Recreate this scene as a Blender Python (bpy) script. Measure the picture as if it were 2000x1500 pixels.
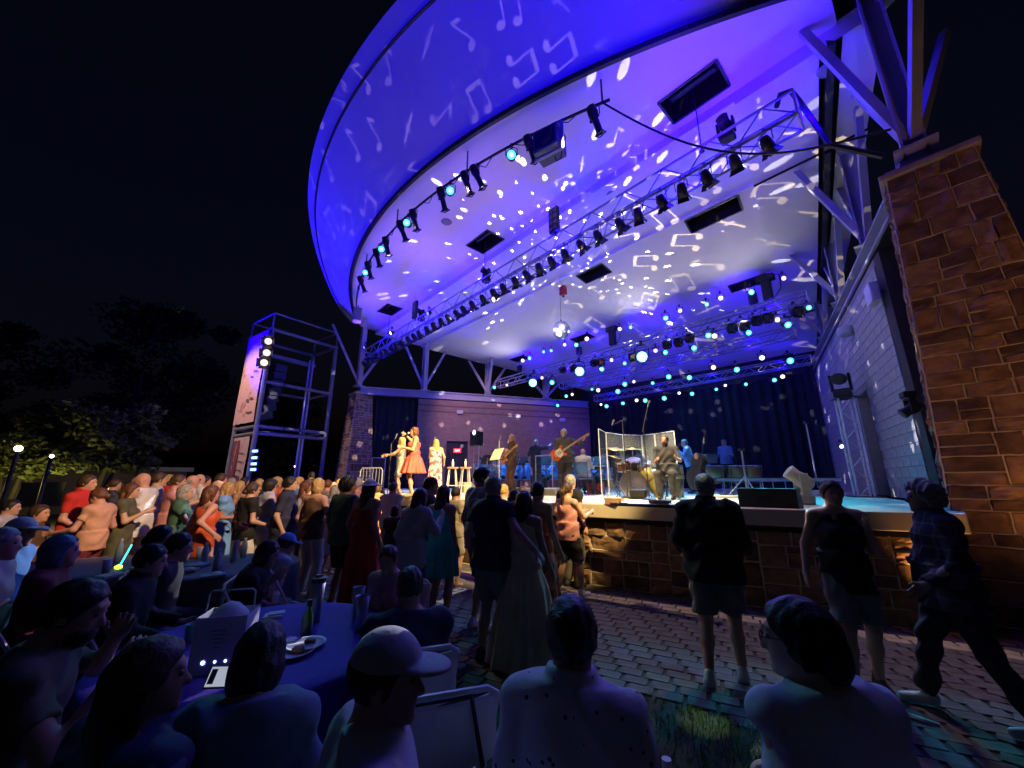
import bpy, math, random
import numpy as np
from mathutils import Vector, Matrix, Euler
R = math.radians
random.seed(7); rng = np.random.default_rng(7)
scene = bpy.context.scene
for o in list(bpy.data.objects): bpy.data.objects.remove(o)
col = scene.collection

# ---------------------------------------------------------------- camera, sky, moon, exposure
CAM_H, PITCH, FPX = 1.65, R(14.2), 750.0
cd = bpy.data.cameras.new('camera'); cam = bpy.data.objects.new('camera', cd); col.objects.link(cam)
cam.location = (0, 0, CAM_H); cam.rotation_euler = (R(90) + PITCH, 0, 0)
cd.sensor_width = 36; cd.lens = FPX / 2000 * 36; cd.clip_start = .05; cd.clip_end = 3000
scene.camera = cam
w = bpy.data.worlds.new('World'); scene.world = w; w.use_nodes = True
wn = w.node_tree.nodes; wl = w.node_tree.links
bg = wn['Background']; sky = wn.new('ShaderNodeTexSky'); sky.sky_type = 'NISHITA'; sky.sun_disc = False
sky.sun_elevation = R(-3.0); sky.sun_rotation = R(200); sky.altitude = 300
tint = wn.new('ShaderNodeMix'); tint.data_type = 'RGBA'; tint.blend_type = 'MULTIPLY'; tint.inputs[0].default_value = 1
tint.inputs[7].default_value = (.35, .42, 1.0, 1)
wl.new(sky.outputs[0], tint.inputs[6]); wl.new(tint.outputs[2], bg.inputs[0]); bg.inputs[1].default_value = .08
sd = bpy.data.lights.new('moon', 'SUN'); sd.energy = .004; sd.angle = R(3); sd.color = (.75, .82, 1)
so = bpy.data.objects.new('moon', sd); so.rotation_euler = (R(48), R(8), R(20)); col.objects.link(so)
vs = scene.view_settings; vs.view_transform = 'Standard'; vs.look = 'None'; vs.exposure = 0.25; vs.gamma = 1
scene.render.engine = 'CYCLES'
cy = scene.cycles; cy.use_denoising = True; cy.max_bounces = 5; cy.diffuse_bounces = 3; cy.glossy_bounces = 2
cy.transmission_bounces = 4; cy.transparent_max_bounces = 8; cy.caustics_reflective = False; cy.caustics_refractive = False
cy.sample_clamp_indirect = 3.0; cy.use_light_tree = True

# ---------------------------------------------------------------- where things stand
def ray(px, py):                    # viewing direction of a photograph pixel, in world axes
    x, y = px - 1000, 750 - py
    return (x, FPX * math.cos(PITCH) - y * math.sin(PITCH), FPX * math.sin(PITCH) + y * math.cos(PITCH))
def at_z(px, py, z):
    r = ray(px, py); t = (z - CAM_H) / r[2]; return Vector((r[0] * t, r[1] * t, z))
def at_y(px, py, Y):
    r = ray(px, py); t = Y / r[1]; return Vector((r[0] * t, Y, CAM_H + r[2] * t))
TH = math.atan2(-.737, .676)        # the stage's own axes: a runs along its front, b goes upstage
MX, MY = -1.35, 13.0
UX, UY, DX, DY = math.cos(TH), math.sin(TH), -math.sin(TH), math.cos(TH)
def L(a, b, z=0): return Vector((MX + a * UX + b * DX, MY + a * UY + b * DY, z))
def toL(p): x, y = p[0] - MX, p[1] - MY; return (x * UX + y * UY, x * DX + y * DY, p[2])
def at_b(px, py, b):                # photograph pixel on the vertical plane b = const; stage coordinates
    r = ray(px, py); t = (b + MX * DX + MY * DY) / (r[0] * DX + r[1] * DY)
    return toL((r[0] * t, r[1] * t, CAM_H + r[2] * t))
def on_line(px, py, P0, P1):        # photograph pixel on the vertical plane through two stage points
    A, B = L(*P0), L(*P1); n = Vector((-(B - A).y, (B - A).x, 0)); r = Vector(ray(px, py))
    t = n.dot(A - Vector((0, 0, 0))) / n.dot(Vector((r.x, r.y, 0)))
    return toL((r.x * t, r.y * t, CAM_H + r.z * t))
ROOT = (L(0, 0, 0), TH)             # things built in stage coordinates sit on this frame

# ---------------------------------------------------------------- materials
MATS = {}
def mat(name, c, rough=.6, metal=0, var=.12, scale=8, bump=0, bscale=None, emit=None, estr=0, alpha=1, trans=0, spec=.4):
    if name in MATS: return MATS[name]
    m = bpy.data.materials.new(name); m.use_nodes = True; n = m.node_tree.nodes; l = m.node_tree.links
    p = n['Principled BSDF']; p.inputs['Roughness'].default_value = rough; p.inputs['Metallic'].default_value = metal
    p.inputs['Specular IOR Level'].default_value = spec
    tc = n.new('ShaderNodeTexCoord')
    t = n.new('ShaderNodeTexNoise'); t.inputs['Scale'].default_value = scale; t.inputs['Detail'].default_value = 5
    l.new(tc.outputs['Object'], t.inputs['Vector'])
    r = n.new('ShaderNodeValToRGB'); l.new(t.outputs['Fac'], r.inputs[0])
    r.color_ramp.elements[0].position = .3; r.color_ramp.elements[1].position = .7
    r.color_ramp.elements[0].color = tuple(max(0, v * (1 - var)) for v in c[:3]) + (1,)
    r.color_ramp.elements[1].color = tuple(min(1, v * (1 + var)) for v in c[:3]) + (1,)
    l.new(r.outputs[0], p.inputs['Base Color'])
    if bump:
        b = n.new('ShaderNodeBump'); b.inputs['Strength'].default_value = bump; b.inputs['Distance'].default_value = .02
        t2 = n.new('ShaderNodeTexNoise'); t2.inputs['Scale'].default_value = bscale or scale * 4; t2.inputs['Detail'].default_value = 4
        l.new(tc.outputs['Object'], t2.inputs['Vector']); l.new(t2.outputs['Fac'], b.inputs['Height']); l.new(b.outputs[0], p.inputs['Normal'])
    if emit: p.inputs['Emission Color'].default_value = (*emit, 1); p.inputs['Emission Strength'].default_value = estr
    if alpha < 1: p.inputs['Alpha'].default_value = alpha
    if trans: p.inputs['Transmission Weight'].default_value = trans
    MATS[name] = m; return m
def pattern_mat(name, base, dark, kind='dots', scale=20, thr=.22):
    """cloth with a woven or printed pattern"""
    if name in MATS: return MATS[name]
    m = mat(name, base, .85, bump=.15, bscale=60); n = m.node_tree.nodes; l = m.node_tree.links
    p = n['Principled BSDF']; tc = n.new('ShaderNodeTexCoord'); old = p.inputs['Base Color'].links[0].from_socket
    mx = n.new('ShaderNodeMix'); mx.data_type = 'RGBA'; mx.inputs[7].default_value = (*dark, 1); l.new(old, mx.inputs[6])
    if kind == 'dots':
        v = n.new('ShaderNodeTexVoronoi'); v.inputs['Scale'].default_value = scale; l.new(tc.outputs['Object'], v.inputs['Vector'])
        c = n.new('ShaderNodeMath'); c.operation = 'LESS_THAN'; c.inputs[1].default_value = thr; l.new(v.outputs['Distance'], c.inputs[0])
        l.new(c.outputs[0], mx.inputs[0])
    elif kind == 'plaid':
        s = n.new('ShaderNodeSeparateXYZ'); l.new(tc.outputs['Object'], s.inputs[0]); acc = None
        for ax, sc_ in (('X', scale), ('Z', scale)):
            a = n.new('ShaderNodeMath'); a.operation = 'MULTIPLY'; a.inputs[1].default_value = sc_; l.new(s.outputs[ax], a.inputs[0])
            f = n.new('ShaderNodeMath'); f.operation = 'FRACT'; l.new(a.outputs[0], f.inputs[0])
            g = n.new('ShaderNodeMath'); g.operation = 'LESS_THAN'; g.inputs[1].default_value = thr; l.new(f.outputs[0], g.inputs[0])
            if acc is None: acc = g
            else:
                h = n.new('ShaderNodeMath'); h.operation = 'ADD'; l.new(acc.outputs[0], h.inputs[0]); l.new(g.outputs[0], h.inputs[1])
                k = n.new('ShaderNodeMath'); k.operation = 'MULTIPLY'; k.inputs[1].default_value = .5; l.new(h.outputs[0], k.inputs[0]); acc = k
        l.new(acc.outputs[0], mx.inputs[0])
    else:
        v = n.new('ShaderNodeTexNoise'); v.inputs['Scale'].default_value = scale; l.new(tc.outputs['Object'], v.inputs['Vector'])
        c = n.new('ShaderNodeMath'); c.operation = 'GREATER_THAN'; c.inputs[1].default_value = thr; l.new(v.outputs['Fac'], c.inputs[0])
        l.new(c.outputs[0], mx.inputs[0])
    l.new(mx.outputs[2], p.inputs['Base Color']); return m
BLACK = lambda: mat('black_enamel', (.012, .012, .014), .5, var=.3)
ALU = lambda: mat('aluminium_tube', (.55, .56, .6), .42, .25, var=.15, scale=5)
STEEL = lambda: mat('painted_steel', (.42, .42, .44), .5, 0, var=.12, scale=2, bump=.05)
DARKM = lambda: mat('dark_metal', (.05, .05, .055), .45, .5, var=.25)

# ---------------------------------------------------------------- mesh building
class MB:
    def __init__(s): s.v = []; s.f = []
    def add(s, vs, fs):
        k = len(s.v); s.v.extend(tuple(v) for v in vs); s.f.extend(tuple(i + k for i in f) for f in fs); return s
    def box(s, c, sz, rot=None):
        x, y, z = (v / 2 for v in sz)
        p = [Vector((i * x, j * y, k * z)) for k in (-1, 1) for j in (-1, 1) for i in (-1, 1)]
        if rot is not None: p = [rot @ q for q in p]
        c = Vector(c); return s.add([q + c for q in p], [(0, 2, 3, 1), (4, 5, 7, 6), (0, 1, 5, 4), (2, 6, 7, 3), (0, 4, 6, 2), (1, 3, 7, 5)])
    def bar(s, p0, p1, wd, ht, up=(0, 0, 1)):          # rectangular section along a line
        p0, p1 = Vector(p0), Vector(p1); d = (p1 - p0).normalized(); x = d.cross(Vector(up))
        if x.length < 1e-4: x = d.cross(Vector((1, 0, 0)))
        x.normalize(); y = x.cross(d)
        q = [p + x * i * wd / 2 + y * j * ht / 2 for p in (p0, p1) for j in (-1, 1) for i in (-1, 1)]
        return s.add(q, [(0, 1, 3, 2), (4, 6, 7, 5), (0, 4, 5, 1), (2, 3, 7, 6), (0, 2, 6, 4), (1, 5, 7, 3)])
    def tube(s, pts, r, n=6, cap=True):                # swept tube through points; r number or list
        pts = [Vector(p) for p in pts]; m = len(pts); rs = r if isinstance(r, (list, tuple)) else [r] * m
        k = len(s.v); prev = None
        for i, p in enumerate(pts):
            d = (pts[min(i + 1, m - 1)] - pts[max(i - 1, 0)]).normalized()
            if prev is None:
                x = d.cross(Vector((0, 0, 1)));
                if x.length < 1e-3: x = d.cross(Vector((1, 0, 0)))
            else: x = prev - d * prev.dot(d)
            x.normalize(); y = d.cross(x); prev = x
            for j in range(n):
                a = 2 * math.pi * j / n; s.v.append(tuple(p + (x * math.cos(a) + y * math.sin(a)) * rs[i]))
        for i in range(m - 1):
            for j in range(n):
                j2 = (j + 1) % n; s.f.append((k + i * n + j, k + i * n + j2, k + (i + 1) * n + j2, k + (i + 1) * n + j))
        if cap: s.f.append(tuple(k + j for j in reversed(range(n)))); s.f.append(tuple(k + (m - 1) * n + j for j in range(n)))
        return s
    def lathe(s, prof, n=16, c=(0, 0, 0), rot=None, cap=True):    # profile of (radius, z)
        k = len(s.v); c = Vector(c)
        for r, z in prof:
            for j in range(n):
                a = 2 * math.pi * j / n; q = Vector((r * math.cos(a), r * math.sin(a), z))
                if rot is not None: q = rot @ q
                s.v.append(tuple(q + c))
        for i in range(len(prof) - 1):
            for j in range(n):
                j2 = (j + 1) % n; s.f.append((k + i * n + j, k + i * n + j2, k + (i + 1) * n + j2, k + (i + 1) * n + j))
        if not cap: return s
        if prof[0][0] > 1e-4: s.f.append(tuple(k + j for j in reversed(range(n))))
        if prof[-1][0] > 1e-4 and abs(prof[-1][1] - prof[-2][1]) > 1e-5: s.f.append(tuple(k + (len(prof) - 1) * n + j for j in range(n)))
        return s
    def prism(s, poly, z0, z1):                         # polygon (x, y) extruded in z
        n = len(poly)
        return s.add([(x, y, z0) for x, y in poly] + [(x, y, z1) for x, y in poly],
                     [tuple(reversed(range(n))), tuple(range(n, 2 * n))] + [(i, (i + 1) % n, n + (i + 1) % n, n + i) for i in range(n)])
    def grid(s, rows):                                  # sheet from rows of points
        k = len(s.v); w_ = len(rows[0])
        for r in rows: s.v.extend(tuple(p) for p in r)
        for i in range(len(rows) - 1):
            for j in range(w_ - 1): s.f.append((k + i * w_ + j, k + i * w_ + j + 1, k + (i + 1) * w_ + j + 1, k + (i + 1) * w_ + j))
        return s
    def mesh(s, name, m=None, smooth=False):
        me = bpy.data.meshes.new(name); me.from_pydata(s.v, [], s.f); me.update()
        if m: me.materials.append(m)
        if smooth: me.polygons.foreach_set('use_smooth', [True] * len(me.polygons))
        return me
    def build(s, name, m, parent=None, smooth=False, bevel=0):
        o = bpy.data.objects.new(name, s.mesh(name, m, smooth)); col.objects.link(o); o.parent = parent
        if bevel:
            b = o.modifiers.new('bevel', 'BEVEL'); b.width = bevel; b.segments = 2; b.limit_method = 'ANGLE'
        return o
def tag(o, label=None, cat=None, group=None, kind=None):
    if label: o['label'] = label
    if cat: o['category'] = cat
    if group: o['group'] = group
    if kind: o['kind'] = kind
    return o
def thing(name, label, cat, loc=(0, 0, 0), rz=0, group=None):
    o = bpy.data.objects.new(name, None); col.objects.link(o); o.empty_display_size = .1
    o.location = loc; o.rotation_euler = (0, 0, rz); return tag(o, label, cat, group)
def setting(name, mb, m, parent=None, frame=None, smooth=False):
    o = mb.build(name, m, parent, smooth)
    if parent is None: tag(o, kind='structure')
    if frame: o.location = frame[0]; o.rotation_euler = (0, 0, frame[1])
    return o
KIDS = {}
def copy_tree(o, parent=None):
    c = o.copy(); col.objects.link(c); c.parent = parent
    for ch in o.children: copy_tree(ch, c)
    return c
ONES = 'first second third fourth fifth sixth seventh eighth ninth tenth eleventh twelfth thirteenth fourteenth fifteenth sixteenth seventeenth eighteenth nineteenth'.split()
def nth(i):                                            # 1 -> first
    if i < 20: return ONES[i - 1]
    t, r = divmod(i, 10); return {2: ('twentieth', 'twenty'), 3: ('thirtieth', 'thirty'), 4: ('fortieth', 'forty'), 5: ('fiftieth', 'fifty')}[t][0 if r == 0 else 1] + ('' if r == 0 else '-' + ONES[r - 1])
def lamp(kind, loc, target, color, power, size=40, blend=.3, radius=.08, name='stage_light'):
    d = bpy.data.lights.new(name, kind); d.color = color; d.energy = power; d.shadow_soft_size = radius
    o = bpy.data.objects.new(name, d); col.objects.link(o); o.location = loc
    if kind == 'SPOT': d.spot_size = R(size); d.spot_blend = blend
    if target is not None: o.rotation_euler = (Vector(target) - Vector(loc)).to_track_quat('-Z', 'Y').to_euler()
    return o
# ================================================================ the setting: ground, stage, bandshell
ZS = 1.28                                              # stage deck height
def edge_b(a): return -3.1 + .021 * a * a              # front edge of the stage
def lip_b(a): return -3.6 + .0285 * a * a              # front lip of the canopy
PL, PR, BL, BR = (-10.7, .0), (11.15, .45), (-4.6, 12.9), (7.45, 13.6)
def aL(b): return -10.9 + .47 * b
def aR(b): return 11.5 - .24 * b
def ceil_z(b): return 10.3 if b <= .6 else 10.05 - .19 * (b - .6)

M_GROUND = mat('night_lawn_soil', (.035, .045, .02), .95, var=.4, scale=.6, bump=.4, bscale=9)
g = MB().grid([[(x, y, 0) for x in (-1500, -60, 0, 60, 1500)] for y in (-1500, -60, 0, 60, 1500)])
setting('ground', g, M_GROUND)

# ---- stone and block facing
def guillotine(x0, y0, x1, y1, mw, mh, rnd, out):
    w_, h_ = x1 - x0, y1 - y0
    if (w_ <= mw * 1.25 and h_ <= mh * 1.25) or (w_ <= mw * 1.7 and h_ <= mh * 1.5 and rnd.random() < .25): out.append((x0, y0, x1, y1)); return
    if h_ / mh > w_ / mw * .8: c = y0 + h_ * rnd.uniform(.34, .66); guillotine(x0, y0, x1, c, mw, mh, rnd, out); guillotine(x0, c, x1, y1, mw, mh, rnd, out)
    else: c = x0 + w_ * rnd.uniform(.34, .66); guillotine(x0, y0, c, y1, mw, mh, rnd, out); guillotine(c, y0, x1, y1, mw, mh, rnd, out)
def stone_face(parent, surf, W, H, mw, mh, seed, mats, mmort, relief=.045, nearest=None, limit=300, bead=.015, row_h=None):
    """surf(s, t, h): point for position s along, t up, h outward"""
    rnd = random.Random(seed); rects = []
    if row_h:                                          # roughly coursed
        t = 0
        while t < H - .02:
            hh = min(H - t, rnd.uniform(row_h * .65, row_h * 1.7))
            if H - t - hh < row_h * .5: hh = H - t
            s_ = 0
            while s_ < W - .01:
                ww = rnd.uniform(mw * .55, mw * 1.5)
                if W - s_ - ww < mw * .4: ww = W - s_
                if rnd.random() < .3 and hh > row_h * .95:
                    rects += [(s_, t, s_ + ww, t + hh * .45), (s_, t + hh * .45, s_ + ww, t + hh)]
                else: rects.append((s_, t, s_ + ww, t + hh))
                s_ += ww
            t += hh
    else: guillotine(0, 0, W, H, mw, mh, rnd, rects)
    mort = MB(); US = (0, .05, .34, .66, .95, 1); N = 5; rest = MB()
    bed = MB().grid([[surf(W * i / 12, H * j / 8, 0) for i in range(13)] for j in range(9)])
    if nearest: rects.sort(key=lambda q: (Vector(surf((q[0] + q[2]) / 2, (q[1] + q[3]) / 2, 0)) - nearest).length)
    for k, (x0, y0, x1, y1) in enumerate(rects):
        gph = [rnd.uniform(0, 6.3) for _ in range(4)]; tilt = (rnd.uniform(-.02, .02), rnd.uniform(-.02, .02)); amp = relief * rnd.uniform(.5, 1.25)
        rows = []
        for j in range(N + 1):
            row = []
            for i in range(N + 1):
                u_, v_ = US[i], US[j]; e = min(1, 20 * min(u_, 1 - u_, v_, 1 - v_))
                hgt = -.002 if e == 0 else amp * (.45 + .35 * math.sin(5 * u_ + gph[0]) * math.sin(4 * v_ + gph[1]) + .4 * rnd.random()) + tilt[0] * (u_ - .5) + tilt[1] * (v_ - .5)
                s_ = x0 + .006 + (x1 - x0 - .012) * u_; t_ = y0 + .006 + (y1 - y0 - .012) * v_
                row.append(surf(s_, t_, hgt))
            rows.append(row)
        if k < limit:
            MB().grid(rows).build('stone', rnd.choice(mats), parent)
        else: rest.grid(rows)
        for (s0, t0, s1, t1) in ((x0, y0, x1, y0), (x0, y0, x0, y1)):
            p = [surf(s0 + (s1 - s0) * q / 3 + rnd.uniform(-.006, .006), t0 + (t1 - t0) * q / 3 + rnd.uniform(-.006, .006), bead * .6) for q in range(4)]
            mort.tube(p, bead, 5, False)
    mort.build('mortar', mmort, parent); bed.build('joint_bed', mat('dark_joint_brown', (.07, .05, .035), .95), parent)  # bed is dark brown mortar behind the stones
    if rest.v: tag(rest.build('stone_facing', mats[0], parent), kind='stuff')
STONES = [mat('brown_stone_a', (.25, .15, .085), .9, var=.5, scale=5, bump=1, bscale=11), mat('brown_stone_b', (.14, .085, .055), .9, var=.5, scale=4, bump=1, bscale=10),
          mat('brown_stone_c', (.30, .185, .115), .9, var=.3, scale=8, bump=.8, bscale=18)]
M_MORT = mat('pale_mortar', (.58, .50, .38), .9, var=.15, scale=15)

# ---- stage platform
sp = thing('stage_platform', 'raised stage with pale deck edge and brown stone base, curving across the plaza', 'stage', *ROOT)
xs = [-10.2 + 20.8 * i / 40 for i in range(41)]
M_DECK = mat('pale_stage_deck', (.55, .50, .40), .55, var=.12, scale=1.5, bump=.03)
m = MB(); m.prism([(a, edge_b(a)) for a in xs] + [(10.6, .2), BR, BL, (-10.2, .2)], ZS - .22, ZS); m.build('deck', M_DECK, sp, bevel=.012)
m = MB(); m.prism([(a * .985, edge_b(a) + .14) for a in xs] + [(10.0, .6), (9.9, 3), (-9.9, 3)], .0, ZS - .22)
m.build('base_core', mat('dark_concrete', (.05, .045, .04), .9), sp)  # core in one dark colour
def arc_surf(s, t, h):
    a = 4.0 + s; sl = .042 * a; q = math.hypot(1, sl); return (a + sl / q * h, edge_b(a) + .13 - h / q, t + .004)
# the base is coursed rubble seen from the plaza
stone_face(sp, arc_surf, 6.45, ZS - .30, .34, .24, 5, STONES, M_MORT, relief=.06, limit=140)
def arc_surf2(s, t, h):
    a = -10.0 + s; sl = .042 * a; q = math.hypot(1, sl); return (a + sl / q * h, edge_b(a) + .13 - h / q, t + .004)
stone_face(sp, arc_surf2, 14.0, ZS - .30, .7, .42, 6, STONES, M_MORT, relief=.05, limit=60)

# ---- stone pillars at the two front corners
def pillar(name, label, a0, a1, b0, b1, ta, tb, H, mw, mh, seed, limit, faces):
    loc = L((a0 + a1) / 2, (b0 + b1) / 2, 0); p = thing(name, label, 'pillar', loc, TH)
    wa, wb = (a1 - a0) / 2, (b1 - b0) / 2; q = lambda z: (z / H)
    half = lambda z: (wa + (ta - wa) * q(z), wb + (tb - wb) * q(z))
    core = MB(); l0, l1 = half(0), half(H)
    core.add([(sx * (l[0] - .03), sy * (l[1] - .03), z) for l, z in ((l0, 0), (l1, H)) for sx, sy in ((-1, -1), (1, -1), (1, 1), (-1, 1))],
             [(0, 1, 5, 4), (1, 2, 6, 5), (2, 3, 7, 6), (3, 0, 4, 7), (4, 5, 6, 7)])
    core.build('core', mat('pillar_core', (.12, .08, .05), .9), p)
    def front(s, t, h): A, B = half(t); return ((s / (2 * wa) * 2 - 1) * A, -B - h, t)
    def left(s, t, h): A, B = half(t); return (-A - h, (1 - s / (2 * wb) * 2) * B, t)
    def right(s, t, h): A, B = half(t); return (A + h, (s / (2 * wb) * 2 - 1) * B, t)
    for fn, W, lim, sd in ((front, 2 * wa, limit, seed), (left, 2 * wb, limit // 2, seed + 1), (right, 2 * wb, limit // 3, seed + 2))[:faces]:
        stone_face(p, fn, W, H, mw, mh, sd, STONES, M_MORT, relief=.048, limit=lim, row_h=mh, bead=.0105)
    A, B = half(H); mc = mat('concrete_cap', (.36, .30, .24), .85, var=.25, scale=5, bump=.3)
    MB().box((0, 0, H + .05), (2 * A + .16, 2 * B + .16, .10)).build('cap', mc, p, bevel=.012)
    MB().box((-.12, .06, H + .19), (2 * A * .72, 2 * B * .72, .18)).build('plinth_block', mc, p, bevel=.012)
    return p
pillar('stone_pillar', 'tall tapering brown stone pillar lit amber, at the right edge of the stage', 10.42, 11.98, -.15, 1.5, .46, .46, 6.35, .44, .22, 11, 170, 3)
pillar('stone_pillar', 'far stone pillar at the left corner of the stage, under the roof struts', -11.75, -10.15, -.5, 1.1, .46, .46, 6.35, .4, .24, 21, 120, 3)

# ---- beams on the pillars
def ibeam(mb, p0, p1, wd, ht, tf=.05, tw=.04):
    p0, p1 = Vector(p0), Vector(p1); up = Vector((0, 0, (ht - tf) / 2))
    mb.bar(p0 + up, p1 + up, wd, tf); mb.bar(p0 - up, p1 - up, wd, tf); mb.bar(p0, p1, tw, ht - 2 * tf - .004)
M_BEAM = mat('lavender_grey_steel', (.36, .36, .39), .5, var=.12, scale=1.5, bump=.04)
for (A, B, lab) in ((PL, BL, 'left'), (PR, BR, 'right')):
    t = thing('side_beam', f'long pale steel beam running upstage along the {lab} wall, carrying the roof posts', 'beam', *ROOT)
    d = Vector((B[0] - A[0], B[1] - A[1], 0)).normalized()
    m = MB(); ibeam(m, (A[0] + d.x * .1, A[1] + d.y * .1, 6.56), (B[0], B[1], 6.56), .36, .42); m.build('beam_web', M_BEAM, t)
    m = MB().bar((A[0] + d.x * .5, A[1] + d.y * .5, 6.33), (B[0], B[1], 6.33), .3, .035); m.build('bottom_plate', DARKM(), t)

# ---- roof posts with their struts
def column(A, B, f, zt, lab, struts, inward):
    x, y = A[0] + (B[0] - A[0]) * f, A[1] + (B[1] - A[1]) * f; d = Vector((B[0] - A[0], B[1] - A[1], 0)).normalized()
    t = thing('roof_post', lab, 'post', L(x, y, 6.78), TH); H = zt - 6.78
    m = MB(); s_ = .13
    for k in (-1, 1): m.box((k * s_, 0, H / 2), (.035, .26, H))
    m.box((0, 0, H / 2), (2 * s_ - .035, .03, H)); m.build('post', M_BEAM, t)
    MB().box((0, 0, .02), (.5, .5, .04)).build('base_plate', M_BEAM, t)
    for (du, dn, hh) in struts:
        e = Vector((d.x * du - d.y * dn * inward, d.y * du + d.x * dn * inward, H * hh))
        MB().bar(Vector((0, 0, .12)) + e.normalized() * .12, e, .13, .13).build('strut', M_BEAM, t)
ft = [0, .25, .52, .79]
for k, f in enumerate(ft):
    b = f * 12.9; z = ceil_z(b)
    column(PL, BL, f, z, f'{nth(k + 1)} roof post along the left beam counted from the stone pillar, with splayed struts', [(-1.7, 0, 1), (1.9, 0, 1), (.15, 1.6, 1)] if k == 0 else [(-1.25, 0, 1), (1.25, 0, .97), (0, 1.1, .98)], -1)
    bR = .45 + f * 13.15 * .9; z = ceil_z(bR)
    column(PR, BR, f * .9, z, f'{nth(k + 1)} roof post along the right beam counted from the stone pillar, with splayed struts', [(-1.9, -.2, 1), (1.9, 0, .98), (.1, .95, 1), (1.7, -1.5, 1.02)] if k == 0 else [(-1.4, 0, .97), (1.25, 0, .97), (.1, 1.0, .985)], 1)

# ---- canopy roof
rf = thing('bandshell_roof', 'huge upswept bandshell canopy with curved fascia and white ceiling, lit violet', 'roof', *ROOT)
M_CEIL = mat('white_ceiling_board', (.74, .73, .74), .75, var=.03, scale=.8, bump=.02)
M_FAS = mat('pale_fascia_metal', (.62, .61, .64), .6, var=.04, scale=.7)
M_VOID = mat('dark_void', (.008, .008, .009), .9)
# front zone
hat1 = [(-8.0, -6.8), (-.1, 1.15), (7.55, 8.85)]
kn = sorted(set([-10.7 + 21.4 * i / 48 for i in range(49)] + [v for h in hat1 for v in h]))
m = MB()
for i in range(len(kn) - 1):
    a0, a1 = kn[i], kn[i + 1]; am = (a0 + a1) / 2; hole = any(h[0] < am < h[1] for h in hat1)
    Q = lambda p, q: m.add([(a0, p[0], 10.3), (a1, p[1], 10.3), (a1, q[1], 10.3), (a0, q[0], 10.3)], [(0, 3, 2, 1)])
    if hole: Q((lip_b(a0), lip_b(a1)), (-.42, -.42)); Q((.38, .38), (.62, .62))
    else: Q((lip_b(a0), lip_b(a1)), (.62, .62))
m.build('ceiling_front', M_CEIL, rf)
def hatch_box(pts, up):
    m = MB(); k = [Vector(p) for p in pts]; t_ = [p + Vector((0, 0, up)) for p in k]
    m.add(k + t_, [(0, 1, 5, 4), (1, 2, 6, 5), (2, 3, 7, 6), (3, 0, 4, 7), (4, 5, 6, 7)]); o = m.build('hatch', M_VOID, rf)
    f = MB()
    for i in range(4): f.bar(k[i] + Vector((0, 0, -.012)), k[(i + 1) % 4] + Vector((0, 0, -.012)), .05, .024)
    f.build('hatch_frame', DARKM(), o); c = (t_[0] + t_[2]) / 2 - Vector((0, 0, up * .45))
    MB().bar(c - Vector((.5, 0, 0)), c + Vector((.5, 0, 0)), .1, .16).build('hoist_beam', DARKM(), o)
for h in hat1: hatch_box([(h[0], -.42, 10.3), (h[1], -.42, 10.3), (h[1], .38, 10.3), (h[0], .38, 10.3)], .6)
# sloping bands upstage; hatches given as (share of width, b)
bands = [(.62, 3.05, 0, []), (3.05, 7.0, -.07, [(.575, .635, 3.25, 3.85), (.79, .865, 3.15, 3.75)]), (7.0, 10.2, 0, [(.09, .155, 7.1, 7.6), (.36, .425, 7.1, 7.6), (.80, .87, 7.1, 7.6)]), (10.2, 13.6, -.07, [])]
for k, (b0, b1, dz, hs) in enumerate(bands):
    P = lambda s_, b, o=0: (aL(b) + (aR(b) - aL(b)) * s_, b, ceil_z(b + 1e-4 if b < .63 else b) + dz + o)
    ss = sorted(set([0, .12, .25, .38, .5, .62, .75, .885] + [v for h in hs for v in h[:2] if v < .885])); bs = sorted(set([b0, b1] + [v for h in hs for v in h[2:]]))
    m = MB()
    for i in range(len(ss) - 1):
        for j in range(len(bs) - 1):
            sm, bm = (ss[i] + ss[i + 1]) / 2, (bs[j] + bs[j + 1]) / 2
            if any(h[0] < sm < h[1] and h[2] < bm < h[3] for h in hs): continue
            m.add([P(ss[i], bs[j]), P(ss[i + 1], bs[j]), P(ss[i + 1], bs[j + 1]), P(ss[i], bs[j + 1])], [(0, 3, 2, 1)])
    m.add([P(0, b0), P(.885, b0), P(.885, b0, .3), P(0, b0, .3)], [(0, 1, 2, 3)]); m.build('ceiling_band', M_CEIL, rf)
    for h in hs:
        if h[1] < .885: hatch_box([P(h[0], h[2]), P(h[1], h[2]), P(h[1], h[3]), P(h[0], h[3])], .6)
        else: hatch_box([P(h[0] - .06, h[2]), P(h[1] - .06, h[2]), P(h[1] - .06, h[3]), P(h[0] - .06, h[3])], .001)
    MB().grid([[P(.885, b, -.09), P(.955, b, -.09)] for b in (b0, b1)]).add([P(.885, b0, -.09), P(.885, b1, -.09), P(.885, b1, .0), P(.885, b0, .0)], [(0, 1, 2, 3)]).build('side_soffit', M_CEIL, rf)
    MB().grid([[P(.972, b, -.05), P(1.0, b, -.05)] for b in (b0, b1)]).build('edge_strip', M_CEIL, rf)
    if k == 0: MB().add([P(.885, b0, -.09), P(1.0, b0, -.09), P(1.0, b0, .32), P(.885, b0, .32)], [(0, 1, 2, 3)]).build('soffit_riser', M_CEIL, rf)
    MB().bar(P(.9635, b0, -.02), P(.9635, b1, -.02), .12, .3).build('edge_girder', DARKM(), rf)
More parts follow.
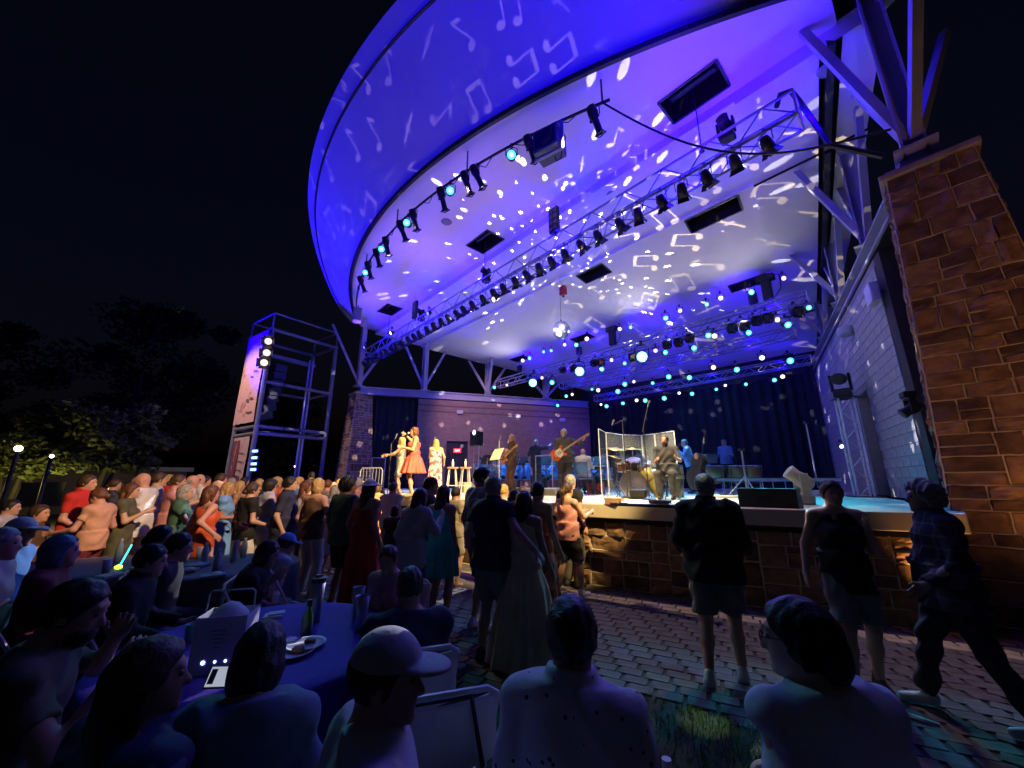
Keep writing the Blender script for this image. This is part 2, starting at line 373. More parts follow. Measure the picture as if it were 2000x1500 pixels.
# fascia with a ridge and a capping above
def fas(s_, f):
    q = max(0, 1 - abs(s_ / 11.15) ** 4); H = 2.6 * q + .12; D = 1.95 * math.sqrt(q) + .05; sl = .057 * s_; n_ = math.hypot(1, sl)
    c = math.sin(f * math.pi / 2) if f > 0 else 0
    return (s_ + sl / n_ * D * (.25 * f + .75 * f * f if f < .82 else f), lip_b(s_) - 1 / n_ * D * f, 10.36 + H * f)
sv = [-10.9 + 21.8 * i / 96 for i in range(97)]
MB().grid([[fas(s_, f) for s_ in sv] for f in [i / 10 * .82 for i in range(11)]]).build('fascia', M_FAS, rf, smooth=True)
MB().grid([[fas(s_, f) for s_ in sv] for f in (.835, .9, .95, 1.0)]).build('fascia_cap', M_FAS, rf, smooth=True)
MB().tube([Vector(fas(s_, .83)) + Vector((0, -.02, -.01)) for s_ in sv], .028, 5).build('fascia_ridge', DARKM(), rf)
MB().tube([(s_, lip_b(s_) + .02, 10.30) for s_ in sv], .085, 6).build('lip_trim', BLACK(), rf)
m = MB()
m.grid([[fas(s_, 1.0) for s_ in sv], [(s_, 2, 12.2 if abs(s_) < 9 else 10.8) for s_ in sv], [(aL(14) + (aR(14) - aL(14)) * (s_ + 10.9) / 21.8, 14, 8.4) for s_ in sv]])
m.build('roof_top', mat('dark_roof_metal', (.08, .08, .09), .6), rf)
MB().bar((11.2, .6, 10.15), (16.5, -3.2, 9.6), .3, .3).build('outrigger', M_BEAM, rf)
# recessed speaker grilles in the ceiling
for (px, py, b) in ((872, 434, None), (1195, 380, 1), (1617, 137, None), (1640, 530, 1)):
    z = 10.28 if b is None else 9.75
    p = toL(at_z(px, py, z)); zz = ceil_z(p[1]) - .02; p = toL(at_z(px, py, zz))
    MB().lathe([(.0, -.015), (.16, -.012), (.19, .02)], 18, p).build('ceiling_speaker', mat('grille_grey', (.2, .2, .22), .7), rf)

# ---- side walls, back wall, curtain
def wall_frame(A, B): 
    d = Vector((B[0] - A[0], B[1] - A[1])); return math.atan2(d.y, d.x) + TH, d.length
def pt(A, B, s): d = Vector((B[0] - A[0], B[1] - A[1])).normalized(); return (A[0] + d.x * s, A[1] + d.y * s)
# left: dark red brick
ra, ln = wall_frame(PL, BL); P0 = pt(PL, BL, 3.3)
lw = thing('brick_wall', 'dusky brick side wall at the left of the stage with an exit door', 'wall', L(*P0, ZS), ra)
def brick_mat(name, c1, c2, cm, sx, bw=.5, bh=.25, mortar=.012):
    m = mat(name, c1, .85, var=.2, scale=5, bump=.2); n = m.node_tree.nodes; l = m.node_tree.links; p = n['Principled BSDF']
    tc = n.new('ShaderNodeTexCoord'); sx_ = n.new('ShaderNodeSeparateXYZ'); cx = n.new('ShaderNodeCombineXYZ'); l.new(tc.outputs['Object'], sx_.inputs[0])
    l.new(sx_.outputs[0], cx.inputs[0]); l.new(sx_.outputs[2], cx.inputs[1])
    b = n.new('ShaderNodeTexBrick'); b.inputs['Scale'].default_value = sx; b.inputs['Color1'].default_value = (*c1, 1); b.inputs['Color2'].default_value = (*c2, 1)
    b.inputs['Mortar'].default_value = (*cm, 1); b.inputs['Mortar Size'].default_value = mortar; b.inputs['Brick Width'].default_value = bw; b.inputs['Row Height'].default_value = bh
    l.new(cx.outputs[0], b.inputs['Vector']); l.new(b.outputs['Color'], p.inputs['Base Color']); return m
M_BRICK = brick_mat('dusky_brick', (.20, .115, .10), (.25, .15, .13), (.2, .16, .15), 2.2)
wl_ = ln - 3.3; H = 6.28 - ZS
dx0 = on_line(871, 880, PL, BL); dx1 = on_line(913, 880, PL, BL); dtop = on_line(890, 862, PL, BL)[2] - ZS
sof = lambda p: math.hypot(p[0] - P0[0], p[1] - P0[1])
d0, d1 = sof(dx0), sof(dx1); dh = max(2.1, dtop)
m = MB(); m.box((d0 / 2, 0, H / 2), (d0, .25, H)); m.box(((d1 + wl_) / 2, 0, H / 2), (wl_ - d1, .25, H)); m.box(((d0 + d1) / 2, 0, (dh + H) / 2), (d1 - d0 - .002, .25, H - dh))
m.build('wall', M_BRICK, lw)
for zz in (H - .35, H - .7): MB().box((wl_ / 2, -.13, zz), (wl_, .03, .07)).build('string_course', mat('dark_brick_course', (.12, .07, .06), .85), lw)
dr = MB().box(((d0 + d1) / 2, .06, dh / 2), (d1 - d0 - .02, .06, dh)).build('door', mat('black_door', (.015, .013, .013), .45), lw)
MB().tube([(d1 - .35, .0, 1.0), (d1 - .35, -.08, 1.0), (d1 - .18, -.08, 1.0)], .015).build('handle', ALU(), dr)
MB().box(((d0 + d1) / 2, .022, dh * .5), (.05, .012, dh)).build('meeting_stile', DARKM(), dr)
# exit sign over the doorway
es = thing('exit_sign', 'small glowing red exit sign hanging in the dark doorway', 'exit sign', L(*pt(PL, BL, 3.3 + (d0 + d1) / 2), ZS + dh - .55), ra)
MB().box((0, -.16, 0), (.42, .06, .24)).build('housing', mat('sign_red_glow', (.3, .01, .01), .5, emit=(1, .02, .05), estr=2.2), es)
def text_mesh(txt, size, name, m, parent, loc, rot, extrude=.002):
    c = bpy.data.curves.new(name, 'FONT'); c.body = txt; c.size = size; c.extrude = extrude; c.align_x = 'CENTER'; c.align_y = 'CENTER'; c.resolution_u = 3
    o = bpy.data.objects.new(name, c); col.objects.link(o); dg = bpy.context.evaluated_depsgraph_get(); me = bpy.data.meshes.new_from_object(o.evaluated_get(dg))
    bpy.data.objects.remove(o); o = bpy.data.objects.new(name, me); me.materials.clear(); me.materials.append(m); col.objects.link(o); o.parent = parent; o.location = loc; o.rotation_euler = rot; return o
text_mesh('EXIT', .15, 'lettering', mat('exit_letters', (.9, .5, .45), .5, emit=(1, .55, .5), estr=5), es, (0, -.193, 0), (R(90), 0, 0))
# wall sconces on the left wall
for k, (px, py) in enumerate(((897, 806), (1009, 814), (1096, 821))):
    p = on_line(px, py, PL, BL); t = thing('wall_sconce', f'unlit grey box light high on the brick wall, {nth(k + 1)} from the left', 'wall light', L(p[0], p[1], p[2]), ra, 'wall lights on the brick wall')
    MB().box((0, -.2, 0), (.36, .16, .2)).build('housing', STEEL(), t, bevel=.02); MB().box((0, -.2, -.11), (.3, .12, .015)).build('lens', mat('dull_lens', (.3, .3, .33), .3), t)
# right: pale block wall
def block_wall(name, label, A, B, s0, s1, z0, z1, bw, bh, m_, mj, holes, side, limit):
    ra, ln = wall_frame(A, B); P = pt(A, B, s0); t = thing(name, label, 'wall', L(*P, z0), ra); W, H = s1 - s0, z1 - z0
    segs = MB(); xs_ = sorted(set([0, W] + [v for h in holes for v in h[:2]]))
    for i in range(len(xs_) - 1):
        xm = (xs_[i] + xs_[i + 1]) / 2; hz = [h for h in holes if h[0] < xm < h[1]]; zb = hz[0][2] if hz else 0
        segs.box((xm, 0, (zb + H) / 2), (xs_[i + 1] - xs_[i] - .001, .24, H - zb))
    segs.build('wall_core', mj, t)
    me = MB().box((0, 0, 0), (bw - .014, .05, bh - .014)).mesh('block', m_); rest = MB(); n = 0; j = 0; z = 0
    while z < H - .05:
        x = -bw / 2 if j % 2 else 0
        while x < W - .01:
            x0, x1 = max(0, x), min(W, x + bw); xm = (x0 + x1) / 2
            if x1 - x0 > .08 and z + bh <= H + .02 and not any(h[0] - .02 < x1 and h[1] + .02 > x0 and z < h[2] for h in holes):
                if n < limit and abs(x1 - x0 - bw) < .01:
                    o = bpy.data.objects.new('block', me); col.objects.link(o); o.parent = t; o.location = (xm, side * .12, z + bh / 2); n += 1
                else: rest.box((xm, side * .12, z + bh / 2), (x1 - x0 - .014, .05, bh - .014))
            x += bw
        z += bh; j += 1
    tag(rest.build('block_courses', m_, t), kind='stuff'); return t, ra
M_BLOCK = mat('pale_split_block', (.32, .31, .32), .85, var=.12, scale=6, bump=.3, bscale=30)
q0 = on_line(1703, 860, PR, BR); q1 = on_line(1728, 860, PR, BR)
PR_in = PR
sR = lambda p: math.hypot(p[0] - PR[0], p[1] - PR[1])
hs = sorted((sR(q0), sR(q1))); S0 = 2.6
rw, rra = block_wall('block_wall', 'pale block side wall at the right of the stage with a dark doorway', PR, BR, S0, 13.5, ZS, 6.3, .5, .22,
                     M_BLOCK, mat('block_joint', (.2, .19, .2), .9), [(hs[0] - S0, hs[1] - S0, 2.7)], 1, 160)
MB().box(((hs[0] + hs[1]) / 2 - S0, -.2, 1.35), (hs[1] - hs[0], .06, 2.7)).build('door', mat('black_door', (.015, .013, .013)), rw)
MB().box((-.2, -.05, 2.5), (.4, .35, 5.0)).build('corner_strip', mat('dark_strip', (.045, .035, .03), .8), rw)  # dark strip in place of the open gap beside the pillar
MB().box((1.15, .42, 4.95), (.02, .02, .02)).build('conduit_box', STEEL(), rw)
for k, (px, py, lab) in enumerate(((1680, 645, 'round grey light high on the pale block wall'), (1742, 568, 'square white floodlight box between block wall and stone pillar'))):
    p = on_line(px, py, PR, BR); t = thing('wall_light', lab, 'wall light', L(*p), rra)
    if k == 0: MB().lathe([(.0, -.1), (.13, -.1), (.2, -.02), (.17, .14), (.05, .18)], 16, (0, .3, 0)).build('housing', STEEL(), t, True); MB().bar((0, .1, .05), (0, .25, .05), .05, .05).build('bracket', STEEL(), t)
    else: MB().box((0, .3, 0), (.42, .16, .42)).build('housing', mat('white_box', (.7, .7, .72), .5), t, bevel=.02); MB().bar((0, .05, 0), (0, .25, 0), .08, .08).build('bracket', STEEL(), t)
# back wall and black drape
ra, ln = wall_frame(BL, BR)
bw_ = thing('back_wall', 'dark rear wall of the stage above the black drape', 'wall', L(*BL, ZS), ra)
MB().box((ln / 2, .35, 3.4), (ln + 1.5, .2, 6.8)).build('wall', mat('dark_wall', (.03, .03, .04), .9), bw_)
dr = thing('stage_drape', 'black pleated drape hanging across the back of the stage', 'curtain', L(*BL, ZS), ra)
rows = []
for z in (0.02, 1.5, 3.2, 5.2):
    rows.append([(x, .05 + (.05 + .012 * math.sin(x * 3.1)) * math.sin(x * 14 + .8 * math.sin(x * 2.3) + z * .05), z) for x in [ln * i / 420 for i in range(421)]])
MB().grid(rows).build('drape', mat('black_velour', (.009, .011, .017), .95, var=.2, scale=3), dr, smooth=True)
MB().tube([(0, .05, 5.22), (ln, .05, 5.22)], .03).build('drape_pipe', DARKM(), dr)
lg = thing('black_wing_sheet', 'narrow black sheet put in for the dark opening between pillar and brick wall', 'curtain', L(*pt(PL, BL, 1.0), ZS), wall_frame(PL, BL)[0])  # sheet added where the opening is simply dark
MB().grid([[(x, .25 + .06 * math.sin(x * 15), z) for x in [2.3 * i / 60 for i in range(61)]] for z in (0, 2.5, 5.0)]).build('drape', MATS['black_velour'], lg, smooth=True)  # this drape is the sheet added for the dark opening
rg = thing('black_wing_sheet', 'tall black wing drape in the right rear corner of the stage', 'curtain', L(7.2, 13.2, ZS), TH + R(-60))
MB().grid([[(x - 1, .06 * math.sin(x * 15), z) for x in [2.0 * i / 60 for i in range(61)]] for z in (0, 2.5, 5.3)]).build('drape', MATS['black_velour'], rg, smooth=True)
# ================================================================ trusses and stage lights
TRUSS = lambda: mat('dull_truss_tube', (.26, .27, .34), .5, .1, var=.15, scale=5)
def truss(label, b, a0, a1, z, sz=.42, bay=.45, name='lighting_truss', rail=False):
    t = thing(name, label, 'truss', L((a0 + a1) / 2, b, z), TH); h = sz / 2; W = (a1 - a0) / 2
    for y, zz in ((-h, -h), (h, -h), (-h, h), (h, h)):
        MB().tube([(-W, y, zz), (W, y, zz)], .03, 6).build('chord', TRUSS(), t)
    n = max(2, round(2 * W / bay)); st = 2 * W / n
    dm = {}
    for face in range(3):
        m = MB()
        if face == 0: m.tube([(0, -h, -h), (st, -h, h)], .016, 5)
        elif face == 1: m.tube([(0, h, -h), (st, h, h)], .016, 5)
        else: m.tube([(0, -h, -h), (st, h, -h)], .016, 5)
        m2 = MB(); m2.v = [(st - v[0], v[1], v[2]) for v in m.v]; m2.f = [tuple(reversed(f)) for f in m.f]
        dm[face] = (m.mesh('brace', TRUSS()), m2.mesh('brace', TRUSS()))
    for i in range(n):
        for face in range(3):
            o = bpy.data.objects.new('brace', dm[face][i % 2]); col.objects.link(o); o.parent = t; o.location = (-W + i * st, 0, 0)
    for x in (-W, W):
        m = MB()
        for (p, q) in (((-h, -h), (h, -h)), ((-h, h), (h, h)), ((-h, -h), (-h, h)), ((h, -h), (h, h))): m.tube([(x, p[0], p[1]), (x, q[0], q[1])], .022, 5)
        m.build('end_frame', ALU(), t)
    if rail: MB().tube([(-W, -h - .02, -h - .2), (W, -h - .02, -h - .2)], .025, 6).build('lamp_rail', DARKM(), t)
    return t
truss('long front lighting truss with a row of black spotlights below it', .1, -10.3, 9.9, 8.45, .52, .5)
truss('second lighting truss, upstage of the mirror ball', 7.0, -6.9, 8.6, 7.4, .42, .5)
truss('third lighting truss near the back of the stage', 10.0, -4.4, 7.6, 7.35, .4, .5)
truss('rearmost lighting truss, lit blue in front of the black drape', 12.4, -3.6, 7.6, 6.75, .36, .42)

M_LENS_OFF = mat('dark_glass_lens', (.03, .035, .05), .1, spec=.8)
LENS = {'teal': mat('teal_lens', (.1, .8, .7), .3, emit=(.10, 1.0, .80), estr=1.5), 'warm': mat('warm_lens', (1, .8, .6), .3, emit=(1, .78, .52), estr=1.7),
        'white': mat('white_lens', (1, 1, 1), .3, emit=(.9, .95, 1), estr=3), 'blue': mat('blue_lens', (.1, .1, 1), .3, emit=(.12, .14, 1), estr=3), 'off': M_LENS_OFF,
        'glint': mat('glinting_lens', (.3, .6, .8), .3, emit=(.35, .8, 1), estr=1.6), 'big': mat('big_teal_lens', (.2, 1, .9), .3, emit=(.30, 1.0, .90), estr=3)}
def hot_lens(m, core):                               # lens glows whiter around its lamp
    n, l = m.node_tree.nodes, m.node_tree.links; p = n['Principled BSDF']; tc = n.new('ShaderNodeTexCoord'); s = n.new('ShaderNodeSeparateXYZ'); l.new(tc.outputs['Object'], s.inputs[0])
    c = n.new('ShaderNodeCombineXYZ'); l.new(s.outputs[0], c.inputs[0]); l.new(s.outputs[1], c.inputs[1]); ln = n.new('ShaderNodeVectorMath'); ln.operation = 'LENGTH'; l.new(c.outputs[0], ln.inputs[0])
    r = n.new('ShaderNodeValToRGB'); l.new(ln.outputs['Value'], r.inputs[0]); e = r.color_ramp.elements; col_ = p.inputs['Emission Color'].default_value[:]; e[0].position = .03; e[0].color = (*core, 1); e[1].position = .10; e[1].color = tuple(v * .55 for v in col_[:3]) + (1,); k = e.new(.065); k.color = tuple(col_)
    l.new(r.outputs[0], p.inputs['Emission Color'])
for k_, c_ in (('teal', (.75, 1, .95)), ('big', (1, 1, 1)), ('warm', (1, .97, .9)), ('white', (1, 1, 1))): hot_lens(LENS[k_], c_)
PROTO = {}
def ring(w_, z):
    m = MB(); h = w_ / 2
    for s in (-1, 1): m.box((s * (h - .012), 0, z), (.024, w_, .018)); m.box((0, s * (h - .012), z), (w_ - .05, .024, .018))
    return m
def par_proto(kind, lens):
    k = (kind, lens)
    if k in PROTO: return PROTO[k]
    p = {}
    if kind == 'par':       # can with yoke, colour frame and barn doors; beam along -Z of the can
        b = MB().lathe([(.05, .17), (.09, .15), (.125, .02), (.13, -.16), (.118, -.165), (.10, -.02)], 14, cap=False)
        fr = ring(.27, -.175); dr = MB()
        for s in (-1, 1):
            dr.add([(s * .125, -.12, -.18), (s * .125, .12, -.18), (s * .19, .15, -.28), (s * .19, -.15, -.28)], [(0, 1, 2, 3)])
            dr.add([(-.12, s * .125, -.18), (.12, s * .125, -.18), (.15, s * .19, -.28), (-.15, s * .19, -.28)], [(0, 1, 2, 3)])
        ln = MB().lathe([(.0, -.15), (.112, -.15)], 14); r = .15; zc = -.30
    elif kind == 'led':
        b = MB().lathe([(.03, .16), (.10, .14), (.115, .02), (.12, -.12), (.105, -.125)], 14); fr = MB().lathe([(.128, -.11), (.128, -.135), (.112, -.137)], 14, cap=False); dr = None
        ln = MB().lathe([(.0, -.13), (.108, -.13)], 14); r = .14; zc = -.26
    elif kind == 'profile': # long ellipsoidal
        b = MB().lathe([(.04, .30), (.10, .27), (.115, .10), (.095, .02), (.07, -.02), (.075, -.30), (.10, -.33), (.09, -.34)], 14, cap=False); fr = MB().box((0, 0, .0), (.22, .05, .05)); dr = ring(.2, -.36)
        ln = MB().lathe([(.0, -.33), (.085, -.33)], 14); r = .14; zc = -.28
    else:                   # small wash light with open reflector
        b = MB().lathe([(.02, .12), (.07, .1), (.11, -.08), (.1, -.085), (.05, .05)], 12, cap=False); fr = MB().lathe([(.115, -.07), (.115, -.09)], 12, cap=False); dr = None; ln = MB().lathe([(.0, -.06), (.098, -.06)], 12); r = .13; zc = -.22
    p['body'] = b.mesh('can', BLACK(), True); p['frame'] = fr.mesh('colour_frame', BLACK()); p['doors'] = dr.mesh('barn_doors', BLACK()) if dr else None; p['lens'] = ln.mesh('lens', LENS[lens])
    y = MB(); y.tube([(-r, 0, zc), (-r, 0, -.04), (-.05, 0, .0), (.05, 0, .0), (r, 0, -.04), (r, 0, zc)], .012, 5); p['yoke'] = y.mesh('yoke', BLACK())
    p['clamp'] = MB().box((0, 0, .04), (.06, .07, .10)).mesh('clamp', DARKM()); p['zc'] = zc; PROTO[k] = p; return p
def fixture(kind, lens, loc, yaw, tilt, name, label, group, cat='stage light', rot=TH):
    """yaw about the vertical (0 = beam towards the audience), tilt from straight down"""
    p = par_proto(kind, lens); t = thing(name, label, cat, loc, rot + yaw, group)
    def ch(nm, me, par):
        o = bpy.data.objects.new(nm, me); col.objects.link(o); o.parent = par; return o
    ch('clamp', p['clamp'], t); ch('yoke', p['yoke'], t); c = ch('can', p['body'], t); c.location = (0, 0, p['zc']); c.rotation_euler = (-tilt, 0, 0)
    ch('colour_frame', p['frame'], c); ch('lens', p['lens'], c)
    if p['doors']: ch('barn_doors', p['doors'], c)
    return t
# front truss: black cans facing upstage
N = 36
for i in range(N):
    a = -9.9 + 19.3 * i / (N - 1) + random.uniform(-.08, .08)
    fixture('par', 'glint' if i % 5 == 2 else 'off', L(a, -.13, 8.19), R(180) + random.uniform(-.35, .35), R(38) + random.uniform(-.2, .2), 'spotlight',
            f'black spotlight with barn doors under the front truss, {nth(i + 1)} from its left end', 'spotlights under the front truss').scale = (.86,) * 3
# lights standing up on the front truss
for k, (px, py) in enumerate(((1085, 450), (812, 612))):
    p = at_b(px, py, -.2); t = thing('blinder_light', ('larger' if k == 0 else 'smaller') + ' black blinder panel with two columns of lamps rising above the front truss', 'stage light', L(p[0], -.25, 8.7), TH)
    MB().box((0, 0, .42), (.34, .12, .8)).build('housing', BLACK(), t, bevel=.01); MB().tube([(0, .05, -.1), (0, .05, .3)], .03).build('stem', DARKM(), t)
    me = MB().lathe([(.0, -.02), (.06, -.01), (.068, .01)], 12).mesh('lamp', mat('blinder_lens', (.1, .1, .12), .15, spec=.8))
    for r in range(4):
        for c_ in (-1, 1):
            o = bpy.data.objects.new('lamp', me); col.objects.link(o); o.parent = t; o.location = (c_ * .08, -.065, .12 + r * .2); o.rotation_euler = (R(90), 0, 0)
def moving_head(name, label, loc, rz, up=1, lens='off', aim=R(50), body=None, group=None, s=1.0):
    body = body or BLACK(); t = thing(name, label, 'moving light', loc, rz, group); t.scale = (s, s, s)
    MB().box((0, 0, up * .09), (.36, .3, .18)).build('base', body, t, bevel=.03)
    m = MB()
    for k in (-1, 1): m.box((k * .19, 0, up * .4), (.06, .16, .44))
    m.box((0, 0, up * .21), (.44, .16, .05)); m.build('yoke', body, t, bevel=.015)
    h = MB().lathe([(.08, .24), (.14, .2), (.155, .02), (.13, -.12), (.15, -.26), (.13, -.27)], 16).build('head', body, t, True); h.location = (0, 0, up * .5); h.rotation_euler = (-aim, 0, 0)
    MB().lathe([(.0, -.262), (.128, -.262)], 16).build('lens', LENS[lens], h); return t
for k, (px, py, lab) in enumerate(((950, 545, 'moving head light beside the middle hoist cable on the front truss'), (1420, 265, 'moving head light beside the right hoist cable on the front truss'), (820, 668, 'moving head light near the left end of the front truss'))):
    p = at_b(px, py, .1); moving_head('moving_head_light', 'black ' + lab, L(p[0], .1, 8.7), TH, 1, 'off', R(100), s=.8)
# extra lamps lit on the front truss
for k, (px, py, c) in enumerate(((970, 585, 'warm'), (841, 612, 'blue'), (716, 678, 'blue'), (768, 650, 'white'))):
    p = at_b(px, py, -.2); fixture('wash', c, L(p[0], -.28, p[2] + .2), 0, R(60), 'wash_light', f'small {("warm white", "bright blue", "bright blue", "cold white")[k]} wash light on the front truss, {("beside the middle moving head", "below the smaller blinder panel", "at its left end", "near the left moving head")[k]}', 'lit lamps on the front truss')
# hoist chains
for k, (a, b, z0, z1) in enumerate(((.52, 0, 8.7, 10.35), (8.2, 0, 8.7, 10.35), (-7.4, 0, 8.7, 10.35), (1.3, 3.5, 9.0, 9.5), (7.0, 7.3, 7.6, 8.85), (-.9, 7.3, 7.6, 8.85), (-5.3, 7.3, 7.6, 8.85))):
    t = thing('hoist_chain', f'thin hoist chain dropping from the {("middle front", "large right front", "far left front", "centre", "right rear", "middle rear", "left rear")[k]} ceiling hatch', 'chain', L(a, b, z0), TH)
    MB().tube([(0, 0, 0), (0, 0, z1 - z0)], .014, 5).build('chain', DARKM(), t)
    if k > 2: MB().box((0, 0, .28 if k == 3 else .5), (.26, .2, .42)).build('hoist_motor', mat('hoist_red', (.5, .03, .03), .5) if k == 3 else BLACK(), t, bevel=.02)
    MB().lathe([(.03, -.03), (.06, 0), (.03, .05)], 8).build('hook', DARKM(), t)
# curved pipe just inside the lip
ppts = [(7.1 - 14.4 * i / 40) for i in range(41)]
pp = thing('curved_lamp_pipe', 'curved black pipe carrying lamps just behind the canopy lip', 'pipe', *ROOT)
pb = lambda a: lip_b(a) + .36
MB().tube([(a, pb(a), 9.66) for a in ppts], .035, 6).build('pipe', BLACK(), pp)
for a in (6.95, 3.4, 0, -3.2, -6): MB().tube([(a, pb(a), 9.66), (a, pb(a), 10.3)], .022, 6).build('drop_rod', BLACK(), pp)
m = MB(); random.seed(3)
for i in range(12): 
    a = 6.5 - i * 1.1; m.tube([(a, pb(a), 9.70), (a - .3, pb(a - .3) + .03, 9.56 - .05 * (i % 3)), (a - .6, pb(a - .6), 9.69)], .012, 5)
m.build('cable_loom', BLACK(), pp)
pos = [(1160, 190, 'profile', 'off'), (1035, 255, 'profile', 'off'), (1000, 270, 'led', 'teal'), (933, 312, 'profile', 'off'), (912, 328, 'profile', 'off'), (880, 345, 'led', 'teal'), (865, 362, 'profile', 'off'),
       (810, 405, 'profile', 'off'), (798, 415, 'led', 'teal'), (786, 425, 'profile', 'off'), (756, 470, 'profile', 'warm'), (748, 478, 'led', 'teal'), (738, 495, 'profile', 'off'), (722, 512, 'profile', 'off'), (717, 524, 'led', 'teal'), (708, 545, 'profile', 'off')]
for i, (px, py, kd, c) in enumerate(pos):
    best = min([7.1 - 14.4 * j / 400 for j in range(401)], key=lambda a: abs((lambda v: 1000 + v.x / (v.y * math.cos(PITCH) + (9.62 - CAM_H) * math.sin(PITCH)) * FPX)(L(a, pb(a))) - px))
    if i: best = min(best, last - .16)
    last = best
    fixture(kd, c, L(best, pb(best), 9.6), (R(180) if kd == 'profile' else R(42)) + random.uniform(-.3, .3), R(24 if kd == 'profile' else 62) + random.uniform(-.1, .1), 'profile_spotlight' if kd == 'profile' else 'led_par_light',
            f'{"long black profile spotlight" if kd == "profile" else "glowing teal lamp"} on the curved pipe, {nth(i + 1)} lamp from its right end', 'lamps on the curved pipe')
# projector hung on the pipe
p = (5.75, pb(5.75)); t = thing('projector_box', 'dark video projector in a grey cradle under the right part of the curved pipe', 'projector', L(p[0], p[1], 9.6), TH + R(14))
MB().box((0, .05, -.42), (.62, .5, .58)).build('housing', mat('projector_grey', (.10, .10, .13), .5), t, bevel=.02); MB().box((0, -.21, -.42), (.5, .02, .46)).build('front_glass', M_LENS_OFF, t)
m = MB()
for s in (-1, 1): m.bar((s * .34, 0, -.75), (s * .34, 0, .02), .03, .08)
m.bar((-.34, 0, -.73), (.34, 0, -.73), .08, .03); m.bar((-.34, 0, -.0), (.34, 0, -.0), .08, .03); m.build('cradle', mat('cradle_grey', (.3, .3, .36), .5), t)
MB().tube([(.1, .1, -.75), (.13, .1, -.9), (.25, .1, -.88), (.27, .1, -.74)], .014).build('safety_loop', DARKM(), t)
# loudspeaker at the left end of the pipe
t = thing('hung_speaker', 'pale loudspeaker hanging at the left end of the curved pipe', 'speaker', L(-6.6, pb(-6.6) + .1, 9.5), TH + R(-20))
MB().box((0, 0, -.35), (.42, .36, .66)).build('cabinet', mat('speaker_grey', (.25, .24, .3), .6), t, bevel=.03); MB().box((0, -.186, -.35), (.36, .015, .6)).build('grille', DARKM(), t); MB().tube([(0, 0, 0), (0, 0, .16)], .02).build('hanger', DARKM(), t)
# cable slung from the pipe to the right pillar
c0, c1 = L(6.95, pb(6.95), 9.66), L(10.95, .3, 7.3)
t = thing('slung_cable', 'black cable loosely slung from the curved pipe to the right roof post', 'cable', c0)
MB().tube([(c1 - c0) * f + Vector((0, 0, -1.0 * math.sin(f * math.pi) ** 1.0 * (1 - .2 * f))) for f in [i / 24 for i in range(25)]], .022, 5).build('cable', BLACK(), t)
c0, c1 = L(9.6, .1, 8.8), L(10.8, .5, 7.0)
t = thing('feeder_cable', 'thick black feeder cable drooping from the right end of the front truss', 'cable', c0)
MB().tube([(0, 0, 0), (.08, -.05, .25), (.25, -.1, .28), (.38, -.1, .0), (c1 - c0) * .5 + Vector((0, 0, -.35)), c1 - c0], .05, 6).build('cable', BLACK(), t)
# back trusses: lamps aimed at the audience, placed as counted along each truss
def lamp_row(b, z, spots, tl, yaw=0):
    for i, (px, py, kd, c) in enumerate(spots):
        p = at_b(px, py, b); below = p[2] < z
        t = fixture(kd, c, L(p[0], b, p[2] + .26), R(30) + random.uniform(-.25, .25), R(70) + random.uniform(-.12, .12), 'stage_lamp',
                f'{ {"teal": "teal", "warm": "warm white", "white": "white", "big": "large glaring teal", "off": "dark unlit"}[c]} lamp on the {tl}, {nth(i + 1)} from the left', f'lamps on the {tl}'); t.scale = ({'big': 2.0, 'off': .95}.get(c, random.uniform(.72, 1.2)),) * 3
T, W, O, B = 'teal', 'warm', 'off', 'big'
lamp_row(6.78, 7.4, [(967, 757, 'led', T), (990, 755, 'wash', W), (1022, 704, 'wash', W), (1043, 738, 'led', B), (1059, 740, 'wash', W), (1079, 745, 'led', T), (1100, 722, 'par', O), (1118, 718, 'par', O), (1131, 716, 'led', B), (1062, 690, 'wash', T),
                     (1103, 676, 'wash', W), (1147, 662, 'wash', W), (1163, 708, 'par', O), (1176, 705, 'par', O), (1175, 720, 'led', T), (1195, 706, 'wash', W), (1210, 645, 'wash', W), (1219, 712, 'led', T), (1235, 695, 'par', O), (1253, 685, 'led', B), (1281, 688, 'wash', W), (1298, 690, 'led', T), (1302, 672, 'par', O), (1323, 668, 'par', O), (1342, 660, 'par', O),
                     (1328, 610, 'wash', W), (1353, 680, 'led', T), (1384, 655, 'led', T), (1396, 658, 'wash', W), (1408, 585, 'wash', W), (1425, 640, 'par', O), (1448, 634, 'par', O), (1472, 628, 'par', O), (1461, 652, 'led', T), (1496, 620, 'par', O), (1518, 628, 'wash', W), (1535, 634, 'led', T), (1530, 548, 'wash', W), (1551, 608, 'par', O), (1578, 605, 'led', T)], 'second truss')
lamp_row(6.7, 7.8, [(1035, 600 + 100, 'wash', T), (1077, 688, 'wash', T), (1126, 674, 'wash', T), (1232, 643, 'wash', T), (1300, 622, 'wash', T), (1380, 598, 'wash', T), (1466, 572, 'wash', T)], 'top of the second truss')
lamp_row(9.8, 7.3, [(1090, 792, 'led', T), (1106, 774, 'led', T), (1118, 772, 'wash', W), (1156, 762, 'led', T), (1168, 762, 'wash', W), (1207, 763, 'led', T), (1221, 749, 'led', T), (1238, 748, 'wash', W), (1275, 750, 'led', T), (1305, 734, 'led', T), (1347, 737, 'led', T), (1392, 718, 'wash', W), (1437, 720, 'led', T), (1488, 700, 'wash', 'white'), (1540, 702, 'led', T)], 'third truss')
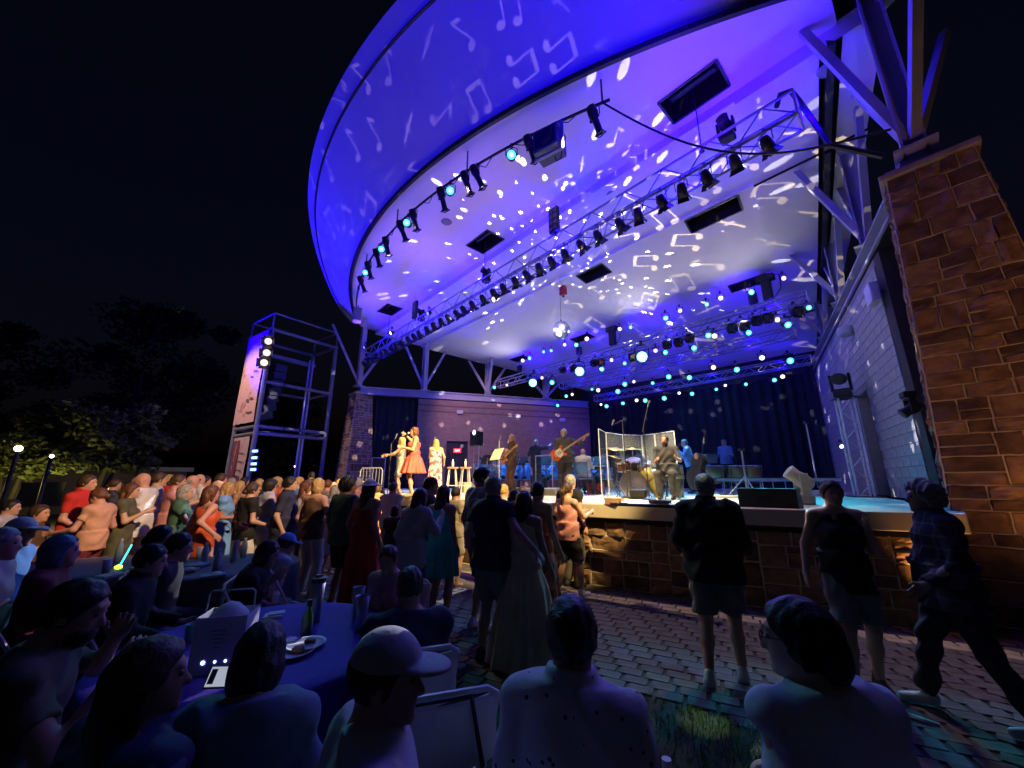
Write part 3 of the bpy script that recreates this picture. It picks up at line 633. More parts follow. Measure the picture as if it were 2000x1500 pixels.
lamp_row(12.2, 6.7, [(1174, 792, 'wash', W), (1184, 792, 'led', T), (1217, 787, 'led', T), (1243, 782, 'wash', W), (1259, 781, 'led', T), (1298, 776, 'led', T), (1327, 770, 'wash', W), (1351, 769, 'led', T), (1398, 762, 'led', T), (1417, 756, 'wash', W), (1455, 753, 'led', T), (1511, 743, 'led', T), (1528, 737, 'wash', W)], 'rearmost truss')
for k, (px, py) in enumerate(((1195, 640), (1497, 560))):
    p = at_b(px, py, 6.9); t = thing('column_speaker', f'black hung cluster above the {"left" if k == 0 else "right"} half of the second truss', 'speaker', L(p[0], 6.9, 7.7), TH)
    MB().box((0, 0, .35), (.28, .24, .7)).build('column', BLACK(), t, bevel=.02); MB().box((0, 0, .8), (.55, .3, .2)).build('head', BLACK(), t, bevel=.02); MB().tube([(.2, 0, .9), (.42, 0, .8), (.4, 0, .3), (.2, 0, .05)], .015).build('lead', BLACK(), t)

# mirror ball
ball = L(1.3, 3.3, 7.48); t = thing('mirror_ball', 'glittering mirror ball hanging over the stage', 'mirror ball', ball, 0)
m = MB(); nr = 18; Rb = .36; tiles = MB()
for i in range(nr):
    p0, p1 = math.pi * i / nr, math.pi * (i + 1) / nr; nc = max(4, round(2 * math.pi * math.sin((p0 + p1) / 2) * nr / math.pi))
    for j in range(nc):
        q0, q1 = 2 * math.pi * (j + .05) / nc, 2 * math.pi * (j + .95) / nc; pa, pb_ = p0 + .06 * (p1 - p0), p1 - .06 * (p1 - p0)
        tl = random.uniform(.985, 1.0)
        tiles.add([(Rb * tl * math.sin(p) * math.cos(q), Rb * tl * math.sin(p) * math.sin(q), Rb * tl * math.cos(p)) for p, q in ((pa, q0), (pb_, q0), (pb_, q1), (pa, q1))], [(0, 1, 2, 3)])
tag(tiles.build('mirror_tiles', mat('mirror_tile', (.9, .93, .9), .28, .9, var=.05, scale=12), t), kind='stuff')
MB().lathe([(.001, -Rb * .965)] + [(Rb * .965 * math.sin(a), -Rb * .965 * math.cos(a)) for a in [math.pi * i / 12 for i in range(1, 12)]] + [(.001, Rb * .965)], 24).build('core', mat('ball_core', (.3, .3, .3), .6), t, True)
MB().tube([(0, 0, Rb), (0, 0, 1.9)], .008).build('suspension', DARKM(), t); MB().lathe([(.03, Rb - .01), (.03, Rb + .08)], 8).build('motor_cap', DARKM(), t)

# ================================================================ the light these lamps give
# -- node helper for projected patterns
def expr(nt):
    n, l = nt.nodes, nt.links
    def M(op, *a):
        x = n.new('ShaderNodeMath'); x.operation = op
        for i, v in enumerate(a):
            if isinstance(v, (int, float)): x.inputs[i].default_value = v
            else: l.new(v, x.inputs[i])
        return x.outputs[0]
    return M
def light_nodes(o):
    d = o.data; d.use_nodes = True; nt = d.node_tree; em = nt.nodes['Emission']; tc = nt.nodes.new('ShaderNodeTexCoord'); return nt, em, tc.outputs['Normal'], expr(nt)
def notes_gobo(o, scale, seed, spread=.16):
    """a projector slide of quavers and beamed notes on a jittered grid"""
    nt, em, nv, M = light_nodes(o); s = nt.nodes.new('ShaderNodeSeparateXYZ'); nt.links.new(nv, s.inputs[0])
    w_ = M('MULTIPLY', s.outputs[2], -1.0); u_ = M('MULTIPLY', M('DIVIDE', s.outputs[0], w_), scale); v_ = M('MULTIPLY', M('DIVIDE', s.outputs[1], w_), scale)
    cu, cv = M('FLOOR', u_), M('FLOOR', v_)
    def rnd(k):
        c = nt.nodes.new('ShaderNodeCombineXYZ'); nt.links.new(cu, c.inputs[0]); nt.links.new(cv, c.inputs[1]); c.inputs[2].default_value = seed + k * 1.7
        x = nt.nodes.new('ShaderNodeTexWhiteNoise'); nt.links.new(c.outputs[0], x.inputs['Vector']); return x.outputs['Value']
    x0 = M('ADD', M('SUBTRACT', M('SUBTRACT', u_, cu), .5), M('MULTIPLY', M('SUBTRACT', rnd(1), .5), spread)); y0 = M('ADD', M('SUBTRACT', M('SUBTRACT', v_, cv), .5), M('MULTIPLY', M('SUBTRACT', rnd(2), .5), spread))
    an = M('MULTIPLY', M('SUBTRACT', rnd(3), .5), 2.6); ca, sa = M('COSINE', an), M('SINE', an)
    x = M('SUBTRACT', M('MULTIPLY', x0, ca), M('MULTIPLY', y0, sa)); y = M('ADD', M('MULTIPLY', x0, sa), M('MULTIPLY', y0, ca))
    def ellipse(cx, cy, rx, ry):
        q = M('ADD', M('POWER', M('ABSOLUTE', M('DIVIDE', M('SUBTRACT', x, cx), rx)), 2.0), M('POWER', M('ABSOLUTE', M('DIVIDE', M('SUBTRACT', y, cy), ry)), 2.0)); return M('LESS_THAN', q, 1.0)
    def box(cx, cy, hx, hy, sh=0):
        yy = M('SUBTRACT', M('SUBTRACT', y, cy), M('MULTIPLY', M('SUBTRACT', x, cx), sh)) if sh else M('SUBTRACT', y, cy)
        return M('MULTIPLY', M('LESS_THAN', M('ABSOLUTE', M('SUBTRACT', x, cx)), hx), M('LESS_THAN', M('ABSOLUTE', yy), hy))
    mx = lambda *a: a[0] if len(a) == 1 else M('MAXIMUM', a[0], mx(*a[1:]))
    single = mx(ellipse(-.09, -.26, .105, .075), box(.0, .02, .017, .29), box(.075, .24, .085, .05, -.9))
    pair = mx(ellipse(-.24, -.22, .1, .072), ellipse(.13, -.26, .1, .072), box(-.155, .02, .017, .25), box(.215, -.02, .017, .25), box(.03, .25, .2, .045, -.1))
    wv = M('LESS_THAN', M('ABSOLUTE', M('SUBTRACT', M('ABSOLUTE', x), M('MULTIPLY', M('ABSOLUTE', y), .6))), .03)
    zig = M('MULTIPLY', wv, M('LESS_THAN', M('ABSOLUTE', y), .26)); zig = M('MULTIPLY', zig, M('GREATER_THAN', M('MULTIPLY', x, y), -.004))
    r4 = rnd(4); t1 = M('LESS_THAN', r4, .45); t2 = M('MULTIPLY', M('GREATER_THAN', r4, .45), M('LESS_THAN', r4, .8)); t3 = M('GREATER_THAN', r4, .8)
    dim = M('ADD', M('MULTIPLY', rnd(6), .9), .2); st = M('MULTIPLY', dim, mx(M('MULTIPLY', single, t1), M('MULTIPLY', pair, t2), M('MULTIPLY', zig, t3))); nt.links.new(st, em.inputs['Strength'])
def dots(o, scale, r, seed):
    nt, em, nv, M = light_nodes(o); mp = nt.nodes.new('ShaderNodeMapping'); mp.inputs['Location'].default_value = (seed, seed * .7, seed * 1.3); nt.links.new(nv, mp.inputs[0])
    v = nt.nodes.new('ShaderNodeTexVoronoi'); v.inputs['Scale'].default_value = scale; v.inputs['Randomness'].default_value = 1; nt.links.new(mp.outputs[0], v.inputs['Vector'])
    nt.links.new(M('LESS_THAN', v.outputs['Distance'], r), em.inputs['Strength'])
VIO, BLU, WRM, TEA = (.34, .13, 1), (.03, .0, 1), (1, .70, .34), (.06, .75, .85)
# unseen added spots: blue uplight on the fascia, and the note projectors
lamp('SPOT', L(13.4, -8.5, 7.5), L(2, -4.3, 12), (.008, 0, 1), 3900, 80, .5, .2)
lamp('SPOT', L(-13.5, -9.5, 6), L(-7, -3.0, 12), (.008, 0, 1), 9500, 90, .6, .2)
g1 = lamp('SPOT', L(6, -16, 3.6), L(-1.5, -4.3, 11.6), (.85, .55, .75), 1700, 70, .25, .0, 'unseen_note_projector'); notes_gobo(g1, 11.0, 5.0, .3)
g2 = lamp('SPOT', L(4.6, -1.6, 2.6), L(5.6, 5.0, 9.3), (1, .80, .42), 3600, 78, .3, .0, 'unseen_note_projector'); notes_gobo(g2, 6.5, 9.0, .3)
# violet and blue wash on the ceiling
for a, pw in ((-6.5, 115), (-1.5, 125), (2.6, 60)): lamp('SPOT', L(a, -1.6, 8.2), L(a + .3, -1.3, 10.3), VIO, pw, 150, .9, .25)
lamp('SPOT', L(8.3, -1.0, 8.2), L(8.6, -.9, 10.3), (.07, .0, 1), 330, 150, .9, .25)
for a in (-8.5, -5, -1, 3, 6.6, 9): lamp('SPOT', L(a, .25, 8.8), L(a, .9, 10.2), BLU, 170, 120, .7, .12); lamp('POINT', L(a + 1, .1, 8.4), None, (.01, 0, 1), 95, radius=.05)
for a in (-4.5, -.8, 3.0, 6.6): lamp('SPOT', L(a, 7.0, 7.75), L(a, 7.6, 8.9), BLU, 95, 130, .6, .1); lamp('POINT', L(a + 1, 7.0, 7.4), None, BLU, 32, radius=.05)
for a in (-5, -1, 3, 6.8): lamp('SPOT', L(a, 6.6, 7.0), L(a, 3.6, 9.5), (.86, .80, .88), 165, 130, .9, .3)  # added pale uplights, brightening the middle ceiling
for a in (-3, 0, 3, 6): lamp('POINT', L(a, 10.0, 7.35), None, (.01, 0, 1), 26, radius=.05); lamp('POINT', L(a + .5, 12.4, 6.75), None, (.01, 0, 1), 22, radius=.05)
for a in (-2, 2, 6): lamp('SPOT', L(a, 10.1, 7.0), L(a, 11, 8.2), BLU, 26, 130, .6, .1)
for a in (-2.5, 2, 6): lamp('SPOT', L(a, 11.5, 5.6), L(a, 12.6, 6.9), BLU, 26, 90, .6, .1)
# mirror ball: pin spot on it and the fans of reflected dots
lamp('SPOT', L(4.2, .2, 8.1), ball, (.95, 1, .92), 900, 7, .3, .02, 'pin_spot'); lamp('SPOT', L(-2.5, .2, 8.1), ball, (.9, 1, .95), 700, 8, .3, .02, 'pin_spot')
d1 = lamp('POINT', ball + Vector((0, 0, .42)), None, (1, 1, .95), 2600, radius=0, name='ball_reflection'); dots(d1, 25, .20, 2.2)
d2 = lamp('POINT', ball + Vector((-.15, -.42, -.3)), None, (1, .95, 1), 5200, radius=0, name='ball_reflection'); dots(d2, 13, .18, 5.1)
# warm keys from the right-hand tower: singers, the left crowd, the stage edge
KT = L(12.6, -4.2, 8.6)
lamp('SPOT', KT, L(1.2, -2.6, 2.2), (1, .67, .26), 30000, 22, .5, .12)
lamp('SPOT', KT + Vector((.3, 0, -.4)), (-6.6, 7.8, 1.2), (1, .64, .36), 6800, 25, .6, .15)
lamp('SPOT', KT + Vector((.2, 0, -.2)), L(4.6, -2.1, 1.0), (1, .68, .27), 11000, 22, .45, .1)
# front light on the band, from the curved pipe
for a, ta, tb, pw in ((3.4, 2.4, -.4, 1500), (5.2, 4.2, .2, 1500), (6.2, 6.1, .1, 11000), (1.2, .6, -2.6, 1600), (-3, .2, -1.4, 1600)): lamp('SPOT', L(a, pb(a) - .1, 9.2), L(ta, tb, 2.0), (1, .76, .40), pw, 30, .5, .1)
# cool wash on the orchestra and rear floor
for a, c, pw in ((-4, (.10, .38, 1), 5200), (-1, (.14, .45, 1), 5200), (3, (.08, .5, 1), 3600), (6.5, (.04, .62, .95), 1500)): lamp('SPOT', L(a, 6.6, 7.0), L(a + .9, 2.9, 1.6), c, pw, 60, .6, .1)
lamp('SPOT', L(6.5, 9.6, 7.1), L(7.6, 1.0, 1.3), (.03, .75, .85), 1500, 26, .5, .1)
for a in (-2.5, 1.5): lamp('SPOT', L(a, .4, 8.1), L(a + 1.5, 3.6, 2.0), (.16, .5, 1), 2400, 44, .6, .1)
lamp('SPOT', L(2, 9.6, 7), L(4, 14, 3), (.03, .16, .6), 380, 90, .6, .2)
# side walls: dusky rose on the brick, cool grey on the blocks
lamp('SPOT', L(-4.0, .3, 8.2), L(-7.6, 7.5, 4.2), (.95, .55, .72), 1700, 60, .7, .15)
lamp('SPOT', L(-1.0, 6.7, 7.2), L(-5.6, 11.0, 5.4), BLU, 2400, 45, .6, .15)
lamp('SPOT', L(4.5, .3, 8.2), L(9.4, 6.0, 4.6), (.95, .88, .85), 330, 60, .7, .15)
# teal and blue spill over the audience
lamp('SPOT', L(5.8, pb(5.8), 9.4), (-.6, 1.6, .9), (.10, .75, .80), 430, 50, .6, .15)
lamp('SPOT', L(-.5, pb(-.5), 9.4), (-1.2, 2.0, .8), (.12, .62, .75), 650, 44, .6, .15)
lamp('SPOT', L(2.4, 6.6, 7.3), (0, 3.4, .6), (.16, .14, 1), 950, 34, .6, .15)
lamp('SPOT', L(8.9, .1, 8.2), (1.0, 2.0, .3), (.42, .40, .75), 260, 60, .6, .2)
lamp('SPOT', L(8.6, -1.75, 9.5), at_z(1375, 1415, 0), (.8, 1, .6), 2200, 2.4, .8, .02)
lamp('SPOT', L(8.0, .3, 8.2), L(8.7, -2.2, 0), (1, .72, .42), 650, 40, .6, .05)
lamp('SPOT', Vector((-11.6, 17.8, 8.6)), (.0, 4.3, .9), (1, .78, .5), 1500, 9, .7, .15)
# amber uplight at the foot of the right pillar
lamp('SPOT', L(13.2, -4.6, .3), L(11.3, .1, 3.6), (1, .43, .19), 210, 62, .7, .06, 'pillar_uplight')
lamp('SPOT', L(10.2, -1.0, .2), L(11.2, .2, 4.4), (1, .45, .12), 50, 90, .7, .06, 'pillar_uplight')
# ================================================================ people: continuous bodies grown from a distance field
F32 = np.float32
def V(*a): return np.array(a, F32)
def rotm(ax, ang):
    return np.array(Matrix.Rotation(ang, 3, ax), F32)
def smin(a, b, k):
    h = np.clip(.5 + .5 * (b - a) / k, 0, 1); return b + (a - b) * h - k * h * (1 - h)
def d_cone(p, a, b, r1, r2, clip0=False, clip1=False):
    ba = b - a; ll = float(ba @ ba) + 1e-9; pa = p - a; t = (pa @ ba) / ll; h = np.clip(t, 0, 1)
    q = pa - h[:, None] * ba; d = np.sqrt((q * q).sum(1)) - (r1 + (r2 - r1) * h); ln = math.sqrt(ll)
    if clip1: d = np.maximum(d, (t - 1) * ln)
    if clip0: d = np.maximum(d, -t * ln)
    return d
def d_ell(p, c, r, Rm=None):
    q = p - c
    if Rm is not None: q = q @ Rm
    r = np.array(r, F32); a = q / r; k0 = np.sqrt((a * a).sum(1)) + 1e-6; b = a / r; k1 = np.sqrt((b * b).sum(1)) + 1e-6
    return k0 * (k0 - 1) / k1
def nets(fn, lo, hi, v):
    """surface nets of fn < 0 inside the box; returns vertices and quads"""
    lo = np.array(lo, F32) - 2 * v; hi = np.array(hi, F32) + 2 * v; n = np.maximum(3, np.ceil((hi - lo) / v).astype(int) + 1)
    ax = [lo[i] + v * np.arange(n[i], dtype=F32) for i in range(3)]
    # coarse pass: keep only blocks near the surface
    G = np.stack(np.meshgrid(*ax, indexing='ij'), -1); B = 6
    Fv = np.full(tuple(n), 1.0, F32); cs = [ax[i][::B] + v * (B - 1) / 2 for i in range(3)]
    C = np.stack(np.meshgrid(*cs, indexing='ij'), -1); cf = fn(C.reshape(-1, 3)).reshape(C.shape[:3])
    near = np.abs(cf) < v * B * 1.35 + .012
    Fv[...] = np.repeat(np.repeat(np.repeat(np.where(cf < 0, F32(-1), F32(1)), B, 0), B, 1), B, 2)[:n[0], :n[1], :n[2]]
    mask = np.repeat(np.repeat(np.repeat(near, B, 0), B, 1), B, 2)[:n[0], :n[1], :n[2]]
    Fv[mask] = fn(G[mask])
    S = Fv < 0
    c8 = [S[i:n[0] - 1 + i, j:n[1] - 1 + j, k:n[2] - 1 + k] for i in (0, 1) for j in (0, 1) for k in (0, 1)]
    cnt = sum(c.astype(np.int8) for c in c8); act = (cnt > 0) & (cnt < 8); idx = np.argwhere(act)
    if len(idx) == 0: return np.zeros((0, 3)), np.zeros((0, 4), int)
    ids = np.full(act.shape, -1, int); ids[act] = np.arange(len(idx))
    acc = np.zeros((len(idx), 3), F32); num = np.zeros(len(idx), F32)
    corner = lambda o: Fv[idx[:, 0] + o[0], idx[:, 1] + o[1], idx[:, 2] + o[2]]
    for axis in range(3):
        o1, o2 = [a for a in range(3) if a != axis]
        for i in (0, 1):
            for j in (0, 1):
                e = [0, 0, 0]; e[o1] = i; e[o2] = j; f = list(e); f[axis] = 1
                a, b = corner(e), corner(f); m = (a < 0) != (b < 0); t = np.where(m, a / np.where(a == b, 1, a - b), 0)
                pnt = np.tile(np.array(e, F32), (len(idx), 1)); pnt[:, axis] = t; acc += pnt * m[:, None]; num += m
    vs = lo + v * (idx + acc / num[:, None]); quads = []
    for axis in range(3):
        o1, o2 = [(1, 2), (2, 0), (0, 1)][axis]; sl = [slice(None)] * 3; s2 = [slice(None)] * 3; sl[axis] = slice(0, -1); s2[axis] = slice(1, None)
        ch = S[tuple(sl)] != S[tuple(s2)]; e = np.argwhere(ch); e = e[(e[:, o1] > 0) & (e[:, o2] > 0) & (e[:, o1] < n[o1] - 1) & (e[:, o2] < n[o2] - 1)]
        if len(e) == 0: continue
        def cell(d1, d2): q = e.copy(); q[:, o1] -= d1; q[:, o2] -= d2; return ids[q[:, 0], q[:, 1], q[:, 2]]
        Q = np.stack([cell(1, 1), cell(0, 1), cell(0, 0), cell(1, 0)], 1); ins = S[e[:, 0], e[:, 1], e[:, 2]]; Q[~ins] = Q[~ins][:, ::-1]; quads.append(Q)
    Q = np.concatenate(quads); Q = Q[(Q >= 0).all(1)]; return vs, Q
def net_obj(name, fn, lo, hi, v, m, parent, extra=None):
    vs, q = nets(fn, lo, hi, v)
    if extra is not None:
        for (v2, q2) in extra: q = np.concatenate([q, q2 + len(vs)]); vs = np.concatenate([vs, v2])
    if len(vs) == 0: return None
    me = bpy.data.meshes.new(name); me.vertices.add(len(vs)); me.vertices.foreach_set('co', vs.astype(F32).ravel())
    me.loops.add(q.size); me.loops.foreach_set('vertex_index', q.astype(np.int32).ravel()); me.polygons.add(len(q))
    me.polygons.foreach_set('loop_start', np.arange(0, q.size, 4, dtype=np.int32)); me.polygons.foreach_set('use_smooth', np.ones(len(q), bool)); me.update(calc_edges=True); me.validate()
    me.materials.append(m); o = bpy.data.objects.new(name, me); col.objects.link(o); o.parent = parent; return o
def strands(ho, hc, Hd, n, ln, m, curly, seed):
    """loose locks lying on the hair so that its outline is not smooth"""
    me = ho.data; nv = len(me.vertices); co = np.zeros(nv * 3, F32); me.vertices.foreach_get('co', co); co = co.reshape(-1, 3); no = np.zeros(nv * 3, F32); me.vertices.foreach_get('normal', no); no = no.reshape(-1, 3)
    g = np.random.default_rng(seed); k = g.integers(0, nv, n); p = co[k]; q = no[k]; crown = hc + Hd @ V(0, -.04, .11)
    fl = (p - crown) * .6 + np.array([0, 0, -.12], F32); fl = fl - q * (fl * q).sum(1)[:, None]; fl /= np.linalg.norm(fl, axis=1)[:, None] + 1e-5
    fl = fl + g.normal(0, .9 if curly else .22, (n, 3)).astype(F32); sd = np.cross(fl, q); sd /= np.linalg.norm(sd, axis=1)[:, None] + 1e-5; L_ = (ln * g.uniform(.5, 1.2, n))[:, None].astype(F32); w_ = .0013
    rows = []
    for f, o, ww in ((0, -.002, 1), (.4, .0035, .9), (.75, .005, .7), (1.0, .003 if not curly else .012, .2)):
        c = p + fl * L_ * f + q * (o * g.uniform(.6, 1.5, n)[:, None]).astype(F32); rows += [c - sd * w_ * ww, c + sd * w_ * ww]
    vs = np.stack(rows, 1).reshape(-1, 3); b = np.arange(n)[:, None] * 8; Q = np.concatenate([b + np.array([[2 * i, 2 * i + 1, 2 * i + 3, 2 * i + 2]]) for i in range(3)])
    mm = bpy.data.meshes.new('hair_locks'); mm.from_pydata(vs.tolist(), [], Q.tolist()); mm.update(); mm.materials.append(m); o = bpy.data.objects.new('hair_locks', mm); col.objects.link(o); o.parent = ho; o['kind'] = 'stuff'
def ik(a, c, l1, l2, pole):
    d = c - a; ln = float(np.linalg.norm(d)); mx = (l1 + l2) * .995
    if ln > mx: c = a + d / ln * mx; d = c - a; ln = mx
    u = d / ln; x = (l1 * l1 - l2 * l2 + ln * ln) / (2 * ln); h = math.sqrt(max(0, l1 * l1 - x * x)); pl = pole - u * float(pole @ u); pl = pl / (np.linalg.norm(pl) + 1e-6)
    return a + u * x + pl * h, c
SKINS = {'fair': (.50, .30, .22), 'tan': (.36, .20, .13), 'pink': (.52, .27, .21), 'brown': (.20, .11, .07)}
def skin(k): return mat('skin_' + k, SKINS[k], .5, var=.08, scale=6)
HAIRC = {'brown': (.05, .028, .015), 'dark': (.012, .010, .010), 'blonde': (.42, .28, .11), 'grey': (.28, .27, .26), 'auburn': (.10, .035, .015), 'white': (.5, .5, .5), 'blue': (.05, .12, .22)}  # blue: teal stage light put into brown hair
def hairm(k): return mat('hair_' + k, HAIRC[k], .5, var=.35, scale=35, bump=.3, bscale=90)
CLOTH = {'white': (.62, .62, .62), 'navy': (.02, .025, .06), 'black': (.012, .012, .014), 'grey': (.22, .22, .23), 'red': (.50, .025, .02), 'orange': (.55, .09, .03), 'teal': (.03, .40, .45), 'lavender': (.42, .42, .55), 'khaki': (.36, .31, .24),
         'olive': (.09, .09, .05), 'denim': (.05, .09, .2), 'pink': (.50, .22, .22), 'yellow': (.60, .52, .32), 'brown': (.10, .05, .035), 'blue': (.08, .22, .5), 'green': (.05, .12, .08), 'cream': (.55, .48, .38), 'maroon': (.14, .02, .03), 'skyblue': (.16, .36, .72), 'charcoal': (.045, .045, .05), 'lightgrey': (.42, .42, .45), 'peach': (.55, .3, .2)}
def cloth(k): return mat('cloth_' + k, CLOTH[k], .85, var=.14, scale=5, bump=.3, bscale=22) if isinstance(k, str) else k

def person(label, loc, face, H=1.72, top='tee', topc='navy', bot='pants', botc='denim', hair='short', hairc='brown', sk='fair', pose='stand', lod=1, wide=1.0, belly=0.0,
           rh=None, lh=None, head=(0, 0), lean=0, twist=0, step=0, hem=.10, sleeve=.55, hat=None, shoe='black', group=None, seed=0, skirt_len=.55, skirt_r=.22, cross=False, glasses=False, parent_z=0, name='person', seat=.46, long=.32, beard=None):
    """face: heading in degrees, 0 = towards +Y (away from the camera), 90 = towards -X; hands are given from the shoulder: out, forward, up"""
    s = H / 1.75; W = wide * s; rootE = thing(name, label, 'person', (loc[0], loc[1], parent_z), R(face), group)
    sit = pose == 'sit'; v = {0: .010, 1: .016, 2: .024}[lod]
    fem = hair in ('long', 'bob', 'bun', 'pony', 'wavy')
    T = rotm('X', -R(lean)) @ rotm('Z', R(twist)); Pz = (seat + .10) if sit else .95 * s; P = V(0, 0, Pz)
    tp = lambda x, y, z: P + T @ V(x * s, y * s, z * s)
    N = tp(0, .0, .53); Hd = T @ rotm('Z', R(head[0])) @ rotm('X', -R(head[1])); hc = N + (Hd @ V(0, .028, .143)) * s
    sh = [tp(k * .17 * wide, -.01, .475) for k in (1, -1)]; hip = [tp(k * .088 * wide, 0, -.03) for k in (1, -1)]
    arms = []
    for k, hnd in ((0, rh), (1, lh)):
        sg = 1 if k == 0 else -1; hnd = hnd or (.07, .05, -.50)
        wst = sh[k] + T @ V(sg * hnd[0], hnd[1], hnd[2]) * s; pole = T @ V(sg * .28, -.85, -.45)
        e, wst = ik(sh[k], wst, .285 * s, .255 * s, pole); arms.append((sh[k], e, wst))
    legs = []
    for k in (0, 1):
        sg = 1 if k == 0 else -1
        if sit: an = V(sg * .12, .40 + .03 * sg, .085) ; pole = V(sg * .1, .6, 1)
        else: an = V(sg * (.105 + .02 * abs(step)), sg * step * .16, .085 * s); pole = V(0, 1, 0)
        kn, an = ik(hip[k], an, .425 * s, .43 * s, pole); legs.append((hip[k], kn, an))
    # ---- fields
    def torso(p, e=0.0):
        d = smin(d_ell(p, tp(0, 0, .0), ((.165 + e) * W, (.118 + e) * s, (.13 + e) * s), T), d_ell(p, tp(0, .0 + .03 * belly, .17), ((.142 + e + .03 * belly) * W, (.105 + e + .05 * belly) * s, (.19 + e) * s), T), .06)
        d = smin(d, d_ell(p, tp(0, 0, .34), ((.168 + e) * W, (.118 + e) * s, (.185 + e) * s), T), .06)
        if fem: d = smin(d, np.minimum(d_ell(p, tp(.07, .085, .33), (.07 * s + e,) * 3), d_ell(p, tp(-.07, .085, .33), (.07 * s + e,) * 3)), .04)
        return d
    def shoulders(p, e=0.0):
        d = d_cone(p, sh[0], sh[1], (.058 + e) * s, (.058 + e) * s); d = smin(d, d_cone(p, tp(.09, -.02, .48), N + V(0, 0, .0), (.060 + e) * s, (.046 + e) * s), .05)
        return smin(d, d_cone(p, tp(-.09, -.02, .48), N + V(0, 0, .0), (.060 + e) * s, (.046 + e) * s), .05)
    hl = lambda p: (p - hc) @ Hd / s                     # head coordinates
    def headf(p):
        q = hl(p); d = d_ell(q, V(0, -.012, .02), (.076, .097, .098)); d = smin(d, d_ell(q, V(0, .03, -.05), (.055, .062, .07)), .04)
        if lod < 2:
            d = smin(d, d_cone(q, V(0, .086, .012), V(0, .106, -.028), .009, .014), .012); d = smin(d, d_ell(q, V(0, .078, -.062), (.025, .014, .012)), .012)
            d = smin(d, d_ell(q, V(0, .078, -.098), (.024, .016, .018)), .02); d = smin(d, d_ell(q, V(0, .08, .036), (.05, .012, .012)), .015)
            for k in (-1, 1):
                d = smin(d, d_ell(q, V(k * .076, -.004, -.008), (.011, .02, .032)), .008); d = -smin(-d, d_ell(q, V(k * .031, .098, .012), (.02, .014, .012)), .012)
        return d * s
    def limbs(p):
        d = None
        for (a, e, w_) in arms:
            x = smin(d_cone(p, a, e, .05 * s * min(W, 1.1), .04 * s), d_cone(p, e, w_, .042 * s, .026 * s), .02); d = x if d is None else np.minimum(d, x)
        for (a, kn, an) in legs:
            x = smin(d_cone(p, a, kn, .086 * W, .054 * s), smin(d_cone(p, kn, kn + (an - kn) * .4 + V(0, -.012, 0), .053 * s, .056 * s), d_cone(p, kn + (an - kn) * .4, an, .05 * s, .036 * s), .03), .03); d = np.minimum(d, x)
            d = smin(d, d_cone(p, an + V(0, -.03, -.035) * s, an + V(0, .15, -.055) * s, .036 * s, .026 * s), .03)
        return d
    def bodyf(p):
        d = smin(torso(p), shoulders(p), .05); d = smin(d, limbs(p), .035); d = smin(d, d_cone(p, N, hc + Hd @ V(0, -.03, -.06) * s, .055 * s * (1 if fem else 1.12), .052 * s * (1 if fem else 1.12)), .04); return smin(d, headf(p), .03)
    pts = np.array([x for t in arms + legs for x in t] + [hc, P]); lo = pts.min(0) - .22 * s; hi = pts.max(0) + .22 * s; lo[2] = max(lo[2], -.02); hi[2] = hc[2] + .17 * s
    ext = []
    # hands with five fingers
    for k, (a, e, w_) in enumerate(arms):
        f = (w_ - e) / (np.linalg.norm(w_ - e) + 1e-6); sg = 1 if k == 0 else -1; side = np.cross(f, T @ V(sg, 0, 0.2)); side /= np.linalg.norm(side) + 1e-6; nr_ = np.cross(f, side) * sg
        hs_ = s * .95; segs = []
        for i in range(4):
            o = w_ + f * .085 * hs_ + side * (.030 - .02 * i) * hs_; ln = (.07, .078, .072, .056)[i] * hs_; mid = o + (f * .9 + nr_ * .28) * ln * .5; tip = mid + (f * .62 + nr_ * .62) * ln * .5
            segs += [(o - f * .02 * hs_, mid, .0098 * hs_, .009 * hs_), (mid, tip, .009 * hs_, .0075 * hs_)]
        tb = w_ + f * .03 * hs_ + side * .03 * hs_; tm = tb + (f * .6 + side * .6 + nr_ * .3) * .04 * hs_; tt = tm + (f * .9 + side * .15 + nr_ * .3) * .032 * hs_; segs += [(tb, tm, .013 * hs_, .011 * hs_), (tm, tt, .011 * hs_, .009 * hs_)]
        Rm = np.stack([side, f, nr_], 1).astype(F32)
        def handf(p, segs=segs, w_=w_, f=f, e=e, Rm=Rm):
            d = d_ell(p, w_ + f * .05 * hs_, (.04 * hs_, .052 * hs_, .017 * hs_), Rm); d = smin(d, d_cone(p, w_ - f * .05, w_ + f * .015, .029 * s, .027 * s), .02)
            fg = None
            for sgm in segs: x = d_cone(p, *sgm); fg = x if fg is None else np.minimum(fg, x)
            return smin(d, fg, .008)
        if lod < 2: c = w_ + f * .07; ext.append(nets(handf, c - .14 * s, c + .14 * s, .0055 if lod == 0 else .009))
        else: ext.append(nets(lambda p, w_=w_, f=f, Rm=Rm: d_ell(p, w_ + f * .07, (.038, .085, .02), Rm), w_ - .17, w_ + .17, .016))
    b = net_obj('body', bodyf, lo, hi, v, skin(sk), rootE, ext)
    # ---- clothes
    sd = seed * 1.37 + H * 10
    def folds(p, a=.006):
        a = a * (1.7 if lod == 0 else 1)
        return a * (np.sin(p[:, 2] * 21 + 3.0 * np.sin(p[:, 0] * 11 + sd) + 2 * np.sin(p[:, 1] * 9)) * np.sin(p[:, 0] * 17 + 2.5 * np.sin(p[:, 2] * 8 + sd)) + .6 * np.sin(p[:, 2] * 37 + 4 * np.sin(p[:, 0] * 13 + sd)))
    zcut = lambda p, z: -(((p - P) @ T)[:, 2] - z * s)                  # positive below z (torso frame)
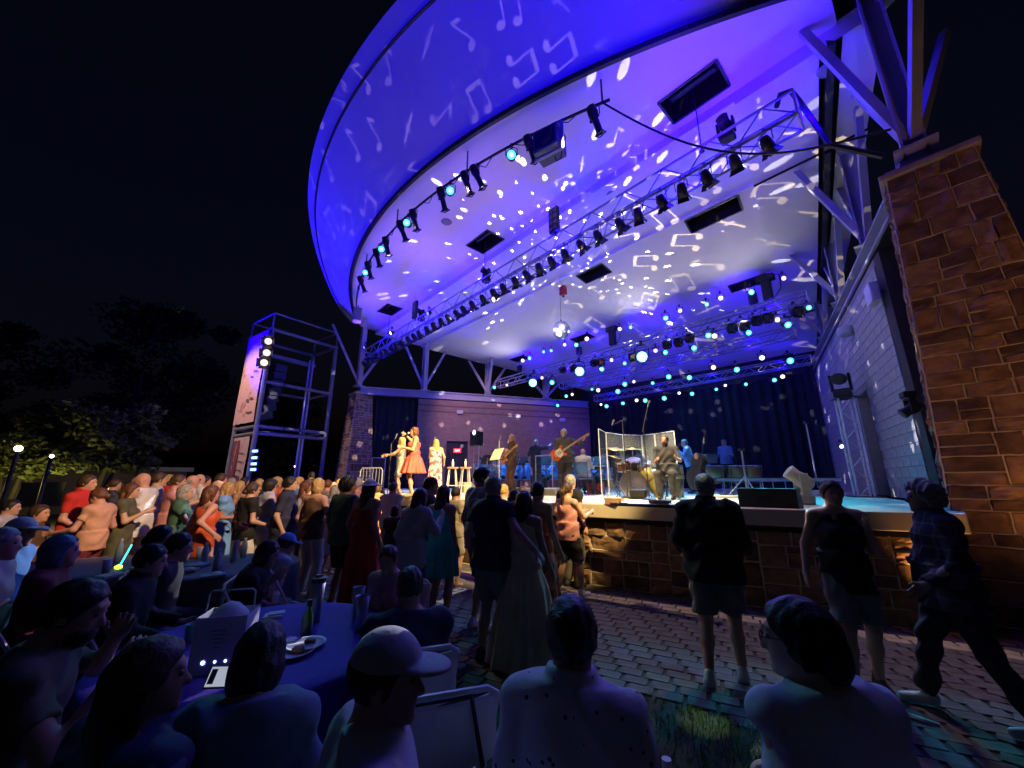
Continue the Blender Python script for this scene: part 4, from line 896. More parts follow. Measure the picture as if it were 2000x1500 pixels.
    if top:
        e = .017 if top != 'jacket' else .03; stl = {'tee': sleeve, 'polo': sleeve, 'longshirt': 1.9, 'jacket': 1.92, 'tank': 0, 'dress': sleeve if sleeve != .55 else 0, 'strapless': 0, 'sleeveless': 0}[top]
        loose = 0 if fem else .012
        def topf(p):
            d = torso(p, e + loose * .5)
            q = (p - P) @ T / s; el = np.sqrt((q[:, 0] / (.198 * wide + loose + .02 * belly)) ** 2 + ((q[:, 1] - .02 * belly) / (.15 + loose + .035 * belly)) ** 2); cyl = (el - 1) * .13 * s
            d = smin(d, np.maximum(cyl, np.abs(q[:, 2] + hem / 2 - .05) * s - (hem / 2 + .12) * s), .03)
            if top in ('tee', 'polo', 'longshirt', 'jacket'):
                d = smin(d, shoulders(p, .024), .06)
                for (a, ee, w_) in arms:
                    r1 = (.060 if top != 'jacket' else .073) * s
                    if stl <= 1: d = smin(d, d_cone(p, a, a + (ee - a) * stl, r1, r1 * .95, False, True), .03)
                    else: d = smin(d, d_cone(p, a, ee, r1, r1 * .88), .03); d = smin(d, d_cone(p, ee, ee + (w_ - ee) * (stl - 1), r1 * .88, r1 * .68, False, True), .02)
                d = np.maximum(d, (q[:, 2] - .562) * s)
                if top in ('polo', 'longshirt', 'jacket'): d = np.minimum(d, np.maximum(np.abs(d_cone(p, N - T @ V(0, 0, .02), N + T @ V(0, .01, .055) * s, .082 * s, .078 * s, False, True)) - .0085, -(q[:, 2] - .50) * s))
            elif top in ('tank', 'sleeveless', 'dress'):
                d = smin(d, d_ell(p, tp(0, -.01, .42), (.155 * W, .09 * s, .1 * s), T), .04)
                cutw = (q[:, 2] - (.50 - 6.5 * np.maximum(0, np.abs(q[:, 0]) - .10) ** 1.3 * .5 - (.0 if top == 'sleeveless' else .09 * np.exp(-(q[:, 0] / .06) ** 2)))) * s; d = np.maximum(d, cutw)
            else: d = np.maximum(d, (q[:, 2] - .40) * s)
            d = d + folds(p); return np.maximum(d, zcut(p, -hem))
        if top in ('dress', 'strapless'): hem = max(hem, .12)
        net_obj({'jacket': 'jacket', 'dress': 'bodice', 'strapless': 'bodice'}.get(top, 'shirt'), topf, lo, (hi[0], hi[1], N[2] + .13 * s), v * (.9 if lod else 1), cloth(topc), rootE)
    if bot in ('pants', 'shorts'):
        hm = .97 if bot == 'pants' else .0
        def botf(p):
            d = d_ell(p, tp(0, 0, .0), (.182 * W, .134 * s, .15 * s), T)
            for (a, kn, an) in legs:
                if bot == 'pants':
                    x = smin(d_cone(p, a, kn, .104 * W, .078 * s), d_cone(p, kn, kn + (an - kn) * .95, .076 * s, .066 * s, False, True), .02)
                else: x = d_cone(p, a, a + (kn - a) * .9, .108 * W, .098 * s, False, True)
                d = smin(d, x, .03)
            d = d + folds(p, .005); return np.maximum(d, ((p - P) @ T)[:, 2] - .12 * s)
        net_obj('trousers' if bot == 'pants' else 'shorts', botf, lo, (hi[0], hi[1], Pz + .2), v, cloth(botc), rootE)
    elif bot == 'skirt':
        z1 = Pz + .12 * s; z0 = max(.04, Pz - skirt_len)
        def skf(p):
            t = np.clip((z1 - p[:, 2]) / (z1 - z0), 0, 1); th = np.arctan2(p[:, 1], p[:, 0]); rr = np.sqrt((p[:, 0] / 1.08) ** 2 + (p[:, 1] / .88) ** 2)
            Rr = (.135 + .06 * np.minimum(1, t * 3.5)) * W + (skirt_r - .19) * t + t * .022 * (np.sin(th * 11 + sd) + .6 * np.sin(th * 17 + 2 * sd + 2 * t))
            return np.maximum((rr - Rr) * .8, np.maximum(p[:, 2] - z1, z0 - p[:, 2]))
        net_obj('skirt', skf, (-skirt_r * 1.3 - .08, -skirt_r * 1.2 - .08, z0), (skirt_r * 1.3 + .08, skirt_r * 1.2 + .08, z1), v, cloth(botc), rootE)
    # shoes
    if lod < 2 and not (sit and lod == 1 and False):
        for (a, kn, an) in legs:
            def shf(p, an=an): return np.maximum(smin(d_cone(p, an + V(0, -.03, -.03) * s, an + V(0, .155, -.05) * s, .043 * s, .034 * s), d_cone(p, an + V(0, -.02, -.03), an + V(0, -.01, .02), .045 * s, .042 * s), .02), -(p[:, 2] - (an[2] - .08 * s)))
            net_obj('shoe', shf, an + V(-.1, -.13, -.1), an + V(.1, .25, .1), .011 if lod == 0 else .015, mat('shoe_' + shoe, {'black': (.015, .015, .016), 'white': (.65, .65, .65), 'tan': (.35, .22, .12)}[shoe], .5), rootE)
    # hair
    if hair:
        big = {'curly': .035, 'wavy': .016}.get(hair, .010)
        def hf(p):
            q = hl(p); inf = big
            d = d_ell(q, V(0, -.014, .022), (.076 + inf, .099 + inf, .099 + inf))
            low = {'short': -.055, 'bald': -.05, 'curly': -.075, 'bob': -.12, 'wavy': -.1, 'long': -.08, 'pony': -.05, 'bun': -.05}[hair]
            face_cut = q[:, 1] * .86 - q[:, 2] * .5 - (.030 if hair != 'bald' else -.02)
            d = np.maximum(d, face_cut); d = np.maximum(d, low + .35 * np.maximum(0, q[:, 1] + .0) - q[:, 2])
            if hair == 'bald': d = np.maximum(d, q[:, 2] - .035)
            if hair == 'bob': d = smin(d, np.maximum(d_ell(q, V(0, -.03, -.05), (.095, .085, .10)), np.maximum(q[:, 1] - .035, -.13 - q[:, 2])), .02)
            if hair in ('long', 'wavy'):
                b0 = V(0, -.055, .0); 
                L2 = long; wl2 = d_ell(q, V(0, -.065 - .02, -.05 - L2 / 2), (.095, .05, .09 + L2 / 2)); d = smin(d, np.maximum(wl2, q[:, 1] - .02), .03)
                for k in (-1, 1): d = smin(d, d_cone(q, V(k * .075, -.01, .0), V(k * .085, -.02, -.06 - L2 * .55), .026, .02), .02)
            if hair == 'pony': d = smin(d, smin(d_cone(q, V(0, -.10, .03), V(0, -.135, -.02), .03, .04), d_cone(q, V(0, -.135, -.02), V(0, -.12, -.26), .04, .018), .03), .015)
            if hair == 'bun': d = smin(d, d_ell(q, V(0, -.115, -.02), (.042, .04, .042)), .01)
            a = .008 if hair == 'curly' else .004
            n_ = np.sin(q[:, 0] * 70 + 3 * np.sin(q[:, 2] * 30 + sd)) * np.sin(q[:, 2] * (60 if hair == 'curly' else 16) + 2 * np.sin(q[:, 1] * 45)) + .5 * np.sin(q[:, 0] * 130 + q[:, 1] * 90)
            return (d + a * n_) * s
        rr = (.2 if hair not in ('long', 'wavy') else .25 + long) * s
        net_obj('hair', hf, hc - V(.17, .24, rr), hc + V(.17, .2, .17), {0: .0065, 1: .011, 2: .018}[lod], hairm(hairc), rootE)
        ho = rootE.children[-1]
        if lod < 2 and ho.name.startswith('hair'): strands(ho, hc, Hd, 6500 if lod == 0 else 900, {'short': .028, 'bald': .02, 'curly': .045, 'bob': .06, 'bun': .05, 'pony': .05}.get(hair, .085) * s, hairm(hairc), hair == 'curly', int(seed) + 1)
    if beard:
        def bf(p): q = hl(p); return np.maximum(np.maximum(d_ell(q, V(0, .036, -.062), (.060, .066, .066)), q[:, 2] + .045), -(q[:, 1] - .02)) * s
        net_obj('beard', bf, hc - .15, hc + .15, .008, hairm(beard), rootE)
    if hat:
        kind, hcl = hat
        def htf(p):
            q = hl(p); d = np.maximum(d_ell(q, V(0, -.012, .03), (.09, .112, .105)), .038 - q[:, 2])
            if kind == 'cap': d = np.minimum(d, np.maximum(np.maximum(d_ell(q, V(0, .105, .043), (.075, .085, .016)), -q[:, 1]), np.abs(q[:, 2] - .045) - .012))
            if kind == 'bcap': d = np.minimum(d, np.maximum(d_ell(q, V(0, -.125, .035), (.07, .08, .016)), q[:, 1]))
            if kind == 'hat': d = np.minimum(d, d_ell(q, V(0, -.0, .045), (.15, .165, .012)))
            return d * s
        net_obj('cap' if 'cap' in kind else 'hat', htf, hc - .22, hc + .24, {0: .006, 1: .009, 2: .014}[lod], cloth(hcl), rootE)
    hm_ = np.array(Hd) 
    if lod < 2:
        for k in (-1, 1):
            c = hc + (Hd @ V(k * .031, .081, .010)) * s; MB().lathe([(.001, -.009), (.007, -.006), (.009, 0), (.007, .006), (.001, .009)], 8, Vector(c.tolist())).build('eye', mat('eye_dark', (.16, .12, .10), .2), rootE, True)
        if glasses:
            m = MB()
            for k in (-1, 1):
                c = [hc + (Hd @ V(k * .033 + .024 * math.cos(a), .104, .010 + .018 * math.sin(a))) * s for a in [math.pi * 2 * i / 12 for i in range(13)]]; m.tube([Vector(x.tolist()) for x in c], .0022, 4)
                m.tube([Vector((hc + (Hd @ V(k * .057, .103, .012)) * s).tolist()), Vector((hc + (Hd @ V(k * .078, -.005, .016)) * s).tolist())], .0022, 4)
            m.build('glasses', mat('glasses_frame', (.02, .02, .02), .3), rootE)
    rootE['_hands'] = 0; del rootE['_hands']
    J = {'rh': arms[0][2], 'lh': arms[1][2], 'head': hc}
    return rootE, J
def P_at(px, py, Y):               # ground spot and body height of a standing person whose head top shows at (px, py), Y metres ahead
    p = at_y(px, py, Y); return (p.x, p.y), p.z
# ================================================================ the audience
def stand(label, px, py, Y, face=-40, **k):
    (x, y), h = P_at(px, py, Y); return person(label, (x, y), face, min(1.95, max(1.2, h - .012)), **k)
def seated(label, px, py, Y, face=-40, **k):
    p = at_y(px, py, Y); ln = k.get('lean', 0); st = k.get('seat', .46); up = .60 * math.cos(R(ln)) + .20; s = min(1.12, max(.8, (p.z - st - .10) / up)); fx = -math.sin(R(face)); fy = math.cos(R(face)); sh = .62 * s * math.sin(R(ln))
    return person(label, (p.x - fx * sh, p.y - fy * sh), face, 1.75 * s, pose='sit', **k)
G1 = 'standing audience before the stage'
A = stand
# nearest standing figures
A('man in dark navy polo and grey shorts with one arm round the woman in yellow', 962, 926, 4.1, -28, topc='navy', top='polo', bot='shorts', botc='grey', hair='short', hairc='grey', lod=0, rh=(.36, -.10, -.36), belly=.4, wide=1.05, seed=1, group=G1)
A('woman in long pale yellow sundress with dark hair, held by the man in navy', 1022, 957, 4.05, -30, top='sleeveless', topc='yellow', bot='skirt', botc='yellow', skirt_len=.90, skirt_r=.36, hair='wavy', hairc='dark', long=.2, lod=0, lh=(.28, -.08, -.36), rh=(.16, .02, -.5), sk='tan', seed=2, group=G1)
A('tall man in lavender white shirt and navy shorts just left of the navy polo man', 940, 910, 4.9, -50, topc='lavender', top='tee', bot='shorts', botc='navy', hair='short', hairc='dark', lod=1, head=(-35, 0), seed=3, shoe='white', group=G1)
A('long-haired person in loose grey shirt and blue jeans with an arm on a friend', 812, 950, 4.7, -35, topc='lightgrey', top='longshirt', bot='pants', botc='denim', hair='long', hairc='brown', lod=1, rh=(-.05, .34, -.02), lean=6, hem=.16, seed=4, sk='fair', group=G1)
A('man looking right over the heads between the grey shirt and the teal dress', 838, 929, 5.5, -62, topc='charcoal', top='tee', botc='charcoal', hair='short', hairc='brown', lod=1, head=(-20, 6), seed=5, group=G1)
A('dark-haired woman in short bright teal dress near the stage steps', 866, 945, 5.15, -25, top='sleeveless', topc='teal', bot='skirt', botc='teal', skirt_len=.34, skirt_r=.24, hair='long', hairc='dark', lod=1, sk='tan', seed=6, group=G1)
A('woman in floor-length strapless red dress and white hat', 722, 934, 5.3, -25, top='strapless', topc='red', bot='skirt', botc='red', skirt_len=.88, skirt_r=.27, hair='long', hairc='brown', hat=('hat', 'white'), lod=1, sk='tan', long=.34, seed=7, group=G1)
A('woman with dark curls in dark green top and black shorts', 680, 930, 5.6, -30, topc='green', top='tee', bot='shorts', botc='black', hair='curly', hairc='dark', lod=1, wide=1.08, sleeve=.8, sk='tan', head=(-25, 0), seed=8, group=G1)
A('woman with blonde bob in brown sleeveless top and pale trousers, seen from behind', 622, 932, 6.1, -18, top='sleeveless', topc='brown', bot='pants', botc='lightgrey', hair='bob', hairc='blonde', lod=1, rh=(.05, .2, -.12), seed=9, shoe='tan', group=G1)
A('heavy man in open navy shirt over white, standing in profile to the stage', 566, 929, 6.4, -68, topc='navy', top='polo', botc='cream', hair='short', hairc='dark', lod=1, belly=1.0, wide=1.12, hem=.2, sleeve=.8, seed=10, group=G1)
A('woman in plain black tee and white trousers with her hand in front', 493, 941, 6.2, -35, topc='black', top='tee', botc='white', hair='bun', hairc='brown', lod=1, rh=(.04, .25, -.36), seed=11, group=G1)
A('woman in orange-red sleeveless blouse with hand on hip', 413, 946, 5.6, -28, top='sleeveless', topc='orange', bot='pants', botc='cream', hair='wavy', hairc='auburn', long=.08, lod=1, rh=(.2, -.02, -.36), hem=.22, wide=1.1, sk='pink', seed=12, group=G1)
A('grey-bobbed woman in dark grey top holding up a phone', 362, 944, 5.9, -58, topc='green', top='tee', botc='khaki', hair='bob', hairc='grey', lod=1, rh=(-.06, .32, -.08), seed=13, wide=1.05, group=G1)
A('bald bearded man in white tee and pale trousers', 289, 921, 6.4, 100, topc='white', top='tee', botc='cream', hair=None, lod=1, belly=.8, wide=1.1, sk='pink', beard='white', hem=.16, rh=(.0, .3, -.25), head=(20, 8), seed=14, group=G1)
A('man in grey printed tee behind the bald man', 311, 921, 7.1, -40, topc='lightgrey', top='tee', botc='denim', hair='short', hairc='brown', lod=1, seed=15, group=G1)
A('woman in long dark olive tunic, back turned, left of the bald man', 257, 942, 6.0, -60, topc='olive', top='tee', hem=.32, botc='brown', hair='wavy', hairc='auburn', long=.06, lod=1, rh=(.0, .3, -.12), seed=16, group=G1)
A('tall man in bright red polo shirt and khaki trousers', 172, 925, 5.8, -72, topc='red', top='polo', botc='khaki', hair='short', hairc='brown', lod=1, sk='pink', rh=(.02, .2, -.42), lh=(.05, .12, -.46), wide=1.06, sleeve=.75, hem=.14, seed=17, group=G1)
A('young woman in peach top and red shorts beside the red polo man', 205, 950, 5.5, 95, topc='peach', top='tee', bot='shorts', botc='maroon', hair='bun', hairc='auburn', lod=1, rh=(.1, .22, -.35), lh=(.1, .3, -.3), head=(15, 12), sk='pink', seed=18, group=G1)
A('woman in pink wrap holding out her arm behind the grey-bobbed woman', 348, 925, 6.8, -50, topc='pink', top='tee', bot='skirt', botc='pink', hair='bun', hairc='brown', lod=1, rh=(.1, .4, -.1), seed=19, sk='pink', group=G1)
A('bald man in cream shirt behind the grey-bobbed woman', 376, 926, 7.4, -40, topc='cream', top='tee', botc='khaki', hair='bald', hairc='grey', lod=1, sk='pink', seed=20, group=G1)
A('woman with ponytail in pink tank and dark shorts clapping at the stage wall', 1106, 940, 6.2, -52, top='tank', topc='pink', bot='shorts', botc='black', hair='pony', hairc='brown', lod=0, rh=(-.02, .42, -.16), lh=(-.1, .44, -.18), step=.8, shoe='white', sk='fair', seed=21, group=G1)
A('woman with bun in strapless rust dress right of the yellow dress', 1048, 938, 4.8, -40, top='strapless', topc='orange', bot='skirt', botc=pattern_mat('rust_print', (.30, .08, .04), (.08, .03, .02), 'blot', 9, .55), skirt_len=.8, skirt_r=.27, hair='bun', hairc='dark', lod=1, sk='tan', rh=(.14, .05, -.5), seed=22, group=G1)
A('man in black tee directly before the ponytail woman', 1112, 925, 6.7, -48, topc='black', top='tee', botc='charcoal', hair='short', hairc='grey', lod=1, wide=1.08, seed=23, group=G1)
A('dark-haired person between the navy polo man and the woman with bun', 1003, 954, 5.6, -45, topc='navy', top='tee', botc='charcoal', hair='bun', hairc='dark', lod=1, seed=24, group=G1)
A('man in plain white tee right at the foot of the stage', 768, 940, 7.6, -20, topc='white', top='tee', botc='denim', hair='short', hairc='brown', lod=1, wide=1.08, seed=25, group=G1)
A('dark-haired child standing behind the man in plain white tee', 772, 985, 6.4, -20, topc='charcoal', top='tee', botc='charcoal', hair='bob', hairc='dark', lod=1, seed=26, group=G1)
A('big man in black jacket, grey shorts and white trainers, alone before the stage', 1372, 922, 3.72, -30, top='jacket', topc='black', bot='shorts', botc=mat('cloth_dim_grey', (.13, .13, .15), .85, bump=.2), hair='short', hairc='grey', lod=0, rh=(.06, .22, -.38), lh=(.08, .2, -.4), shoe='white', wide=1.14, belly=.8, hem=.14, step=.7, head=(-18, 0), seed=27, sk='pink')
A('woman in black tank and grey shorts facing the camera with a drink raised', 1617, 935, 3.6, 160, top='sleeveless', topc='black', bot='shorts', botc='grey', hair='bun', hairc='brown', lod=0, lh=(-.02, .2, -.08), rh=(.14, .02, -.5), sk='fair', hem=.16, seed=28, step=.6)
A('curly grey-haired man in dark plaid shirt walking left past the pillar', 1803, 939, 3.15, 62, top='longshirt', topc=pattern_mat('dark_plaid', (.035, .03, .055), (.16, .14, .22), 'plaid', 12, .16), botc='charcoal', hair='curly', hairc='grey', lod=0, step=1.5, shoe='white', hem=.16, rh=(.06, -.1, -.48), lh=(.05, .22, -.44), wide=1.1, belly=.6, seed=29, sk='fair')
A('man in dark shirt raised above the crowd by the far pillar, hand up', 612, 905, 12.5, 40, topc='black', top='polo', botc='charcoal', hair='short', hairc='dark', lod=1, lh=(.12, .3, .02), seed=30, sk='fair')
# deeper rows: eight figures reused in different clothes
protos = []; kinds = [('tee', 'pants', 'short'), ('tee', 'shorts', 'short'), ('tank', 'pants', 'long'), ('sleeveless', 'skirt', 'bob'), ('tee', 'pants', 'bun'), ('polo', 'pants', 'bald'), ('tee', 'skirt', 'wavy'), ('longshirt', 'pants', 'curly')]
cols = ['white', 'pink', 'cream', 'peach', 'lightgrey', 'red', 'skyblue', 'navy', 'khaki', 'orange', 'black', 'lavender', 'teal', 'yellow']; hcs = ['brown', 'blonde', 'dark', 'grey', 'auburn', 'brown', 'blonde']; rr = random.Random(11)
spots = [(432, 923, 8.2), (452, 932, 9.4), (468, 938, 8.0), (478, 930, 10.6), (507, 934, 8.6), (520, 938, 10), (532, 945, 7.7), (541, 932, 9.0), (556, 938, 11.3), (584, 930, 8.4), (597, 937, 7.5), (604, 934, 10.5), (640, 936, 8.6), (652, 940, 10.4), (655, 946, 7.6), (664, 936, 12),
         (698, 932, 7.0), (706, 938, 9.4), (700, 930, 11.5), (738, 942, 9.2), (402, 928, 9.0), (390, 924, 7.9), (330, 926, 9.2), (352, 928, 10.5), (460, 928, 12.5), (500, 932, 13), (545, 931, 13.4), (575, 934, 13), (628, 936, 13.2), (425, 936, 7.0), (446, 941, 6.9), (528, 936, 6.9), (982, 944, 6.6), (890, 950, 6.8), (1020, 948, 7.0), (270, 930, 8.8), (225, 934, 8.2)]
for i, (px, py, Y) in enumerate(spots):
    (x, y), h = P_at(px, py, Y); k = i % 8; lab = f'{nth(i + 1)} in the deeper rows of the crowd'
    tc_, hc_ = cols[(i * 5 + i // 3) % len(cols)], hcs[(i * 3 + i // 4) % 7]; sk_ = ['pink', 'fair', 'tan', 'fair'][i % 4]
    lab = f'{hc_}-haired spectator in {tc_} {"dress" if kinds[k][1] == "skirt" else "top"}, {nth(i + 1)} in the packed rows'
    fc = -38 + rr.uniform(-22, 22)
    if i < 8:
        o, J = person(lab, (x, y), fc, 1.70, top=kinds[k][0], topc=tc_, bot=kinds[k][1], botc=rr.choice(['denim', 'khaki', 'charcoal', 'cream']), hair=kinds[k][2], hairc=hc_, sk=sk_, lod=2, seed=40 + i, rh=rr.choice([None, (0, .3, -.15), (-.05, .25, -.3)]), lh=rr.choice([None, (0, .25, -.3)]), group='rows packed behind the front crowd'); protos.append(o)
    else:
        o = copy_tree(protos[k]); tag(o, lab, 'person', 'rows packed behind the front crowd'); o.location = (x, y, 0); o.rotation_euler = (0, 0, R(fc))
        for ch in o.children:
            nm = ch.name.split('.')[0]; mm = {'body': skin(sk_), 'hair': hairm(hc_), 'shirt': cloth(tc_), 'bodice': cloth(tc_)}.get(nm)
            if nm in ('trousers', 'shorts', 'skirt'): mm = cloth(rr.choice(['denim', 'khaki', 'charcoal', 'cream'])) if nm != 'skirt' else cloth(tc_)
            if mm: ch.material_slots[0].link = 'OBJECT'; ch.material_slots[0].material = mm
    sc_ = max(.85, min(1.12, h / 1.71)); o.scale = (sc_, sc_, sc_)
# seated audience at the tables
S = seated; SP = pattern_mat('white_sprigged_cotton', (.62, .60, .64), (.05, .045, .09), 'dots', 26, .17)
S('man in white sprigged shirt sitting with his back to the camera, front centre', 1112, 1166, 1.42, -18, seat=.40, top='longshirt', topc=SP, botc='denim', hair='short', hairc='dark', lod=0, rh=(.05, .14, -.44), lh=(.05, .14, -.44), seed=51, sk='tan')
S('man in white shirt and dark-rimmed glasses turned left, front right', 1572, 1172, 1.40, 12, seat=.40, top='tee', topc='white', botc='charcoal', hair='wavy', long=-.03, hairc='dark', lod=0, head=(40, 4), glasses=True, rh=(.05, .12, -.46), lh=(.05, .12, -.46), seed=52, sk='fair', wide=1.05, sleeve=.8)
S('man in grey cap and pale shirt turned right, nearest the camera', 742, 1228, 1.25, -62, seat=.40, top='tee', topc='white', botc='charcoal', hair='short', hairc='brown', hat=('cap', 'lightgrey'), lod=0, head=(-30, 4), rh=(.05, .12, -.46), lh=(.05, .12, -.46), seed=53, sk='pink', wide=1.08)
S('woman in slate blue tee bent over her glowing phone', 512, 1214, 1.48, 12, seat=.38, top='tee', topc=mat('cloth_slate', (.16, .24, .30), .85, bump=.2), botc='denim', hair='bob', hairc='dark', lod=0, head=(12, 18), lh=(-.12, .30, -.22), rh=(.1, .3, -.42), seed=54, sk='tan', lean=6, sleeve=.75)
S('long-haired woman in dark blue printed top, back turned, front left', 288, 1250, 1.32, -22, seat=.38, top='tee', topc=pattern_mat('blue_print', (.03, .05, .10), (.10, .16, .22), 'blot', 7, .55), botc='charcoal', hair='wavy', hairc='brown', long=.14, lod=0, head=(-30, 0), seed=55, sk='tan', sleeve=.9, wide=1.06)
S('bearded man in olive shirt leaning his chin on his fist, left', 135, 1128, 1.62, -52, top='tee', topc='olive', botc='charcoal', hair='short', hairc='dark', lod=0, beard='dark', lh=(.0, .2, .05), rh=(-.02, .26, .02), lean=10, head=(-15, 5), seed=56, sk='tan', wide=1.08)
S('man in black shirt with lit face in profile across the violet table', 292, 1062, 2.85, -62, top='longshirt', topc='black', botc='charcoal', hair='short', hairc='dark', lod=0, rh=(-.05, .36, -.3), lh=(.05, .36, -.3), seed=57, sk='fair', lean=10, wide=1.12)
S('person with teal light coloured into the hair, in maroon top behind the bearded man', 118, 1044, 2.9, -50, top='tee', topc='maroon', botc='charcoal', hair='bob', hairc='blue', lod=1, rh=(.1, .4, -.2), seed=58, sk='fair')
S('woman in black resting her chin on her hand across the violet table', 518, 1054, 3.5, -70, top='tee', topc='black', botc='charcoal', hair='bob', hairc='dark', lod=0, rh=(-.12, .2, .02), lh=(.05, .25, -.3), lean=18, seat=.42, seed=59, sk='fair')
S('person in pale blue cap and light shirt behind the woman in black', 556, 1040, 4.1, -35, top='tee', topc='lightgrey', botc='charcoal', hair='short', hairc='brown', hat=('cap', 'skyblue'), lod=1, lean=18, seat=.42, seed=60, wide=1.1)
S('man in navy shirt, back turned, at the right side of the violet table', 803, 1106, 2.3, 20, top='tee', topc='navy', botc='charcoal', hair='short', hairc='dark', lod=0, lean=14, seat=.42, rh=(.0, .32, -.25), lh=(.0, .32, -.25), seed=61, sk='tan', wide=1.12, sleeve=.8)
S('smiling woman facing the camera with sunglasses pushed up in her hair', 763, 1062, 3.2, 165, top='tank', topc='pink', botc='denim', hair='bun', hairc='brown', lod=0, lean=12, seat=.44, rh=(.0, .3, -.28), lh=(.05, .32, -.3), seed=62, sk='fair', head=(12, 0))
S('boy in white cap and blue shirt at the left edge', 40, 1010, 3.6, -75, top='tee', topc='blue', botc='charcoal', hair='short', hairc='brown', hat=('cap', 'white'), lod=1, seed=63, sk='pink', lean=6)
S('child in brown sitting far left, arms folded', 78, 985, 5.6, -70, top='tee', topc='brown', botc='charcoal', hair='short', hairc='brown', lod=1, seed=64, sk='pink', rh=(-.1, .25, -.25), lh=(-.1, .25, -.25))
S('dark-haired woman sitting between the two cluttered tables', 314, 1025, 3.75, -50, top='tee', topc='charcoal', botc='charcoal', hair='bun', hairc='dark', lod=1, seed=65)
S('dark-haired person beside the flower vase table, head bowed', 347, 1040, 3.3, -60, top='tee', topc='charcoal', botc='charcoal', hair='short', hairc='dark', lod=1, seed=66, lean=8)
S('spectator in pale shirt half cut off at the left edge', 4, 1030, 3.0, -60, top='tee', topc='cream', botc='charcoal', hair='short', hairc='grey', lod=1, seed=67, sk='pink')
S('person in white shirt in the shadows far left', 22, 975, 6.4, -60, top='tee', topc='lightgrey', botc='charcoal', hair='short', hairc='dark', lod=1, seed=68)
# ================================================================ performers and their gear on the stage
def on_stage(label, px, py, Y, face, lift=0, **k):
    p = at_y(px, py, Y); sit = k.get('pose') == 'sit'
    if sit: h = 1.75 * min(1.1, max(.85, (p.z - ZS - lift - .56) / .80))
    else: h = min(1.9, max(1.5, p.z - ZS - lift - .012))
    return person(label, (p.x, p.y), face, h, parent_z=ZS + lift, **k)
sequin = mat('silver_sequins', (.35, .33, .3), .3, .6, var=.6, scale=60, bump=.6, bscale=120)
floral = pattern_mat('pink_floral', (.62, .55, .55), (.45, .10, .16), 'blot', 11, .54)
on_stage('lead singer in tiered red dress singing into a microphone', 812, 833, 9.6, 108, top='strapless', topc=mat('cloth_coral', (.62, .10, .09), .7, bump=.2), bot='skirt', botc=MATS['cloth_coral'], skirt_len=.36, skirt_r=.34, hair='bob', hairc='auburn', lod=0, rh=(-.14, .24, .10), lh=(-.02, .3, -.22), sk='fair', seed=81, shoe='tan')
on_stage('backing singer in sequinned top holding both hands forward, left of the red dress', 787, 853, 11.0, 100, top='tank', topc=sequin, bot='shorts', botc=sequin, hair='wavy', hairc='blonde', lod=1, rh=(.02, .42, -.22), lh=(.0, .45, -.26), sk='tan', seed=82, shoe='tan')
on_stage('blonde backing singer in pink floral outfit, seen from behind', 853, 857, 11.2, 20, top='tank', topc=floral, bot='skirt', botc=floral, skirt_len=.85, skirt_r=.2, hair='long', hairc='blonde', long=.2, lod=1, lh=(-.06, .28, -.1), rh=(.12, .1, -.45), sk='fair', seed=83, shoe='tan')
g1_, jg = on_stage('white-haired guitarist in brown shirt and trousers', 1001, 847, 11.5, 118, top='longshirt', topc=mat('cloth_brown_shirt', (.09, .055, .035), .8, bump=.2), botc='brown', hair='bob', hairc='blonde', lod=1, rh=(-.02, .22, -.38), lh=(.10, .28, -.20), head=(25, 4), sk='pink', seed=84)
b1_, jb = on_stage('bass player in black shirt and trousers facing the audience', 1101, 837, 10.6, 165, top='longshirt', topc='charcoal', botc='charcoal', hair='short', hairc='grey', lod=1, rh=(.04, .24, -.36), lh=(.34, .26, -.02), belly=.9, wide=1.15, sk='tan', seed=85, beard='grey')
on_stage('conductor in dark tailcoat with raised baton arm, back turned', 1046, 858, 12.8, -35, lift=.15, top='jacket', topc='navy', botc='charcoal', hair='short', hairc='grey', lod=1, rh=(.28, .30, .12), lh=(.1, .3, -.1), hem=.2, seed=86)
on_stage('keyboard player in white shirt sitting with back to the audience', 1138, 876, 10.9, -30, pose='sit', top='longshirt', topc='white', botc='charcoal', hair='bald', hairc='grey', lod=1, rh=(.02, .36, -.28), lh=(.02, .36, -.28), sk='pink', wide=1.1, seed=87)
on_stage('drummer in dark shirt seated behind the clear shield', 1297, 849, 8.4, 150, pose='sit', top='tee', topc='charcoal', botc='charcoal', hair='short', hairc='auburn', lod=1, rh=(-.05, .36, -.22), lh=(.05, .36, -.2), sk='pink', seed=88, wide=1.08, sleeve=.9, beard='auburn')
on_stage('double bass player in bright blue shirt', 1343, 857, 12.0, 70, top='longshirt', topc='skyblue', botc='black', hair='short', hairc='grey', lod=1, rh=(.0, .3, -.2), lh=(.0, .28, .0), lean=8, sk='fair', seed=89)
on_stage('timpani player in blue shirt behind the copper kettledrums', 1413, 858, 13.6, 130, lift=.15, top='longshirt', topc='skyblue', botc='black', hair='short', hairc='grey', lod=1, rh=(.02, .3, -.25), lh=(.02, .3, -.25), seed=90)
orch = [(938, 892, 14.2, 'short', 'dark'), (965, 878, 13.2, 'short', 'dark'), (985, 902, 15.5, 'bob', 'brown'), (1012, 900, 14.8, 'short', 'grey'), (1030, 905, 16.2, 'bun', 'dark'), (1062, 898, 15.6, 'short', 'brown'), (1080, 902, 14.6, 'bob', 'blonde'), (1126, 900, 16.0, 'short', 'grey'), (1160, 890, 14.4, 'short', 'dark'), (1182, 896, 15.2, 'bun', 'brown'), (1232, 892, 14.4, 'short', 'brown'), (1262, 888, 13.4, 'bob', 'grey'), (1372, 880, 14.2, 'short', 'grey')]
protoO = {}
